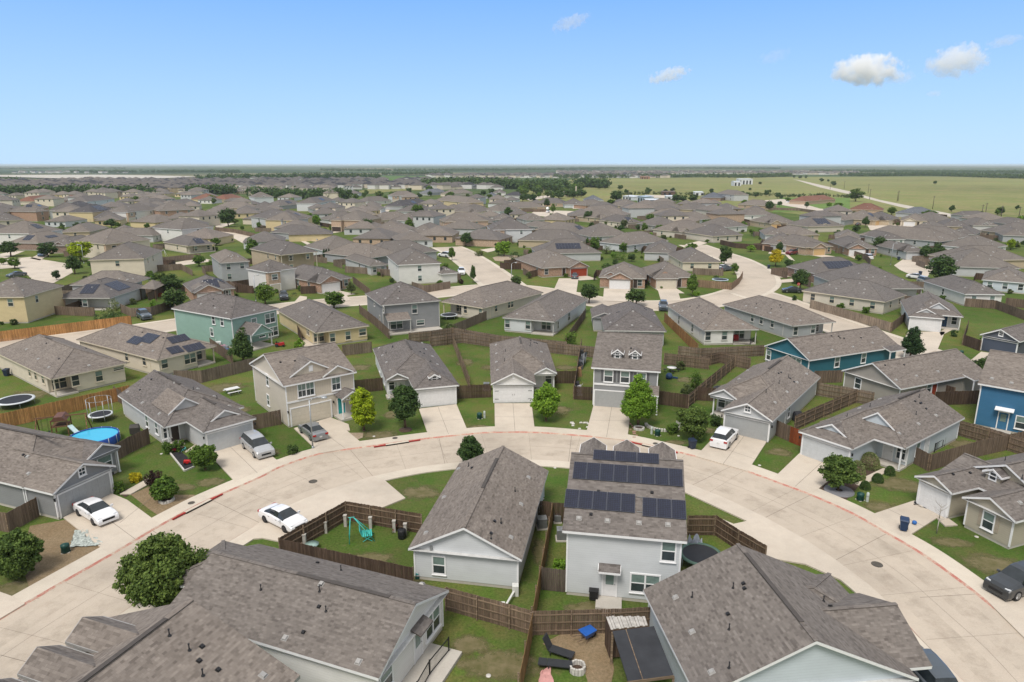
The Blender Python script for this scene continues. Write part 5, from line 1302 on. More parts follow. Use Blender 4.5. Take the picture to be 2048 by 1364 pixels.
NF = [
 ([(-30,866),(262,797)], 'new orange cedar fence behind the trampoline yard, left', FENCE_O, 1, None),
 ([(-40,689),(264,650)], 'new orange cedar fence along the back street, left edge', FENCE_O, 1, None),
 ([(301,887),(262,906),(228,925)], 'brown fence with a bend between the two grey garage houses, left', FENCE, 1, None),
 ([(350,766),(404,766),(511,739)], 'weathered grey fence between the solar house yard and the picnic table yard', FENCE_G, 1, None),
 ([(508,860),(563,849)], 'short brown fence left of the cream two-storey garage', FENCE, 1, None),
 ([(706,787),(766,781)], 'short brown fence behind the yellow tree', FENCE_D, 1, None),
 ([(686,712),(744,705)], 'weathered fence behind the cream two-storey house, below the yellow house', FENCE_G, 1, None),
 ([(860,694),(925,686),(980,694)], 'weathered back fence left of the gabled garage house roof', FENCE_G, 1, 'near'),
 ([(1090,705),(1161,713),(1190,716)], 'weathered back fence right of the gabled garage house', FENCE_G, 1, 'near'),
 ([(905,688),(938,777)], 'narrow fence running away between two green back yards', RAILM, 1, None),
 ([(914,798),(982,795)], 'dark brown fence left of the gabled garage', FENCE_D, 1, None),
 ([(1102,767),(1152,767)], 'brown fence right of the gabled garage house porch', FENCE_D, 1, None),
 ([(1163,698),(1148,799)], 'fence hung with dark clutter beside the two-dormer house', FENCE, 1, None),
 ([(1148,799),(1186,801)], 'short dark fence left of the two-dormer house garage', FENCE_D, 1, None),
 ([(1318,809),(1375,817)], 'brown fence right of the two-dormer house', FENCE_D, 1, None),
 ([(1375,817),(1420,777),(1468,736)], 'long fence with rails climbing away beside the garden yard', FENCE, 1, 'near'),
 ([(1394,801),(1430,803)], 'short dark fence left of the white SUV house porch', FENCE_D, 1, None),
 ([(1328,729),(1417,739)], 'fence behind the garden yard right of the two-dormer roof', FENCE, 1, 'near'),
 ([(1356,714),(1400,719),(1527,712)], 'weathered fence in front of the red barbecue house', FENCE_G, 1, 'near'),
 ([(1328,643),(1394,709)], 'light brown diagonal fence left of the red barbecue house', planks('honey fence boards', (.30, .17, .08)), 1, None),
 ([(1400,735),(1440,726),(1500,740)], 'fence below the red barbecue house yard', FENCE, 1, 'near'),
 ([(1549,870),(1577,883)], 'brown fence panel beside the white SUV house', FENCE, 1, None),
 ([(1578,884),(1603,894)], 'red stained fence panel', FENCE_R, 1, None),
 ([(1587,862),(1645,835),(1711,806)], 'railed fence between the SUV house and the pale blue house', FENCE, 1, 'near'),
 ([(1625,790),(1680,799),(1745,812)], 'weathered fence behind the white SUV house', FENCE_G, 1, 'near'),
 ([(1628,767),(1684,765)], 'fence between the teal and the taupe houses', FENCE, 1, None),
 ([(1821,924),(1856,943)], 'brown fence beside the pale blue house, ending at the beige roof', FENCE, 1, None),
 ([(1856,943),(1950,915),(2060,890)], 'low dark rail fence above the beige house roof', FENCE, 1, None),
 ([(1904,868),(1975,888),(2060,916)], 'brown fence across the blue two-storey house yard', FENCE, 1, 'near'),
 ([(1868,811),(1954,808)], 'fence right of the taupe house', FENCE_D, 1, None),
 ([(1869,790),(1905,802)], 'dark short gate fence beside the taupe house porch', FENCE_D, 1, None),
 ([(560,1119),(694,1041),(845,1068)], 'dark brown corner fence of the swing yard seen from inside', planks('wet brown boards', (.12, .085, .062)), 1, 'near'),
 ([(560,1119),(700,1152),(826,1180)], 'low dark fence hidden along the foreground roof edge', FENCE_D, 1, None),
 ([(893,1221),(1020,1257),(1065,1271),(1218,1267),(1306,1262)], 'weathered back fence crossing the bottom yards', planks('weathered brown boards', (.17, .128, .098)), 1, 'near'),
 ([(1105,1045),(1066,1262)], 'golden brown fence between the two foreground blue houses', planks('honey edge boards', (.27, .17, .085)), 1, None),
 ([(1065,1275),(1040,1400)], 'fence between the two bottom lawns', planks('honey edge boards', (.27, .17, .085)), 1, None),
 ([(1072,1040),(1129,1046)], 'dark fence joining the two foreground blue houses', FENCE_D, 1, None),
 ([(1373,1071),(1430,1071),(1476,1102),(1530,1135)], 'dark brown corner fence right of the solar house', planks('wet brown boards', (.12, .085, .062)), 1, 'near'),
 ([(1083,1180),(1130,1185)], 'small grey plank fence at the solar house corner', planks('old grey boards', (.13, .11, .095)), 1, None),
 ([(-20,1058),(20,1066),(80,1033)], 'brown fence in front of the grey garage house wall, left edge', FENCE, 1, None),
 ([(1619,616),(1700,640),(1781,665)], 'pale grey plank fence along the side street', planks('pale grey boards', (.30, .25, .20)), 1, None),
 ([(1781,665),(1803,648),(1838,609)], 'dark fence climbing left of the navy door house', FENCE, 1, None),
 ([(818,686),(862,682),(906,675)], 'weathered fence below the grey two-storey house', FENCE_G, 1, 'near'),
 ([(908,668),(985,635),(1064,602)], 'grey diagonal fence between the cream and the white-walled hip houses', FENCE_G, 1, None),
 ([(906,675),(1000,692),(1133,705)], 'weathered fence behind the gabled garage house', FENCE_G, 1, 'near'),
 ([(1171,635),(1133,691)], 'fence right of the white-walled hip house', FENCE, 1, None),
 ([(582,642),(602,682)], 'dark fence left of the yellow house', FENCE_D, 1, None),
 ([(719,627),(750,652),(778,678)], 'honey fence right of the yellow house', FENCE, 1, None),
 ([(421,697),(465,728)], 'honey fence between the solar roof house and the mint house', FENCE, 1, None),
 ([(379,651),(399,655)], 'short dark fence left of the mint house', FENCE_D, 0, None),
 ([(230,799),(285,838)], 'short honey fence between two cream house yards', FENCE, 1, None),
 ([(1394,574),(1463,580),(1478,568),(1485,556)], 'curved plank fence of the corner trampoline yard', planks('tan boards', (.26, .19, .13)), 0, None),
 ([(1385,549),(1446,552)], 'back fence of the corner trampoline yard', FENCE_G, 0, None),
 ([(824,578),(849,586),(901,577)], 'fence along the back street below the white two-storey house', FENCE_G, 0, None),
 ([(1000,536),(1011,539),(1046,539)], 'dark fence at the side street corner', FENCE_D, 0, None),
 ([(1046,548),(1058,556),(1088,549)], 'fence left of the red garage house', FENCE, 0, None),
 ([(472,585),(507,587)], 'brown fence right of the gabled brick house', FENCE_D, 0, None),
 ([(602,588),(632,587)], 'brown fence between the garage wing and the brick gable', FENCE_D, 0, None),
 ([(706,566),(740,593)], 'dark fence right of the brick gable house', FENCE, 0, None),
 ([(111,630),(190,633)], 'fence below the grey solar house, left', FENCE, 0, None),
 ([(242,625),(264,634),(303,632),(345,618),(363,640),(372,640)], 'grey fence around the back street parking place', FENCE_G, 0, None),
 ([(310,528),(402,518)], 'long grey fence beside the white lane, left', FENCE_G, 0, None),
 ([(312,543),(363,540),(385,552)], 'grey fence below the white lane, left', FENCE_G, 0, None),
 ([(1256,497),(1290,502)], 'orange-lit fence behind the white-blue house', FENCE, 0, None),
 ([(1440,489),(1470,496),(1520,500),(1545,505)], 'dark fence behind the narrow drive houses', FENCE_D, 0, None),
 ([(1670,506),(1700,510),(1730,520),(1740,530)], 'grey fence along the right side street', FENCE, 0, None),
 ([(1745,500),(1805,503)], 'brown fence below the right white-walled house', FENCE, 0, None),
 ([(1880,497),(1920,506),(1960,510)], 'brown fence in the right rows', FENCE, 0, None),
 ([(1400,427),(1500,447),(1540,452)], 'dark fence along the brown meadow', FENCE_D, 0, None),
 ([(1540,420),(1600,422),(1640,428)], 'long grey fence below the park', FENCE_G, 0, None),
 ([(430,462),(470,466),(505,474),(535,486)], 'brown fence along the curving street', FENCE, 0, None),
 ([(520,458),(560,461)], 'brown fence left of the grey garage house', FENCE, 0, None),
 ([(640,452),(665,456)], 'dark fence below the lime green tree', FENCE_D, 0, None),
 ([(850,485),(872,482),(905,466)], 'brown fence beside the dark brick house', FENCE, 0, None),
 ([(640,520),(700,527),(745,520)], 'weathered fence below the three conifers', FENCE_G, 0, None),
 ([(690,545),(780,552)], 'weathered fence left of the white two-storey back street house', FENCE_G, 0, None),
 ([(1040,424),(1092,424)], 'brown fence left of the far cul-de-sac', FENCE, 0, None),
 ([(1945,478),(2048,482)], 'brown fence at the right edge rows', FENCE, 0, None),
 ([(2010,612),(2060,618)], 'fence at the right edge beside the pale blue house', FENCE, 0, None),
 ([(1929,613),(1990,618),(2048,640)], 'fence below the white-walled house on the right', FENCE, 0, None),
 ([(1958,702),(1925,690),(1935,660)], 'dark fence left of the slate garage house', FENCE_D, 0, None),
]
for px, lb, mt, near, rl in NF: fence(px, lb, mt, bool(near), rails=rl)
# back fences behind the middle-distance houses
for H, rec in zip(MIDH, MID):
    if rec[1] < 425: continue
    yb = H.wings[0][3] + 4; x0, x1 = -2.0, H.w + 2.0
    r = empty('wooden_fence', H.M @ Vector((x0, yb, -.06)), H.ang, None, 'fence', 'back yard fences')
    sl = ('the ' + rec[8]).split(',')[0]; ws = sl.split()[:11]
    r['label'] = 'fence behind ' + ' '.join(ws)
    m = MB(); m.box(0, 0, 0, x1 - x0, .04, 1.8); m.box(0, -8, 0, .04, 0, 1.8); m.box(x1 - x0 - .04, -8, 0, x1 - x0, 0, 1.8); m.build('board_panel', random.choice([FENCE, FENCE_G, FENCE_D]), r)

# ================================================================= TREES AND SHRUBS
rng = np.random.default_rng(11)
def leaves(centres, radii, per, size, squash=.8, up=.35):
    "leaf quads scattered through clumps; returns verts, faces"
    V = []; 
    for c, r_ in zip(centres, radii):
        n = per
        d = rng.normal(size=(n, 3)); d /= np.linalg.norm(d, axis=1)[:, None]
        rr = r_ * rng.uniform(.3, 1.3, n) ** .7
        p = c + d * rr[:, None] * np.array([1, 1, squash])
        nn = d + rng.normal(size=(n, 3)) * .7 + np.array([0, 0, up]); nn /= np.linalg.norm(nn, axis=1)[:, None]
        a = np.cross(nn, rng.normal(size=(n, 3))); a /= np.linalg.norm(a, axis=1)[:, None]; b = np.cross(nn, a)
        s1 = (size * rng.uniform(.6, 1.3, n))[:, None]; s2 = s1 * .62
        V.append(np.stack([p - a*s1, p - b*s2, p + a*s1, p + b*s2], 1))
    V = np.concatenate(V).reshape(-1, 3)
    return V
def leaf_mesh(name, V, mat):
    n = len(V) // 4; me = bpy.data.meshes.new(name)
    me.vertices.add(len(V)); me.vertices.foreach_set('co', V.astype(np.float32).ravel())
    me.loops.add(len(V)); me.loops.foreach_set('vertex_index', np.arange(len(V), dtype=np.int32))
    me.polygons.add(n); me.polygons.foreach_set('loop_start', np.arange(0, len(V), 4, dtype=np.int32)); me.polygons.foreach_set('loop_total', np.full(n, 4, dtype=np.int32))
    me.update(calc_edges=True); me.materials.append(mat); return me
BARK = planks('bark', (.16, .12, .09), 0, .05)
LM = dict(
 oak=leaf('oak leaves', (.05, .09, .02), (.17, .24, .06)), dark=leaf('dark leaves', (.034, .070, .022), (.095, .155, .045)),
 mid=leaf('maple leaves', (.055, .11, .018), (.15, .24, .04)), bright=leaf('spring green leaves', (.085, .18, .018), (.23, .38, .045)),
 yel=leaf('yellow green leaves', (.17, .26, .01), (.38, .46, .03)), pine=leaf('conifer needles', (.02, .05, .018), (.055, .105, .04)),
 purple=leaf('purple leaves', (.03, .015, .015), (.07, .035, .03)), gold=leaf('golden leaves', (.30, .26, .01), (.60, .50, .03)),
 var=leaf('variegated leaves', (.07, .12, .03), (.34, .36, .18)), olive=leaf('olive leaves', (.06, .085, .03), (.14, .17, .07)))
def crown_pts(kind, n, seed):
    rs = np.random.default_rng(seed); C = []; Rr = []
    while len(C) < n:
        p = rs.uniform(-1, 1, 3); z = (p[2] + 1) / 2
        if kind == 'round': prof = math.sqrt(max(0, 1 - (2*z - 1)**2)) ** .8
        elif kind == 'cone': prof = min(1, z * 5) * (1 - z) ** .75 * 1.05 + .03
        elif kind == 'oval': prof = min(1, (z * 3.2) ** .6) * (1 - z ** 2.6) ** .6
        else: prof = min(1, (z*4) ** .5) * (1 - z ** 3) ** .5
        # lobes make the outline uneven
        a = math.atan2(p[1], p[0]); prof *= .84 + .14 * math.sin(3*a + seed + 3*z) + .10 * math.sin(5*a + 2.3*seed + 7*z)
        rr = math.hypot(p[0], p[1])
        if rr > prof: continue
        if rr < prof * .45 and rs.random() < .6: continue
        C.append((p[0], p[1], z)); Rr.append(rs.uniform(.45, 1.35))
    return np.array(C), np.array(Rr)
TREE = {}
def tree_mesh(kind, lm, q, seed, R0, H0, base):
    "R0 radius, H0 crown height, base = clear trunk height; q quality"
    key = (kind, lm, q, seed, round(R0, 1), round(H0, 1))
    if key in TREE: return TREE[key]
    nc, per, size = {0: (26, 42, .24), 1: (60, 60, .17), 2: (120, 80, .12), 3: (300, 110, .095)}[q]
    C, Rr = crown_pts(kind, nc, seed)
    C = C * np.array([R0 * .86, R0 * .86, H0 * .9]) + np.array([0, 0, base + H0 * .05])
    cr = Rr * (R0 ** 2 * H0) ** (1/3) / (nc ** (1/3)) * .88
    if q >= 2:
        cc = C.mean(0); sel = rng.random(len(C)) < .4; C = np.concatenate([C, cc + (C[sel] - cc) * rng.uniform(1.05, 1.22, (sel.sum(), 1))]); cr = np.concatenate([cr, cr[sel] * .42])
    V = leaves(C, cr, per, size * (1 + .05 * R0) * (1.5 if q == 0 else 1))
    me = leaf_mesh('crown', V, LM[lm])
    t = MB(); rs = random.Random(seed)
    tr = .035 * (base + H0) * .55 + .03; top = Vector((rs.uniform(-.1, .1), rs.uniform(-.1, .1), base + H0 * .35))
    t.tube((0, 0, -.1), (0, 0, .15), tr * 1.5, tr * 1.1, 8); t.tube((0, 0, .15), top * .6, tr * 1.1, tr * .9, 8); t.tube(top * .6, top, tr * .9, tr * .6, 8)
    for i in range(0, len(C), max(1, len(C) // (14 if q > 1 else 7))):
        c = Vector(C[i]); s_ = top * rs.uniform(.6, 1); m_ = s_.lerp(c, .5) + Vector((0, 0, -.15)); t.tube(s_, m_, tr * .45, tr * .3, 5, cap=False); t.tube(m_, c, tr * .3, tr * .1, 5, cap=False)
    tm = t.mesh('trunk', BARK, uv=True); TREE[key] = (me, tm); return TREE[key]
def scale_at(px, py):
    p = at(px, py); return p, p.y * cp + (CAMH) * sp_
def height_at(p, ty):
    b = -(ty - 682) / FPX; dy = cp + b * sp_; dz = -sp_ + b * cp
    return CAMH + p.y / dy * dz
def tree(px, py, ty, wpx, kind, lm, label, q=1, clear=.18, name='tree', cat='tree', group='garden and street trees', seed=None, z0=0.0):
    p, dep = scale_at(px, py); Rr = wpx / 2 * dep / FPX * 1.1
    Ht = max(1.0, height_at(p + Vector((0, Rr * .3, 0)), ty))
    Ht = min(Ht * 1.04, 3.6 * Rr + 3)
    seed = seed or int(px * 3 + py) % 97 + 1
    r = empty(name, (p.x, p.y, z0), random.uniform(0, 6.28), label, cat, group)
    key_s = seed if q >= 2 else seed % 4
    if q >= 2:
        me, tm = tree_mesh(kind, lm, q, key_s, Rr, Ht * (1 - clear), Ht * clear); link('crown', me, r); link('trunk', tm, r)
    else:   # shared meshes scaled to size
        me, tm = tree_mesh(kind, lm, q, key_s, 2.0, 4.0, 1.0)
        sc = (Rr / 2.0, Rr / 2.0, Ht / 5.0)
        link('crown', me, r, sc=sc); link('trunk', tm, r, sc=sc)
    return r
def shrub(px, py, ty, wpx, lm, label, q=1, kind='round', cat='shrub', name='shrub', clipped=False):
    p, dep = scale_at(px, py); Rr = max(.3, wpx / 2 * dep / FPX); Ht = max(.5, height_at(p, ty)); Ht = min(Ht, Rr * 2.4)
    seed = int(px + py) % 50 + 1
    r = empty(name, (p.x, p.y, 0), 0, label, cat, 'garden shrubs')
    if clipped:
        rs = np.random.default_rng(seed); n = 2600; d = rs.normal(size=(n, 3)); d[:, 2] = np.abs(d[:, 2]) - .15; d /= np.linalg.norm(d, axis=1)[:, None]
        C = d * np.array([Rr, Rr, Ht]) * .95; V = leaves(C, np.full(n, .07), 2, .055); link('foliage', leaf_mesh('foliage', V, LM[lm]), r)
        m = MB(); m.lathe([(Rr*.8, .02), (Rr*.88, Ht*.4), (Rr*.6, Ht*.75), (.02, Ht*.9)], n=14); m.build('stem', BARK, r)
    else:
        C, k = crown_pts(kind, 34 if q else 18, seed); C = C * np.array([Rr*.9, Rr*.9, Ht*.85]); V = leaves(C, k * Rr * .33, 55, .085 if q else .13); link('foliage', leaf_mesh('foliage', V, LM[lm]), r)
        m = MB()
        for i in range(5): m.tube((0, 0, 0), Vector(C[i * 3]), .03, .01, 5)
        m.build('stem', BARK, r)
    return r
T3 = [
 (338,1216,1064,188,'oval','oak','large dark oak beside the street at bottom left',3,.10),
 (38,1152,1064,92,'round','oak','leafy round tree at the left edge on bare ground',3,.08),
 (411,940,890,50,'round','mid','small round green tree on the toy bed lawn',2,.22),
 (333,1001,953,50,'round','mid','small green tree in the white stone ring',2,.15),
 (728,862,770,56,'oval','yel','bright yellow-green tree in front of the cream two-storey house',2,.12),
 (811,858,767,65,'oval','dark','round dark tree with mulch ring beside the cream two-storey house',2,.2),
 (1092,842,764,57,'oval','bright','bright green tree right of the gabled garage',2,.12),
 (1276,852,743,86,'cone','bright','tall bright green conical tree before the two-dormer house',3,.12),
 (1386,880,813,68,'round','oak','round dark tree left of the white SUV drive',2,.2),
 (1676,980,911,70,'round','oak','round dark tree before the pale blue house garage',2,.2),
 (941,932,872,58,'oval','dark','dark street tree behind the foreground blue house roof',2,.15),
 (1820,716,650,50,'cone','pine','light green conifer by the side street',2,.08),
 (1962,762,710,42,'oval','dark','dark street tree left of the bright blue house',2,.15),
 (487,724,655,52,'cone','dark','dark conical tree beside the mint house patio',2,.08),
 (1178,606,569,38,'round','dark','dark round street tree at the white-walled hip house, back street',1,.15),
 (1272,611,579,42,'round','dark','dark round tree before the brick house with white garage',1,.15),
 (1384,592,549,24,'oval','mid','narrow tree left of the corner trampoline yard',1,.1),
 (1392,594,583,16,'round','bright','small lime sapling by the corner yard',1,.1),
 (1448,531,493,26,'round','dark','round tree where the street curves uphill',1,.3),
 (1468,549,527,16,'round','mid','small tree inside the street curve',1,.15),
 (668,616,583,44,'round','mid','leafy tree before the brick gable house',1,.15),
 (531,609,567,38,'round','mid','leafy tree beside the dark parked car on the back street',1,.12),
 (453,597,566,21,'cone','mid','narrow conical tree left of the brick stair tower',1,.05),
 (703,589,561,19,'cone','olive','slim tree right of the brick gable house',1,.1),
 (508,522,477,30,'oval','mid','tall leafy tree between the grey and the tan two-storey houses',1,.1),
 (932,493,460,27,'cone','dark','dark conifer in front of the orange brick house',1,.05),
 (1008,513,483,31,'round','bright','bright tree before the gravel garden',1,.15),
 (997,510,486,18,'round','dark','dark tree left of the bright gravel garden tree',1,.15),
 (904,521,490,16,'cone','mid','slim conifer beside the parked white pickup',1,.05),
 (946,566,529,14,'cone','dark','narrow dark conifer at the back street corner',1,.05),
 (1033,577,552,21,'round','dark','dark tree over the back street lamp',1,.15),
 (1551,533,496,31,'cone','gold','bright yellow tree by the curve',1,.15),
 (1558,509,483,15,'oval','dark','dark narrow tree behind the bright yellow tree',1,.1),
 (1600,581,540,34,'round','dark','round dark tree beside the black parked sedan',1,.15),
 (1880,563,512,52,'round','dark','large dark tree between the right streets',1,.12),
 (1850,522,489,26,'oval','dark','left of two dark trees before the white garage, right',1,.1),
 (1871,522,487,26,'oval','dark','right of two dark trees before the white garage, right',1,.1),
 (1758,505,474,28,'round','dark','dark tree before the white-walled house, right',1,.15),
 (2021,500,478,16,'round','yel','yellowish tree at the right edge rows',1,.1),
 (22,513,483,36,'round','dark','dark tree before the far left brick house',1,.2),
 (97,514,486,36,'round','dark','dark tree beside the blue car, left',1,.2),
 (30,537,516,26,'round','mid','small tree on the left cul-de-sac island',1,.15),
 (162,523,484,44,'round','yel','lime yellow tree beside the left cul-de-sac lamp',1,.1),
 (150,548,512,32,'oval','dark','dark dense tree in front of the lime yellow tree',1,.08),
 (114,560,541,16,'round','pine','spiky dark shrub tree at the left cul-de-sac',1,.05),
 (345,588,549,42,'round','dark','upper of two dark garden trees beside the gazebo',1,.1),
 (350,622,578,46,'round','dark','lower of two dark garden trees beside the gazebo',1,.1),
 (457,454,419,34,'round','dark','round dark tree standing alone by the curving street',1,.12),
 (633,453,430,19,'round','bright','lime green round tree',1,.12),
 (735,466,438,28,'round','dark','dark tree right of the pale brick open-garage house',1,.1),
 (819,463,436,22,'cone','mid','mid green tree behind the dark brick house',1,.08),
 (836,432,410,26,'round','mid','bushy tree between the hip roofs, centre',1,.1),
 (1017,436,410,19,'cone','dark','dark conifer left of the far cul-de-sac',1,.05),
 (1177,444,420,19,'oval','dark','dark round tree below the far cul-de-sac',1,.08),
 (1094,416,398,14,'oval','dark','dark tree beside the brick arch house',1,.1),
 (1106,428,408,11,'oval','mid','small tree by the white parked cars on the far cul-de-sac',1,.1),
 (1233,404,382,27,'round','dark','round dark tree right of the blue-roofed barn',1,.1),
 (1711,403,378,30,'round','oak','big oak beside the gravel road',1,.1),
 (1247,457,440,14,'round','olive','small tree left of the gabled solar house',1,.1),
 (1288,465,445,13,'oval','mid','small tree right of the gabled solar house',1,.1),
 (1318,469,450,18,'round','mid','bushy tree before the arched entry house',1,.1),
 (1190,505,475,22,'round','mid','tree behind the wide solar roof house',1,.1),
 (1247,505,486,20,'round','mid','tree on the left of the white-blue house yard',1,.1),
 (2000,430,414,16,'round','dark','dark tree in the field corner',1,.05),
 (1460,436,423,17,'round','dark','tree beside the lamp at the brown meadow',1,.1),
 (1438,433,417,13,'oval','dark','dark bay tree right of the brown-grey house',1,.1),
 (1420,430,415,12,'oval','dark','dark bay tree left of its twin',1,.1),
 (1538,421,402,17,'round','dark','dark tree at the park fence',1,.1),
 (1559,413,402,10,'oval','dark','small dark tree in the park',1,.15),
 (1613,417,403,10,'oval','dark','narrow dark tree at the brick building in the park',1,.2),
 (1658,415,405,11,'round','bright','bright small tree in the park',1,.1),
 (1676,419,406,17,'round','mid','round tree before the long brick building',1,.1),
 (1783,430,414,17,'round','mid','green tree beside the slate-roofed house',1,.1),
 (1858,437,421,28,'round','mid','broad light tree by the gravel road',1,.1),
 (1958,437,423,17,'round','dark','dark round tree at the gravel road end',1,.05),
 (1730,455,431,16,'cone','dark','dark tree on the right cul-de-sac',1,.1),
 (1606,455,443,16,'round','dark','dark tree before the broad solar roof',1,.1),
]
for a in T3: tree(a[0], a[1], a[2], a[3], a[4], a[5], a[6], q=a[7], clear=a[8])
SHR = [
 (310,972,938,38,'purple','dark purple shrub on the lawn by the grey garage house',0), (271,963,946,27,'gold','golden yellow shrub by the path',0), (240,984,959,21,'mid','round green shrub at the grey garage corner',0),
 (336,906,873,22,'mid','green shrub left of the porch, light grey house',0), (358,902,868,22,'mid','green shrub right of its neighbour at the light grey porch',0), (587,909,881,21,'dark','small dark bush beside the silver minivan lawn',0),
 (1738,934,904,40,'var','variegated round shrub by the pale blue porch',1), (1711,957,920,36,'var','variegated round shrub left of the walk',1), (1779,949,932,19,'dark','clipped dark ball shrub nearest the porch',1),
 (1755,963,947,21,'dark','clipped dark ball shrub in the middle of three',1), (1730,977,962,19,'dark','clipped dark ball shrub nearest the street',1),
 (1117,1146,1083,30,'bright','leafy green bush between the two foreground blue houses',0), (600,697,675,21,'bright','lime bush in the yellow house side yard',0), (900,668,645,32,'olive','olive bush at the end of the grey diagonal fence',0),
 (1140,692,658,34,'mid','loose green bush right of the white-walled hip house',0), (1361,739,720,22,'olive','bush at the back of the garden yard',0), (1391,778,740,38,'mid','large bush along the railed garden fence',0), (1373,794,768,26,'olive','spiky bush in the garden yard',0),
 (1431,852,823,24,'dark','dark bush at the white SUV house porch',0), (1908,673,659,13,'dark','dark shrub before the navy door house',0), (922,568,549,11,'purple','purple shrub beside the white garage wing',0), (1575,538,522,11,'dark','dark clipped tree shrub at the dark brick solar house',0),
 (225,627,601,42,'var','white-flowered bush by the grey solar house',0), (214,642,624,54,'dark','low dark bushes behind the orange fence',0), (308,615,597,21,'bright','lime bush in the gazebo garden',0), (55,567,550,30,'mid','bush beside the blue car, left cul-de-sac',0),
 (135,705,683,28,'dark','dark bush behind the cream house roof, left',0), (1345,866,846,28,'mid','flowering shrub in the stone bed',0), (1305,494,484,10,'olive','small shrub by the lawn right of centre',0), (960,512,498,20,'olive','round grey-green shrub right of the dark conifer',0),
 (1030,520,500,24,'dark','dark hedge shrub at the gravel garden, left part',0), (1050,522,505,22,'dark','dark hedge shrub at the gravel garden, right part',0), (1588,601,574,11,'dark','dark clipped shrub below the stop sign',0),(1950,508,490,16,'olive','bush behind the right rows fence',0),
 (745,470,462,14,'purple','red-leaved shrub by the orange arched garage',0), (783,490,480,9,'dark','small dark ball shrub beside the driveway',0), (1215,508,488,26,'olive','bushes left of the low brown fence, centre right',0), (1240,520,500,34,'mid','long dark hedge behind the brick garage house',0),(1840,630,604,18,'dark','dark bush left of the slate garage house fence',0),
 (1710,860,852,10,'olive','small weed clump by the pale blue garage',0)]
for px, py, ty, wp, lm, lb, cl in SHR: shrub(px, py, ty, wp, lm, lb, clipped=bool(cl), q=1 if py > 700 else 0)
for i, (px, py) in enumerate(((649, 521), (654, 521), (659, 521))): tree(px, py, 497, 6, 'cone', 'pine', ('left', 'middle', 'right')[i] + ' of three slim cypresses behind a long grey roof', q=0, clear=.03)
MIDC = [(H.M @ Vector((H.w/2, H.wings[0][3]/2, 0)), rec) for H, rec in zip(MIDH, MID)]
def near_label(what, p):
    c, rec = min(MIDC, key=lambda q: (q[0].x - p.x)**2 + (q[0].y - p.y)**2)
    dx = p.x / p.y - c.x / c.y; dy = p.y - c.y
    rel = ('behind' if dy > 0 else 'in front of') if abs(dy) > abs(dx * p.y) else ('left of' if dx < 0 else 'right of')
    return ' '.join((what + ' ' + rel + ' the ' + rec[8].split(',')[0]).split()[:16])
rnd = random.Random(5)
def far_tree(px, py, hpx, lm, label, grp, kind='round'):
    tree(px, py, py - hpx, hpx * rnd.uniform(.8, 1.3), kind, lm, label, q=0, clear=.05, group=grp)
for px, py, hp in ((1295,388,12),(1330,386,7),(1345,384,8),(1352,404,14),(1366,405,14),(1386,404,14),(1423,387,10),(1470,392,9),(1482,393,10),(1495,394,9),(1512,394,10),(1532,393,12),(1555,397,11),(1562,398,9),(1450,392,7),(1500,381,5),(1540,386,6),(1252,388,9),(1598,396,7),(1240,380,9),(1210,378,12),(1198,379,12)):
    far_tree(px, py, hp, 'dark', 'small dark tree scattered at the edge of the dry field', 'field edge trees')
for px, py, hp in ((1643,364,7),(1665,371,8),(1668,372,9),(1656,364,5),(1588,356,6),(1600,357,6),(1612,357,6),(1870,369,7),(1520,369,5)):
    far_tree(px, py, hp, 'dark', 'lone dark tree standing in the dry field', 'lone field trees')
for i in range(44):
    px = rnd.uniform(1030, 1165); py = rnd.uniform(378, 404); far_tree(px, py, rnd.uniform(9, 17), rnd.choice(['dark', 'mid', 'dark', 'oak']), 'leafy tree of the park grove beyond the last roofs', 'park grove trees')
for i in range(26):
    px = rnd.uniform(690, 1000); py = rnd.uniform(384, 402); far_tree(px, py, rnd.uniform(8, 13), rnd.choice(['dark', 'mid', 'oak']), 'leafy tree among the park buildings beyond the roofs', 'park building trees')
for i in range(70):
    px = rnd.uniform(0, 2048); py = rnd.uniform(405, 475); far_tree(px, py, rnd.uniform(8, 15) * (py / 430), rnd.choice(['dark', 'mid', 'oak', 'mid', 'bright']), near_label('small yard tree', at(px, py)), 'yard trees among the far roofs')

# woods too far to count
def wood(name, px_poly_line, n, hgt, lm, jitter, label):
    P = [at(*p) for p in px_poly_line]; seg = [(b - a).length for a, b in zip(P, P[1:])]; tot = sum(seg); C = []; Rr = []
    for i in range(n):
        s = rng.uniform(0, tot); k = 0
        while k < len(seg) - 1 and s > seg[k]: s -= seg[k]; k += 1
        q = P[k].lerp(P[k+1], s / seg[k]); h_ = hgt * rng.uniform(.6, 1.15); dep = rng.normal() * jitter
        dirv = Vector((q.x, q.y, 0)).normalized(); q = q + dirv * abs(dep)
        for j in range(3): C.append((q.x + rng.normal() * h_ * .3, q.y + rng.normal() * h_ * .3, h_ * (.35 + .2 * j))); Rr.append(h_ * rng.uniform(.3, .5))
    V = leaves(np.array(C), np.array(Rr), 12, hgt * .16, squash=.8); me = leaf_mesh(name, V, LM[lm]); o = link(name, me); tag(o, label, 'trees', kind='stuff')
wood('tree_belt', [(-40,392),(100,392),(200,391),(300,389)], 260, 9, 'dark', 15, 'dark tree belt beyond the left roofs')
wood('tree_belt', [(380,389),(470,389)], 110, 9, 'dark', 10, 'dark tree clump left of the gold-gabled house')
wood('tree_belt', [(500,394),(600,398),(700,398)], 240, 8, 'dark', 20, 'tree belt behind the two-storey solar houses')
wood('woodland', [(855,377),(940,374),(1020,378),(1130,381)], 620, 11, 'dark', 45, 'dense dark wood beyond the park')
wood('woodland', [(1155,374),(1210,376)], 120, 11, 'dark', 14, 'dark copse at the edge of the dry field')
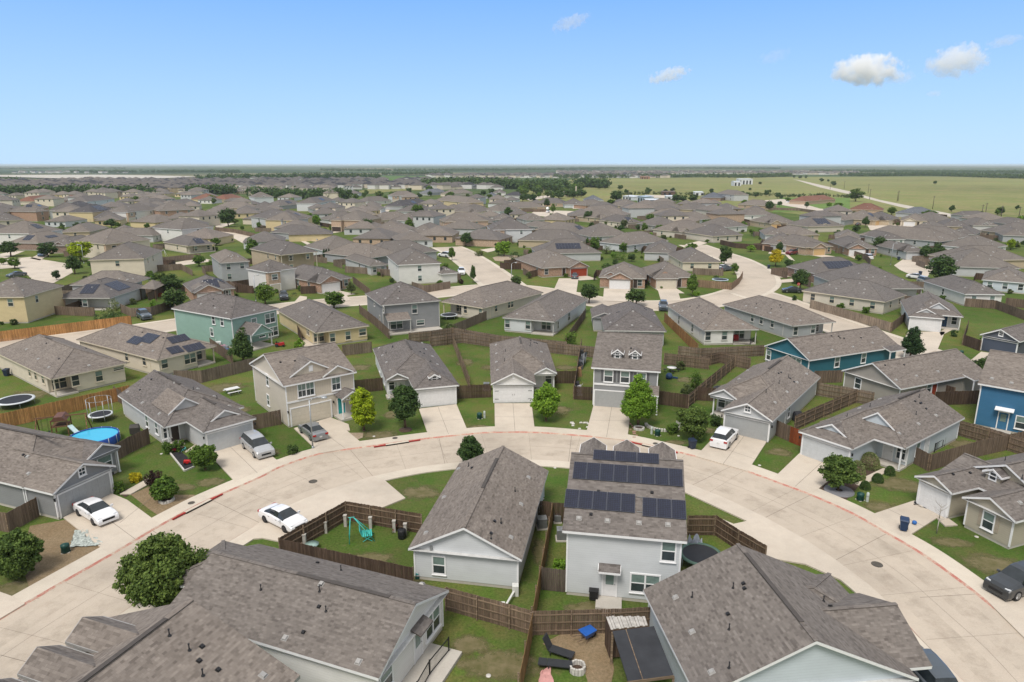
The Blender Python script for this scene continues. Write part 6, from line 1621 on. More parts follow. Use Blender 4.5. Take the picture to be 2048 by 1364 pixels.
wood('tree_line', [(1110,357),(1230,356),(1380,355),(1500,356),(1580,353)], 520, 9, 'dark', 60, 'tree line beyond the dry field')
wood('woodland', [(1680,352.5),(1750,353),(1850,351.5),(1960,355),(2060,358)], 620, 9, 'dark', 60, 'wooded ridge at the far side of the dry field')
wood('woodland', [(1620,345),(1750,345),(1900,346),(2100,348)], 900, 9, 'dark', 250, 'farther woods on the right horizon')
wood('woodland', [(640,342),(780,344),(900,343),(1060,341),(1200,340)], 1000, 10, 'dark', 500, 'distant woods in the middle of the horizon')
wood('tree_line', [(1140,338.5),(1300,338),(1450,338.5),(1560,339)], 700, 12, 'dark', 600, 'wooded rise behind the distant estate')
wood('tree_line', [(-50,338),(60,339),(130,337),(250,338)], 400, 11, 'dark', 400, 'distant tree lines on the left horizon')
wood('tree_line', [(140,345.5),(250,345.5),(480,345)], 300, 10, 'dark', 60, 'tree line above the pale graded clearing')
wood('tree_line', [(-20,366),(35,366)], 50, 9, 'dark', 10, 'small copse at the far left')
wood('tree_line', [(395,363),(480,361),(640,358),(760,357)], 260, 12, 'dark', 30, 'tree line at the near edge of the green pasture')
wood('tree_line', [(765,350),(850,349),(905,349)], 160, 9, 'dark', 40, 'tree line right of the green pasture')
wood('tree_line', [(440,346.5),(480,346)], 60, 10, 'dark', 20, 'small dark copse in the green pasture')
wood('hedgerow', [(1560,395),(1640,392),(1700,396)], 60, 3, 'olive', 4, 'low hedgerow behind the park')
wood('hedgerow', [(1230,391),(1300,389),(1430,391),(1560,393)], 150, 3, 'olive', 10, 'low scrub along the field edge')
# ================================================================= CARS
TYRE = plain('tyre rubber', (.018, .018, .018), .8); RIM = plain('wheel rim', (.35, .36, .37), .3, .8); RIMD = plain('dark wheel rim', (.05, .05, .055), .35, .6)
CARGL = glass('car glass', (.022, .028, .032), .03); HEADL = plain('headlight glass', (.6, .62, .64), .12, spec=.6); TAILL = plain('tail light', (.35, .015, .012), .2); CHROME = plain('grille chrome', (.3, .3, .3), .25, .9)
def carpaint(name, c, metal=0.0):
    key = ('cpaint', name)
    if key in MATS: return MATS[key]
    t = NT(name); nz = t.noise(t.coord('Object'), 2, 3); t.base(t.ramp(nz, [(.3, grey(c, .95)), (.7, grey(c, 1.04))])); t.p(.28, metal, .5); t.b.inputs['Coat Weight'].default_value = .6; t.b.inputs['Coat Roughness'].default_value = .06
    MATS[key] = t.mat; return t.mat
PAINT = dict(white=carpaint('white car paint', (.72, .72, .73)), silver=carpaint('silver car paint', (.42, .43, .44), .3), grey=carpaint('grey car paint', (.24, .25, .26), .3), black=carpaint('black car paint', (.022, .026, .03)),
  blue=carpaint('blue car paint', (.04, .09, .17)), slate=carpaint('slate car paint', (.06, .075, .09)), red=carpaint('red car paint', (.16, .015, .02)))
# stations: x, z_top, half width at top, z_belt ; rear to front
CT = dict(
 sedan=dict(L=4.7, W=.91, st=[(-2.35,.62,.62,.60),(-2.28,.90,.70,.86),(-2.0,1.0,.74,.92),(-1.55,1.04,.72,.94),(-.85,1.37,.56,.95),(-.2,1.45,.58,.94),(.35,1.42,.58,.92),(1.15,1.02,.72,.90),(1.6,.93,.74,.86),(2.1,.80,.70,.76),(2.3,.66,.62,.63),(2.36,.5,.55,.48)], gl=(3,7), r=.335, wb=(-1.4,1.38), roof=(4,6)),
 suv=dict(L=4.85, W=.96, st=[(-2.42,.66,.75,.64),(-2.38,1.06,.80,1.02),(-2.30,1.20,.76,1.06),(-2.05,1.68,.60,1.07),(-1.2,1.77,.64,1.06),(-.2,1.77,.65,1.04),(.3,1.72,.64,1.03),(1.0,1.20,.78,1.01),(1.5,1.10,.80,1.0),(2.15,1.02,.76,.96),(2.38,.85,.70,.8),(2.43,.55,.62,.52)], gl=(2,7), r=.385, wb=(-1.42,1.45), roof=(3,6)),
 van=dict(L=5.15, W=.98, st=[(-2.57,.66,.75,.64),(-2.54,1.02,.82,.98),(-2.46,1.14,.78,1.0),(-2.2,1.66,.64,1.02),(-1.2,1.74,.68,1.0),(-.1,1.74,.69,.99),(.55,1.68,.66,.98),(1.45,1.14,.78,.98),(1.9,1.05,.80,.95),(2.35,.96,.76,.88),(2.54,.8,.68,.75),(2.58,.5,.6,.48)], gl=(2,7), r=.36, wb=(-1.55,1.52), roof=(3,6)),
)
def car_mesh(kind):
    D = CT[kind]; W = D['W']; st = D['st']; body = MB(); gl = MB(); roof = MB()
    def sec(s):
        x, zt, wt, zb = s; e = min(1, (D['L']/2 + .12 - abs(x)) / .5) ** .35; w = W * (.86 + .14 * e)
        return [(x, w*.93, .20), (x, w, .36), (x, w*1.0, zb*.72), (x, w*.97, zb - .03), (x, min(w*.94, wt + .16) if zt - zb > .12 else w*.9, zb + min(.02, (zt-zb)*.5)), (x, wt, zt - .03), (x, wt * .82, zt), (x, 0, zt + .012)]
    S_ = [sec(s) for s in st]; g0, g1 = D['gl']; r0, r1 = D['roof']
    for i in range(len(st) - 1):
        for k in range(7):
            a, b, c, d = S_[i][k], S_[i+1][k], S_[i+1][k+1], S_[i][k+1]
            isgl = g0 <= i < g1 and (k == 4 or (k >= 5 and not (r0 <= i < r1)))
            isroof = r0 <= i < r1 and k >= 5
            tgt = gl if isgl else (roof if isroof else body)
            for sg in (1, -1):
                q = [(p[0], p[1]*sg, p[2]) for p in (a, b, c, d)]
                if sg > 0: q.reverse()
                tgt.poly(q, 0, True)
    for S0, fl in ((S_[0], 1), (S_[-1], -1)):
        q = [(p[0], p[1], p[2]) for p in S0] + [(p[0], -p[1], p[2]) for p in reversed(S0[:-1])]
        if fl > 0: q.reverse()
        body.poly(q)
    q = [(p[0][0], p[0][1], .2) for p in S_] + [(p[0][0], -p[0][1], .2) for p in reversed(S_)]; body.poly(q)
    return body, gl, roof
CARM = {}
def car(kind, color, rear, front, label, detail=True, z=.12, group='parked cars', roofc=None, rim=None):
    a = at(*rear); b = at(*front); c = (a + b) / 2; ang = math.atan2(b.y - a.y, b.x - a.x)
    r = empty('parked_car', (c.x, c.y, z), ang, label, 'car', group); D = CT[kind]; L = D['L']; W = D['W']
    key = (kind, color, roofc, rim)
    if key not in CARM:
        bo, gl, ro = car_mesh(kind); P = PAINT[color]; w = MB(); R_ = D['r']
        w.tube((0, -.12, 0), (0, .12, 0), R_, n=20); tm = w.mesh('tyre', TYRE)
        w = MB(); w.tube((0, -.127, 0), (0, .127, 0), R_*.66, n=14); 
        for i in range(5):
            a_ = i * 2 * math.pi / 5; w.bar((0, -.13, 0), (math.cos(a_)*R_*.6, -.13, math.sin(a_)*R_*.6), .02, .05)
        rm = w.mesh('rim', RIMD if rim else RIM)
        hl = MB(); hl.hexa([(-.22,-.17,-.05),(.04,-.17,-.05),(-.02,.17,-.05),(-.3,.17,-.05),(-.22,-.17,.07),(0,-.17,.05),(-.06,.17,.07),(-.3,.17,.09)]) 
        tl = MB(); tl.box(-.05, -.17, -.09, .1, .17, .09)
        mi = MB(); mi.hexa([(-.08,0,-.07),(.08,0,-.07),(.05,.2,-.06),(-.08,.2,-.06),(-.08,0,.08),(.06,0,.08),(.03,.2,.08),(-.08,.2,.08)])
        gr = MB(); gr.box(-.04, -.5, -.09, .03, .5, .09); 
        pl = MB(); pl.box(-.02, -.15, -.08, .02, .15, .08)
        hd = MB(); hd.box(-.1, -.012, -.014, .1, .012, .014)
        CARM[key] = dict(body=bo.mesh('body', P), window=gl.mesh('window', CARGL), roof=ro.mesh('roof', BLACK if roofc else P), tyre=tm, rim=rm, headlight=hl.mesh('headlight', HEADL), tail_light=tl.mesh('tail_light', TAILL), mirror=mi.mesh('mirror', P), grille=gr.mesh('grille', BLACK), plate=pl.mesh('licence_plate', plain('plate white', (.6, .6, .58))), handle=hd.mesh('door_handle', CHROME))
    M = CARM[key]
    link('body', M['body'], r); link('window', M['window'], r); link('roof', M['roof'], r)
    for x in D['wb']:
        for s_ in (-1, 1):
            t = link('wheel', M['tyre'], r, (x, s_ * (W - .1), D['r'])); link('rim', M['rim'], t, (0, 0, 0), (0, 0, 0 if s_ < 0 else math.pi))
    fz = D['st'][-3][3] - .06; rz2 = D['st'][1][3] - .08
    for s_ in (-1, 1):
        o = link('headlight', M['headlight'], r, (L/2 - .13, s_ * (W - .27), fz)); o.scale = (1, s_, 1)
        link('tail_light', M['tail_light'], r, (-L/2 + .02, s_ * (W - .2), rz2))
        o = link('mirror', M['mirror'], r, (D['st'][7][0] - .25, s_ * (W - .02), D['st'][7][3] + .05)); o.scale = (1, s_, 1)
        if detail:
            for x in (-.75, .25): link('door_handle', M['handle'], r, (x, s_ * (W + .002), D['st'][5][3] - .16))
    link('grille', M['grille'], r, (L/2 - .01, 0, .52)); link('licence_plate', M['plate'], r, (-L/2 - .0, 0, rz2 - .22))
    return r
for a in (
 ('sedan', 'white', (165, 1018), (224, 1054), 'white sedan with dark rear glass on the drive of the grey garage house', True, .14, 'parked cars', None, 1),
 ('sedan', 'white', (542, 1036), (594, 1062), 'white sedan parked on the concrete beside the swing yard fence', True, .12, 'parked cars', None, 1),
 ('van', 'silver', (497, 888), (536, 921), 'silver minivan on the drive of the light grey house'),
 ('sedan', 'grey', (638, 881), (615, 863), 'grey sedan nosed towards the cream two-storey garage, beside the lamp post'),
 ('suv', 'white', (1435, 901), (1461, 872), 'white SUV facing the gabled garage, red tail lights towards the street'),
 ('suv', 'black', (2062, 1172), (2005, 1190), 'black SUV cut by the right edge, nose on the wide apron'),
 ('suv', 'slate', (1862, 1385), (1815, 1330), 'dark SUV at the bottom right beside the big gabled roof'),
 ('suv', 'slate', (277, 630), (301, 645), 'dark SUV on the back street behind the solar roof house, left', False),
 ('sedan', 'blue', (96, 508), (74, 517), 'blue car on the drive of the dark brick house, far left', False),
 ('sedan', 'slate', (55, 551), (12, 557), 'long dark blue car on the left cul-de-sac lawn side', False),
 ('suv', 'black', (566, 590), (570, 607), 'dark SUV on the drive of the house with brick stair tower', False),
 ('suv', 'silver', (631, 476), (641, 486), 'silver SUV on the drive of the grey house with brick corner', False),
 ('suv', 'white', (899, 515), (880, 513), 'white pickup-sized SUV by the slim conifer', False),
 ('suv', 'white', (922, 544), (924, 553), 'white van backed to the garage wing by the purple shrub', False),
 ('sedan', 'white', (1064, 598), (1078, 600), 'white car half hidden behind the cream hip-roofed house', False),
 ('sedan', 'slate', (1149, 561), (1150, 552), 'dark sedan before the red garage door', False),
 ('sedan', 'black', (1600, 586), (1568, 585), 'black sedan parked at the curve beside the round dark tree', False),
 ('suv', 'slate', (1326, 612), (1327, 626), 'dark SUV on the back street left of the red barbecue house', False),
 ('sedan', 'slate', (1447, 542), (1458, 541), 'dark car beside the cream house on the curve', False),
 ('sedan', 'white', (1441, 540), (1449, 538), 'white car beside the cream house on the curve', False),
 ('suv', 'red', (1592, 508), (1575, 510), 'dark red car before the brick and grey house', False),
 ('sedan', 'blue', (1615, 507), (1630, 507), 'dark blue car before the gold garage door', False),
 ('sedan', 'red', (1700, 510), (1716, 512), 'wine red car before the white garage brick house', False),
 ('van', 'white', (1741, 520), (1726, 516), 'white van at the head of the right side street', False),
 ('sedan', 'white', (1824, 557), (1840, 559), 'white car at the bottom of the right side street', False),
 ('suv', 'silver', (1843, 566), (1858, 570), 'silver SUV at the fence of the right side street', False),
 ('sedan', 'black', (1884, 531), (1899, 528), 'dark car behind the large dark tree, right', False),
 ('sedan', 'white', (1089, 427), (1102, 424), 'white car on the far cul-de-sac', False),
 ('suv', 'white', (1091, 421), (1100, 418), 'white van on the far cul-de-sac', False),
 ('suv', 'white', (784, 412), (800, 411), 'white car at the paved cul-de-sac', False),
 ('sedan', 'blue', (418, 446), (432, 449), 'blue-white car left of the lone round tree', False),
 ('suv', 'silver', (1408, 427), (1416, 428), 'silver car between the two bay trees house and its neighbour', False),
 ('sedan', 'black', (1712, 452), (1720, 450), 'black car on the right cul-de-sac', False),
 ('sedan', 'white', (1571, 406), (1580, 405), 'white car at the park lot', False),
): car(a[0], a[1], a[2], a[3], a[4], *(a[5:] if len(a) > 5 else ()))

# ================================================================= STREET FURNITURE
GALV = plain('galvanised steel', (.36, .38, .39), .45, .6); LENS = plain('lamp lens', (.6, .6, .56), .3)
def lamp(px, py, ty, label, dx=1, h=None):
    p = at(px, py); h = h or min(9.5, height_at(p, ty)); r = empty('street_lamp', (p.x, p.y, 0), 0, label, 'street lamp', 'street lamps along the streets')
    m = MB(); m.tube((0, 0, 0), (0, 0, .35), .16, .12, 10); m.tube((0, 0, .3), (0, 0, h - .3), .085, .06, 10); m.build('pole', GALV, r)
    m = MB(); pts = [(0, 0, h - .6), (dx*.3, 0, h - .15), (dx*.8, 0, h), (dx*1.35, 0, h + .02)]; m.path(pts, .035); m.build('arm', GALV, r)
    m = MB(); m.lathe([(.02, .12), (.16, .1), (.24, .02), (.22, -.06)], (dx*1.6, 0, h), n=14, sx=1.5); hd = m.build('lamp_head', GALV, r)
    m = MB(); m.lathe([(.22, 0), (.15, -.07), (.01, -.1)], (dx*1.6, 0, h - .05), n=14, sx=1.5); m.build('lens', LENS, hd)
    return r
for a in ((626, 898, 795, 'grey street lamp rising in front of the cream two-storey garage', 1), (1023, 573, 525, 'street lamp at the back street corner by the dark tree', .7), (512, 603, 550, 'street lamp left of the tree by the brick stair tower', .6), (168, 527, 489, 'tall street lamp by the lime yellow tree', -.6),
  (1781, 530, 486, 'street lamp on the right side street lawn', .6), (1464, 436, 412, 'street lamp with curved arm at the brown meadow', -1), (507, 459, 447, 'short street lamp on the curving street', .5), (1303, 470, 452, 'small street lamp by the bushy tree', .5), (442, 452, 425, 'slim street lamp beside the lone round tree', .5)): lamp(*a)
def stop_sign(px, py):
    p = at(px, py); r = empty('stop_sign', (p.x, p.y, 0), 0, 'red stop sign at the street curve seen from the front', 'stop sign')
    m = MB(); m.tube((0, 0, 0), (0, 0, 2.2), .03, n=6); m.build('post', GALV, r)
    m = MB(); pts = [(.38*math.cos(math.pi/8 + i*math.pi/4), -.04, 2.4 + .38*math.sin(math.pi/8 + i*math.pi/4)) for i in range(8)]; m.poly(pts); m.poly([(x, -.02, z) for x, y, z in reversed(pts)]); m.build('sign_plate', plain('sign red', (.4, .03, .02)), r)
    c = bpy.data.curves.new('sign_text', 'FONT'); c.body = 'STOP'; c.size = .24; c.align_x = 'CENTER'; c.align_y = 'CENTER'; c.materials.append(plain('sign white', (.8, .8, .8)))
    o = bpy.data.objects.new('sign_text', c); col.objects.link(o); me = bpy.data.meshes.new_from_object(o.evaluated_get(bpy.context.evaluated_depsgraph_get())); bpy.data.objects.remove(o); link('sign_text', me, r, (0, -.045, 2.4), (math.pi/2, 0, 0))
stop_sign(1595, 588)
def cover(px, py, rad, label, name='manhole_cover', z=.012):
    p = at(px, py); m = MB(); m.lathe([(rad, .0), (rad, .012), (rad*.86, .014), (rad*.84, .006), (.01, .006)], n=28); 
    for i in range(5): m.box(-rad*.7, -rad*.6 + i*rad*.3, .006, rad*.7, -rad*.55 + i*rad*.3, .01)
    o = m.build(name, plain('cast iron', (.085, .075, .062), .7, var=.3), None, (p.x, p.y, z)); tag(o, label, 'manhole cover', 'manhole covers')
cover(626, 963, .42, 'round manhole cover in the street above the parked white sedan'); cover(1173, 905, .42, 'manhole cover left of the three hipped dormers'); cover(1754, 1129, .42, 'manhole cover in the right part of the loop street')
for px, py, l in ((383, 1008, 'small round lid in the pavement by the bare soil'), (790, 878, 'small round lid in the pavement below the round dark tree'), (1311, 889, 'small round lid in the pavement right of the stone ring')): cover(px, py, .3, l, 'inspection_cover', .118)
def inlet(a, b, label):
    p, q = at(*a), at(*b); t = (q - p).normalized(); n = Vector((-t.y, t.x, 0)); 
    if n.dot(-p) < 0: n = -n
    r = empty('storm_drain', p, 0, label, 'storm drain', 'kerb inlets'); o = Vector((0, 0, .0)); L = q - p
    m = MB(); c = L / 2 + n*.16; m.bar(Vector((0,0,.075)) + n*.2, L + Vector((0,0,.075)) + n*.2, .13, .13); m.build('opening', BLACK, r)
    m = MB(); m.bar(Vector((0,0,.15)) + n*.1, L + Vector((0,0,.15)) + n*.1, .3, .05); m.build('top_slab', WALKM, r)
    m = MB(); e = t * 1.3; m.bar(-e + Vector((0,0,.1)) + n*.14, Vector((0,0,.13)) + n*.14, .14, .1); m.bar(L + Vector((0,0,.13)) + n*.14, L + e + Vector((0,0,.1)) + n*.14, .14, .1); m.build('painted_end', plain('fresh red paint', (.33, .03, .025), .7, var=.3), r)
inlet((369, 1027), (420, 1001), 'black kerb inlet with red ends by the bare soil patch'); inlet((771, 891), (817, 884), 'black kerb inlet with red ends below the round dark tree'); inlet((1285, 890), (1333, 901), 'black kerb inlet with red ends near the stone ring')

def bin_(px, py, label, rz=0, c=(.02, .03, .055), z=.12):
    p = at(px, py); r = empty('wheelie_bin', (p.x, p.y, z), rz, label, 'bin', 'wheeled bins'); B = plain('bin plastic %.2f' % c[2], c, .45)
    m = MB(); m.hexa([(-.24,-.26,.08),(.24,-.26,.08),(.24,.26,.08),(-.24,.26,.08),(-.33,-.36,.98),(.33,-.36,.98),(.33,.36,.98),(-.33,.36,.98)]); m.box(-.35, -.38, .92, .35, .38, .98); m.build('body', B, r)
    m = MB(); m.hexa([(-.36,-.4,.985),(.36,-.4,.985),(.36,.4,.985),(-.36,.4,.985),(-.3,-.34,1.07),(.3,-.34,1.07),(.3,.36,1.12),(-.3,.36,1.12)]); l = m.build('lid', B, r); h_ = MB(); h_.tube((-.28, .44, 1.0), (.28, .44, 1.0), .025); h_.build('handle', B, l)
    for s_ in (-1, 1):
        w_ = MB(); w_.tube((s_*.28, .28, .13), (s_*.34, .28, .13), .13, n=12); w_.build('wheel', TYRE, r)
bin_(1384, 899, 'dark wheeled bin at the kerb beside the white SUV drive', .3); bin_(1806, 1063, 'dark blue wheeled bin on the pavement before the beige house', -.5, (.015, .035, .085)); bin_(1537, 538, 'dark bin on the kerb by the bright yellow tree', 0); bin_(1840, 551, 'dark bin at the white car, right side street', 0); bin_(14, 752, 'dark bin beside the orange fence at the left edge', 0, z=0); bin_(1797, 521, 'dark bin under the right street lamp', 0)
m = MB(); m.lathe([(.02, 0), (.16, .05), (.2, .18), (.15, .3), (.02, .34)], n=12); p = at(1828, 1051); tag(m.build('bag', plain('blue bag', (.03, .13, .4)), None, (p.x, p.y, .12)), 'small bright blue bag beside the dark blue bin', 'bag')
DG = plain('dark green plastic', (.01, .05, .04), .45); PG = plain('pale pedestal plastic', (.42, .46, .42), .6)
def pedestal(px, py, label, kind=0):
    p = at(px, py); r = empty('utility_box', (p.x, p.y, 0), .4, label, 'utility box', 'utility boxes on the lawns'); m = MB()
    if kind == 0: m.lathe([(.3, 0), (.34, .05), (.3, .45), (.33, .5), (.31, .68), (.1, .78), (.01, .79)], n=14); m.build('body', DG, r); q = MB(); q.box(-.3, -.3, 0, .3, .3, .06); q.build('base', SLAB, r)
    else: m.lathe([(.13, 0), (.13, .8), (.1, .9), (.01, .92)], n=12); m.build('body', PG, r); q = MB(); q.lathe([(.15, .55), (.15, .6)], n=12); q.build('collar', GREYM, r)
for px, py, k, l in ((132, 1104, 0, 'dark green utility drum on the bare lawn by the white sedan drive'), (959, 837, 0, 'dark green utility drum left of the gabled garage drive'), (969, 836, 1, 'pale utility post left of the gabled garage drive'), (1303, 868, 1, 'pale utility post right of the stone ring'), (1315, 871, 0, 'dark green utility drum right of the stone ring'),
  (1720, 1000, 0, 'dark green utility drum on the lawn before the pale blue house'), (1734, 1003, 1, 'pale utility post on the lawn before the pale blue house'), (1922, 710, 0, 'dark green utility drum by the side street lawn')): pedestal(px, py, l, k)
STONE = plain('white stones', (.5, .48, .44), .9, var=.25)
def lid(px, py, r_, c, label, name='valve_cover', mat=None):
    p = at(px, py); m = MB(); m.lathe([(r_, 0), (r_, .03), (r_*.8, .05), (.01, .05)], n=14); tag(m.build(name, mat or STONE, None, (p.x, p.y, .015)), label, 'lid', 'lids in the lawns')
for px, py, l in ((977, 1352, 'white round lid in the lawn by the black railing'), (748, 873, 'white lid on the lawn below the yellow tree'), (1637, 1211, 'white lid hidden by the big gabled roof'), (1937, 1145, 'white lid on the lawn above the black SUV'), (1953, 1074, 'white lid below the shuttered window'), (1519, 931, 'white lid left of the pale blue drive'), (323, 908, 'white lid by the light grey porch'), (1110, 936, 'white lid on the narrow lawn at the solar house'), (1085, 998, 'white lid by the narrow lawn fence'), (1357, 872, 'white lid on the lawn left of the round dark tree')):
    if px != 1637: lid(px, py, .16, 0, l)
# stone rings round trees, fire pit
def stone_ring(px, py, wpx, label, n=18, hh=.25, name='stone_ring', cat='planter'):
    p, dep = scale_at(px, py); R_ = wpx/2*dep/FPX; m = MB(); rs = random.Random(px)
    r = empty(name, (p.x, p.y, .0), 0, label, cat)
    for i in range(n):
        a = 2*math.pi*i/n; b = 2*math.pi*(i+.86)/n; ro, ri = R_*rs.uniform(.97, 1.05), R_*.74; h_ = hh*rs.uniform(.85, 1.1)
        q = [(ri*math.cos(a), ri*math.sin(a)), (ro*math.cos(a), ro*math.sin(a)), (ro*math.cos(b), ro*math.sin(b)), (ri*math.cos(b), ri*math.sin(b))]
        m.hexa([(x, y, 0) for x, y in q] + [(x*.98, y*.98, h_) for x, y in q])
    m.build('stones', STONE, r); d = MB(); d.lathe([(R_*.76, .1), (.01, .14)], n=20); d.build('soil', MULCH, r); return r
stone_ring(1278, 858, 22, 'round pale stone ring planter under the tall bright tree'); stone_ring(333, 1002, 30, 'pale stone ring round the small tree on bare soil'); fp = stone_ring(1155, 1341, 33, 'round fire pit of pale stones in the dirt yard', 16, .4, 'fire_pit', 'fire pit'); stone_ring(559, 592, 1, 'x') if False else None
pp = at(1326, 850); m = MB()
for i in range(26):
    a = -math.pi*1.0 + i*math.pi*1.15/26; m.hexa([((1.9+(k in (1,2))*.32)*math.cos(a + .1*(k > 1)), (1.9+(k in (1,2))*.32)*math.sin(a + .1*(k > 1)), z) for z in (0, .3) for k in range(4)])
tag(m.build('stone_edging', STONE, None, (pp.x, pp.y, 0)), 'curved pale stone edging of the flower bed beside the drive', 'edging')
for k, (px, py, n, l) in enumerate(((1159, 852, 9, 'scattered pale stones at the lawn edge, left'), (1265, 860, 9, 'brick-coloured stepping stones along the drive edge'))):
    m = MB(); p = at(px, py); rs = random.Random(k)
    for i in range(n):
        x, y = (rs.uniform(-1.6, 1.6), rs.uniform(-1.2, 1.2)) if k == 0 else (rs.uniform(-.3, .3), -2.4 + i*.6); s_ = rs.uniform(.12, .28); m.hexa([(x-s_, y-s_*.7, 0), (x+s_, y-s_*.6, 0), (x+s_*.8, y+s_*.7, 0), (x-s_*.9, y+s_*.6, 0), (x-s_*.8, y-s_*.5, .09), (x+s_*.8, y-s_*.5, .09), (x+s_*.6, y+s_*.5, .1), (x-s_*.7, y+s_*.5, .09)])
    tag(m.build('stones', STONE if k == 0 else plain('brick stones', (.3, .18, .14), .9), None, (p.x, p.y, .02)), l, 'stones', kind='stuff')
# grey mulch mat under the round tree, tyre ring
p = at(1678, 982); m = MB(); m.lathe([(1.35, 0), (1.3, .07), (.3, .1)], n=22); tag(m.build('mulch_ring', plain('grey rubber mulch', (.16, .16, .17), .9), None, (p.x, p.y, .02)), 'grey mulch ring under the round dark tree by the pale blue drive', 'mulch ring')
p = at(811, 860); m = MB(); m.lathe([(.8, 0), (.75, .06), (.1, .1)], n=16); tag(m.build('mulch_ring', MULCH, None, (p.x, p.y, .02)), 'brown mulch ring under the round dark tree by the cream house', 'mulch ring')

# ================================================================= BACK YARD THINGS
def trampoline(px, py, wpx, label, net=False, h=.85, rim=None, pad=(.55, .58, .6)):
    p, dep = scale_at(px, py); R_ = wpx/2*dep/FPX; r = empty('trampoline', (p.x, p.y, 0), .3, label, 'trampoline', 'trampolines in back yards')
    m = MB(); m.lathe([(R_*.84, h), (.01, h - .04)], n=36); m.build('jumping_mat', plain('black trampoline mat', (.02, .02, .022), .6), r)
    m = MB(); m.lathe([(R_*.85, h + .01), (R_, h + .02), (R_*1.01, h - .08)], n=36); m.build('rim_pad', plain('trampoline pad %.2f' % pad[0], pad, .5), r)
    for i in range(6):
        a = i*math.pi/3; m = MB(); m.tube((R_*.97*math.cos(a), R_*.97*math.sin(a), 0), (R_*.97*math.cos(a), R_*.97*math.sin(a), h), .03); m.build('leg', GALV, r)
    if net:
        for i in range(6):
            a = i*math.pi/3; m = MB(); m.tube((R_*1.02*math.cos(a), R_*1.02*math.sin(a), h), (R_*1.02*math.cos(a), R_*1.02*math.sin(a), h + 1.9), .035); m.build('net_pole', plain('white foam pole', (.55, .57, .58)), r)
        m = MB(); m.ring((0, 0, h + 1.9), R_*1.02, .02, 24); m.build('net_ring', GALV, r)
    return r
trampoline(33, 811, 66, 'big round trampoline with grey rim on the left lawn'); trampoline(203, 840, 44, 'enclosed trampoline with white poles beside the blue pool', True, .8); trampoline(1432, 590, 1, 'x') if False else None
trampoline(1440, 565, 32, 'trampoline in the curved corner yard, centre right', False, .85, None, (.4, .48, .55)); trampoline(1400, 1128, 84, 'large black trampoline partly hidden between the solar roof and the big gabled roof', False, .9, None, (.08, .14, .11)); trampoline(1441, 788, 30, 'dark trampoline in the railed yard behind the white SUV house', False, .85, None, (.05, .05, .06)); trampoline(898, 637, 34, 'pale trampoline under the porch of the cream hip house', False, .8, None, (.45, .48, .5))
# pool
p = at(190, 886); r = empty('swimming_pool', (p.x, p.y, 0), 0, 'round above-ground pool with bright blue water behind the grey roof', 'pool')
m = MB(); m.lathe([(2.45, 0), (2.5, .95), (2.42, 1.0), (2.36, .93)], n=36); m.build('pool_wall', plain('pool blue vinyl', (.02, .07, .32), .4), r)
wt_ = NT('pool water'); wt_.base((.05, .42, .62)); wt_.p(.05, 0, .5); wt_.bump(wt_.noise(wt_.world(1), 3, 3), .2, .05)
m = MB(); m.lathe([(2.37, .86), (.01, .86)], n=36); m.build('water', wt_.mat, r)
for i in range(14):
    a = i*2*math.pi/14; m = MB(); m.tube((2.52*math.cos(a), 2.52*math.sin(a), 0), (2.5*math.cos(a), 2.5*math.sin(a), 1.0), .03); m.build('support', plain('pool frame', (.55, .58, .62)), r)
# wooden play set with slide
p = at(128, 868); r = empty('play_set', (p.x, p.y, 0), .35, 'wooden swing frame with pale slide beside the orange fence', 'play set')
WD = planks('play wood', (.20, .12, .07), 1, .2)
m = MB(); 
for x in (-2.6, 2.6):
    m.bar((x, -1.1, 0), (x*.93, 0, 2.2), .1); m.bar((x, 1.1, 0), (x*.93, 0, 2.2), .1)
m.bar((-2.6, 0, 2.2), (2.6, 0, 2.2), .12); m.bar((-.9, -.8, 0), (-.9, -.8, 2.0), .1); m.bar((.7, -.8, 0), (.7, -.8, 2.0), .1); m.bar((-.9, .8, 0), (-.9, .8, 2.0), .1); m.bar((.7, .8, 0), (.7, .8, 2.0), .1); m.box(-.95, -.85, 1.15, .75, .85, 1.25); m.build('frame', WD, r)
m = MB(); m.hexa([(-.9,-1.0,1.9),(.7,-1.0,1.9),(.7,.9,1.9),(-.9,.9,1.9),(-.5,-1.0,2.4),(.3,-1.0,2.4),(.3,.9,2.4),(-.5,.9,2.4)]); m.build('canopy', plain('brown canvas', (.13, .06, .04)), r)
m = MB(); m.hexa([(.7,-.9,1.15),(2.3,-2.9,.1),(2.7,-2.6,.1),(1.1,-.6,1.15),(.7,-.9,1.25),(2.3,-2.9,.2),(2.7,-2.6,.2),(1.1,-.6,1.25)]); m.build('slide', plain('pale blue plastic', (.42, .56, .58), .4), r)
for x in (-2.0, -1.4):
    m = MB(); m.tube((x, -.15, 2.15), (x, -.15, .5), .012); m.tube((x, .15, 2.15), (x, .15, .5), .012); m.box(x-.1, -.25, .46, x+.1, .25, .5); m.build('swing', BLACK, r)
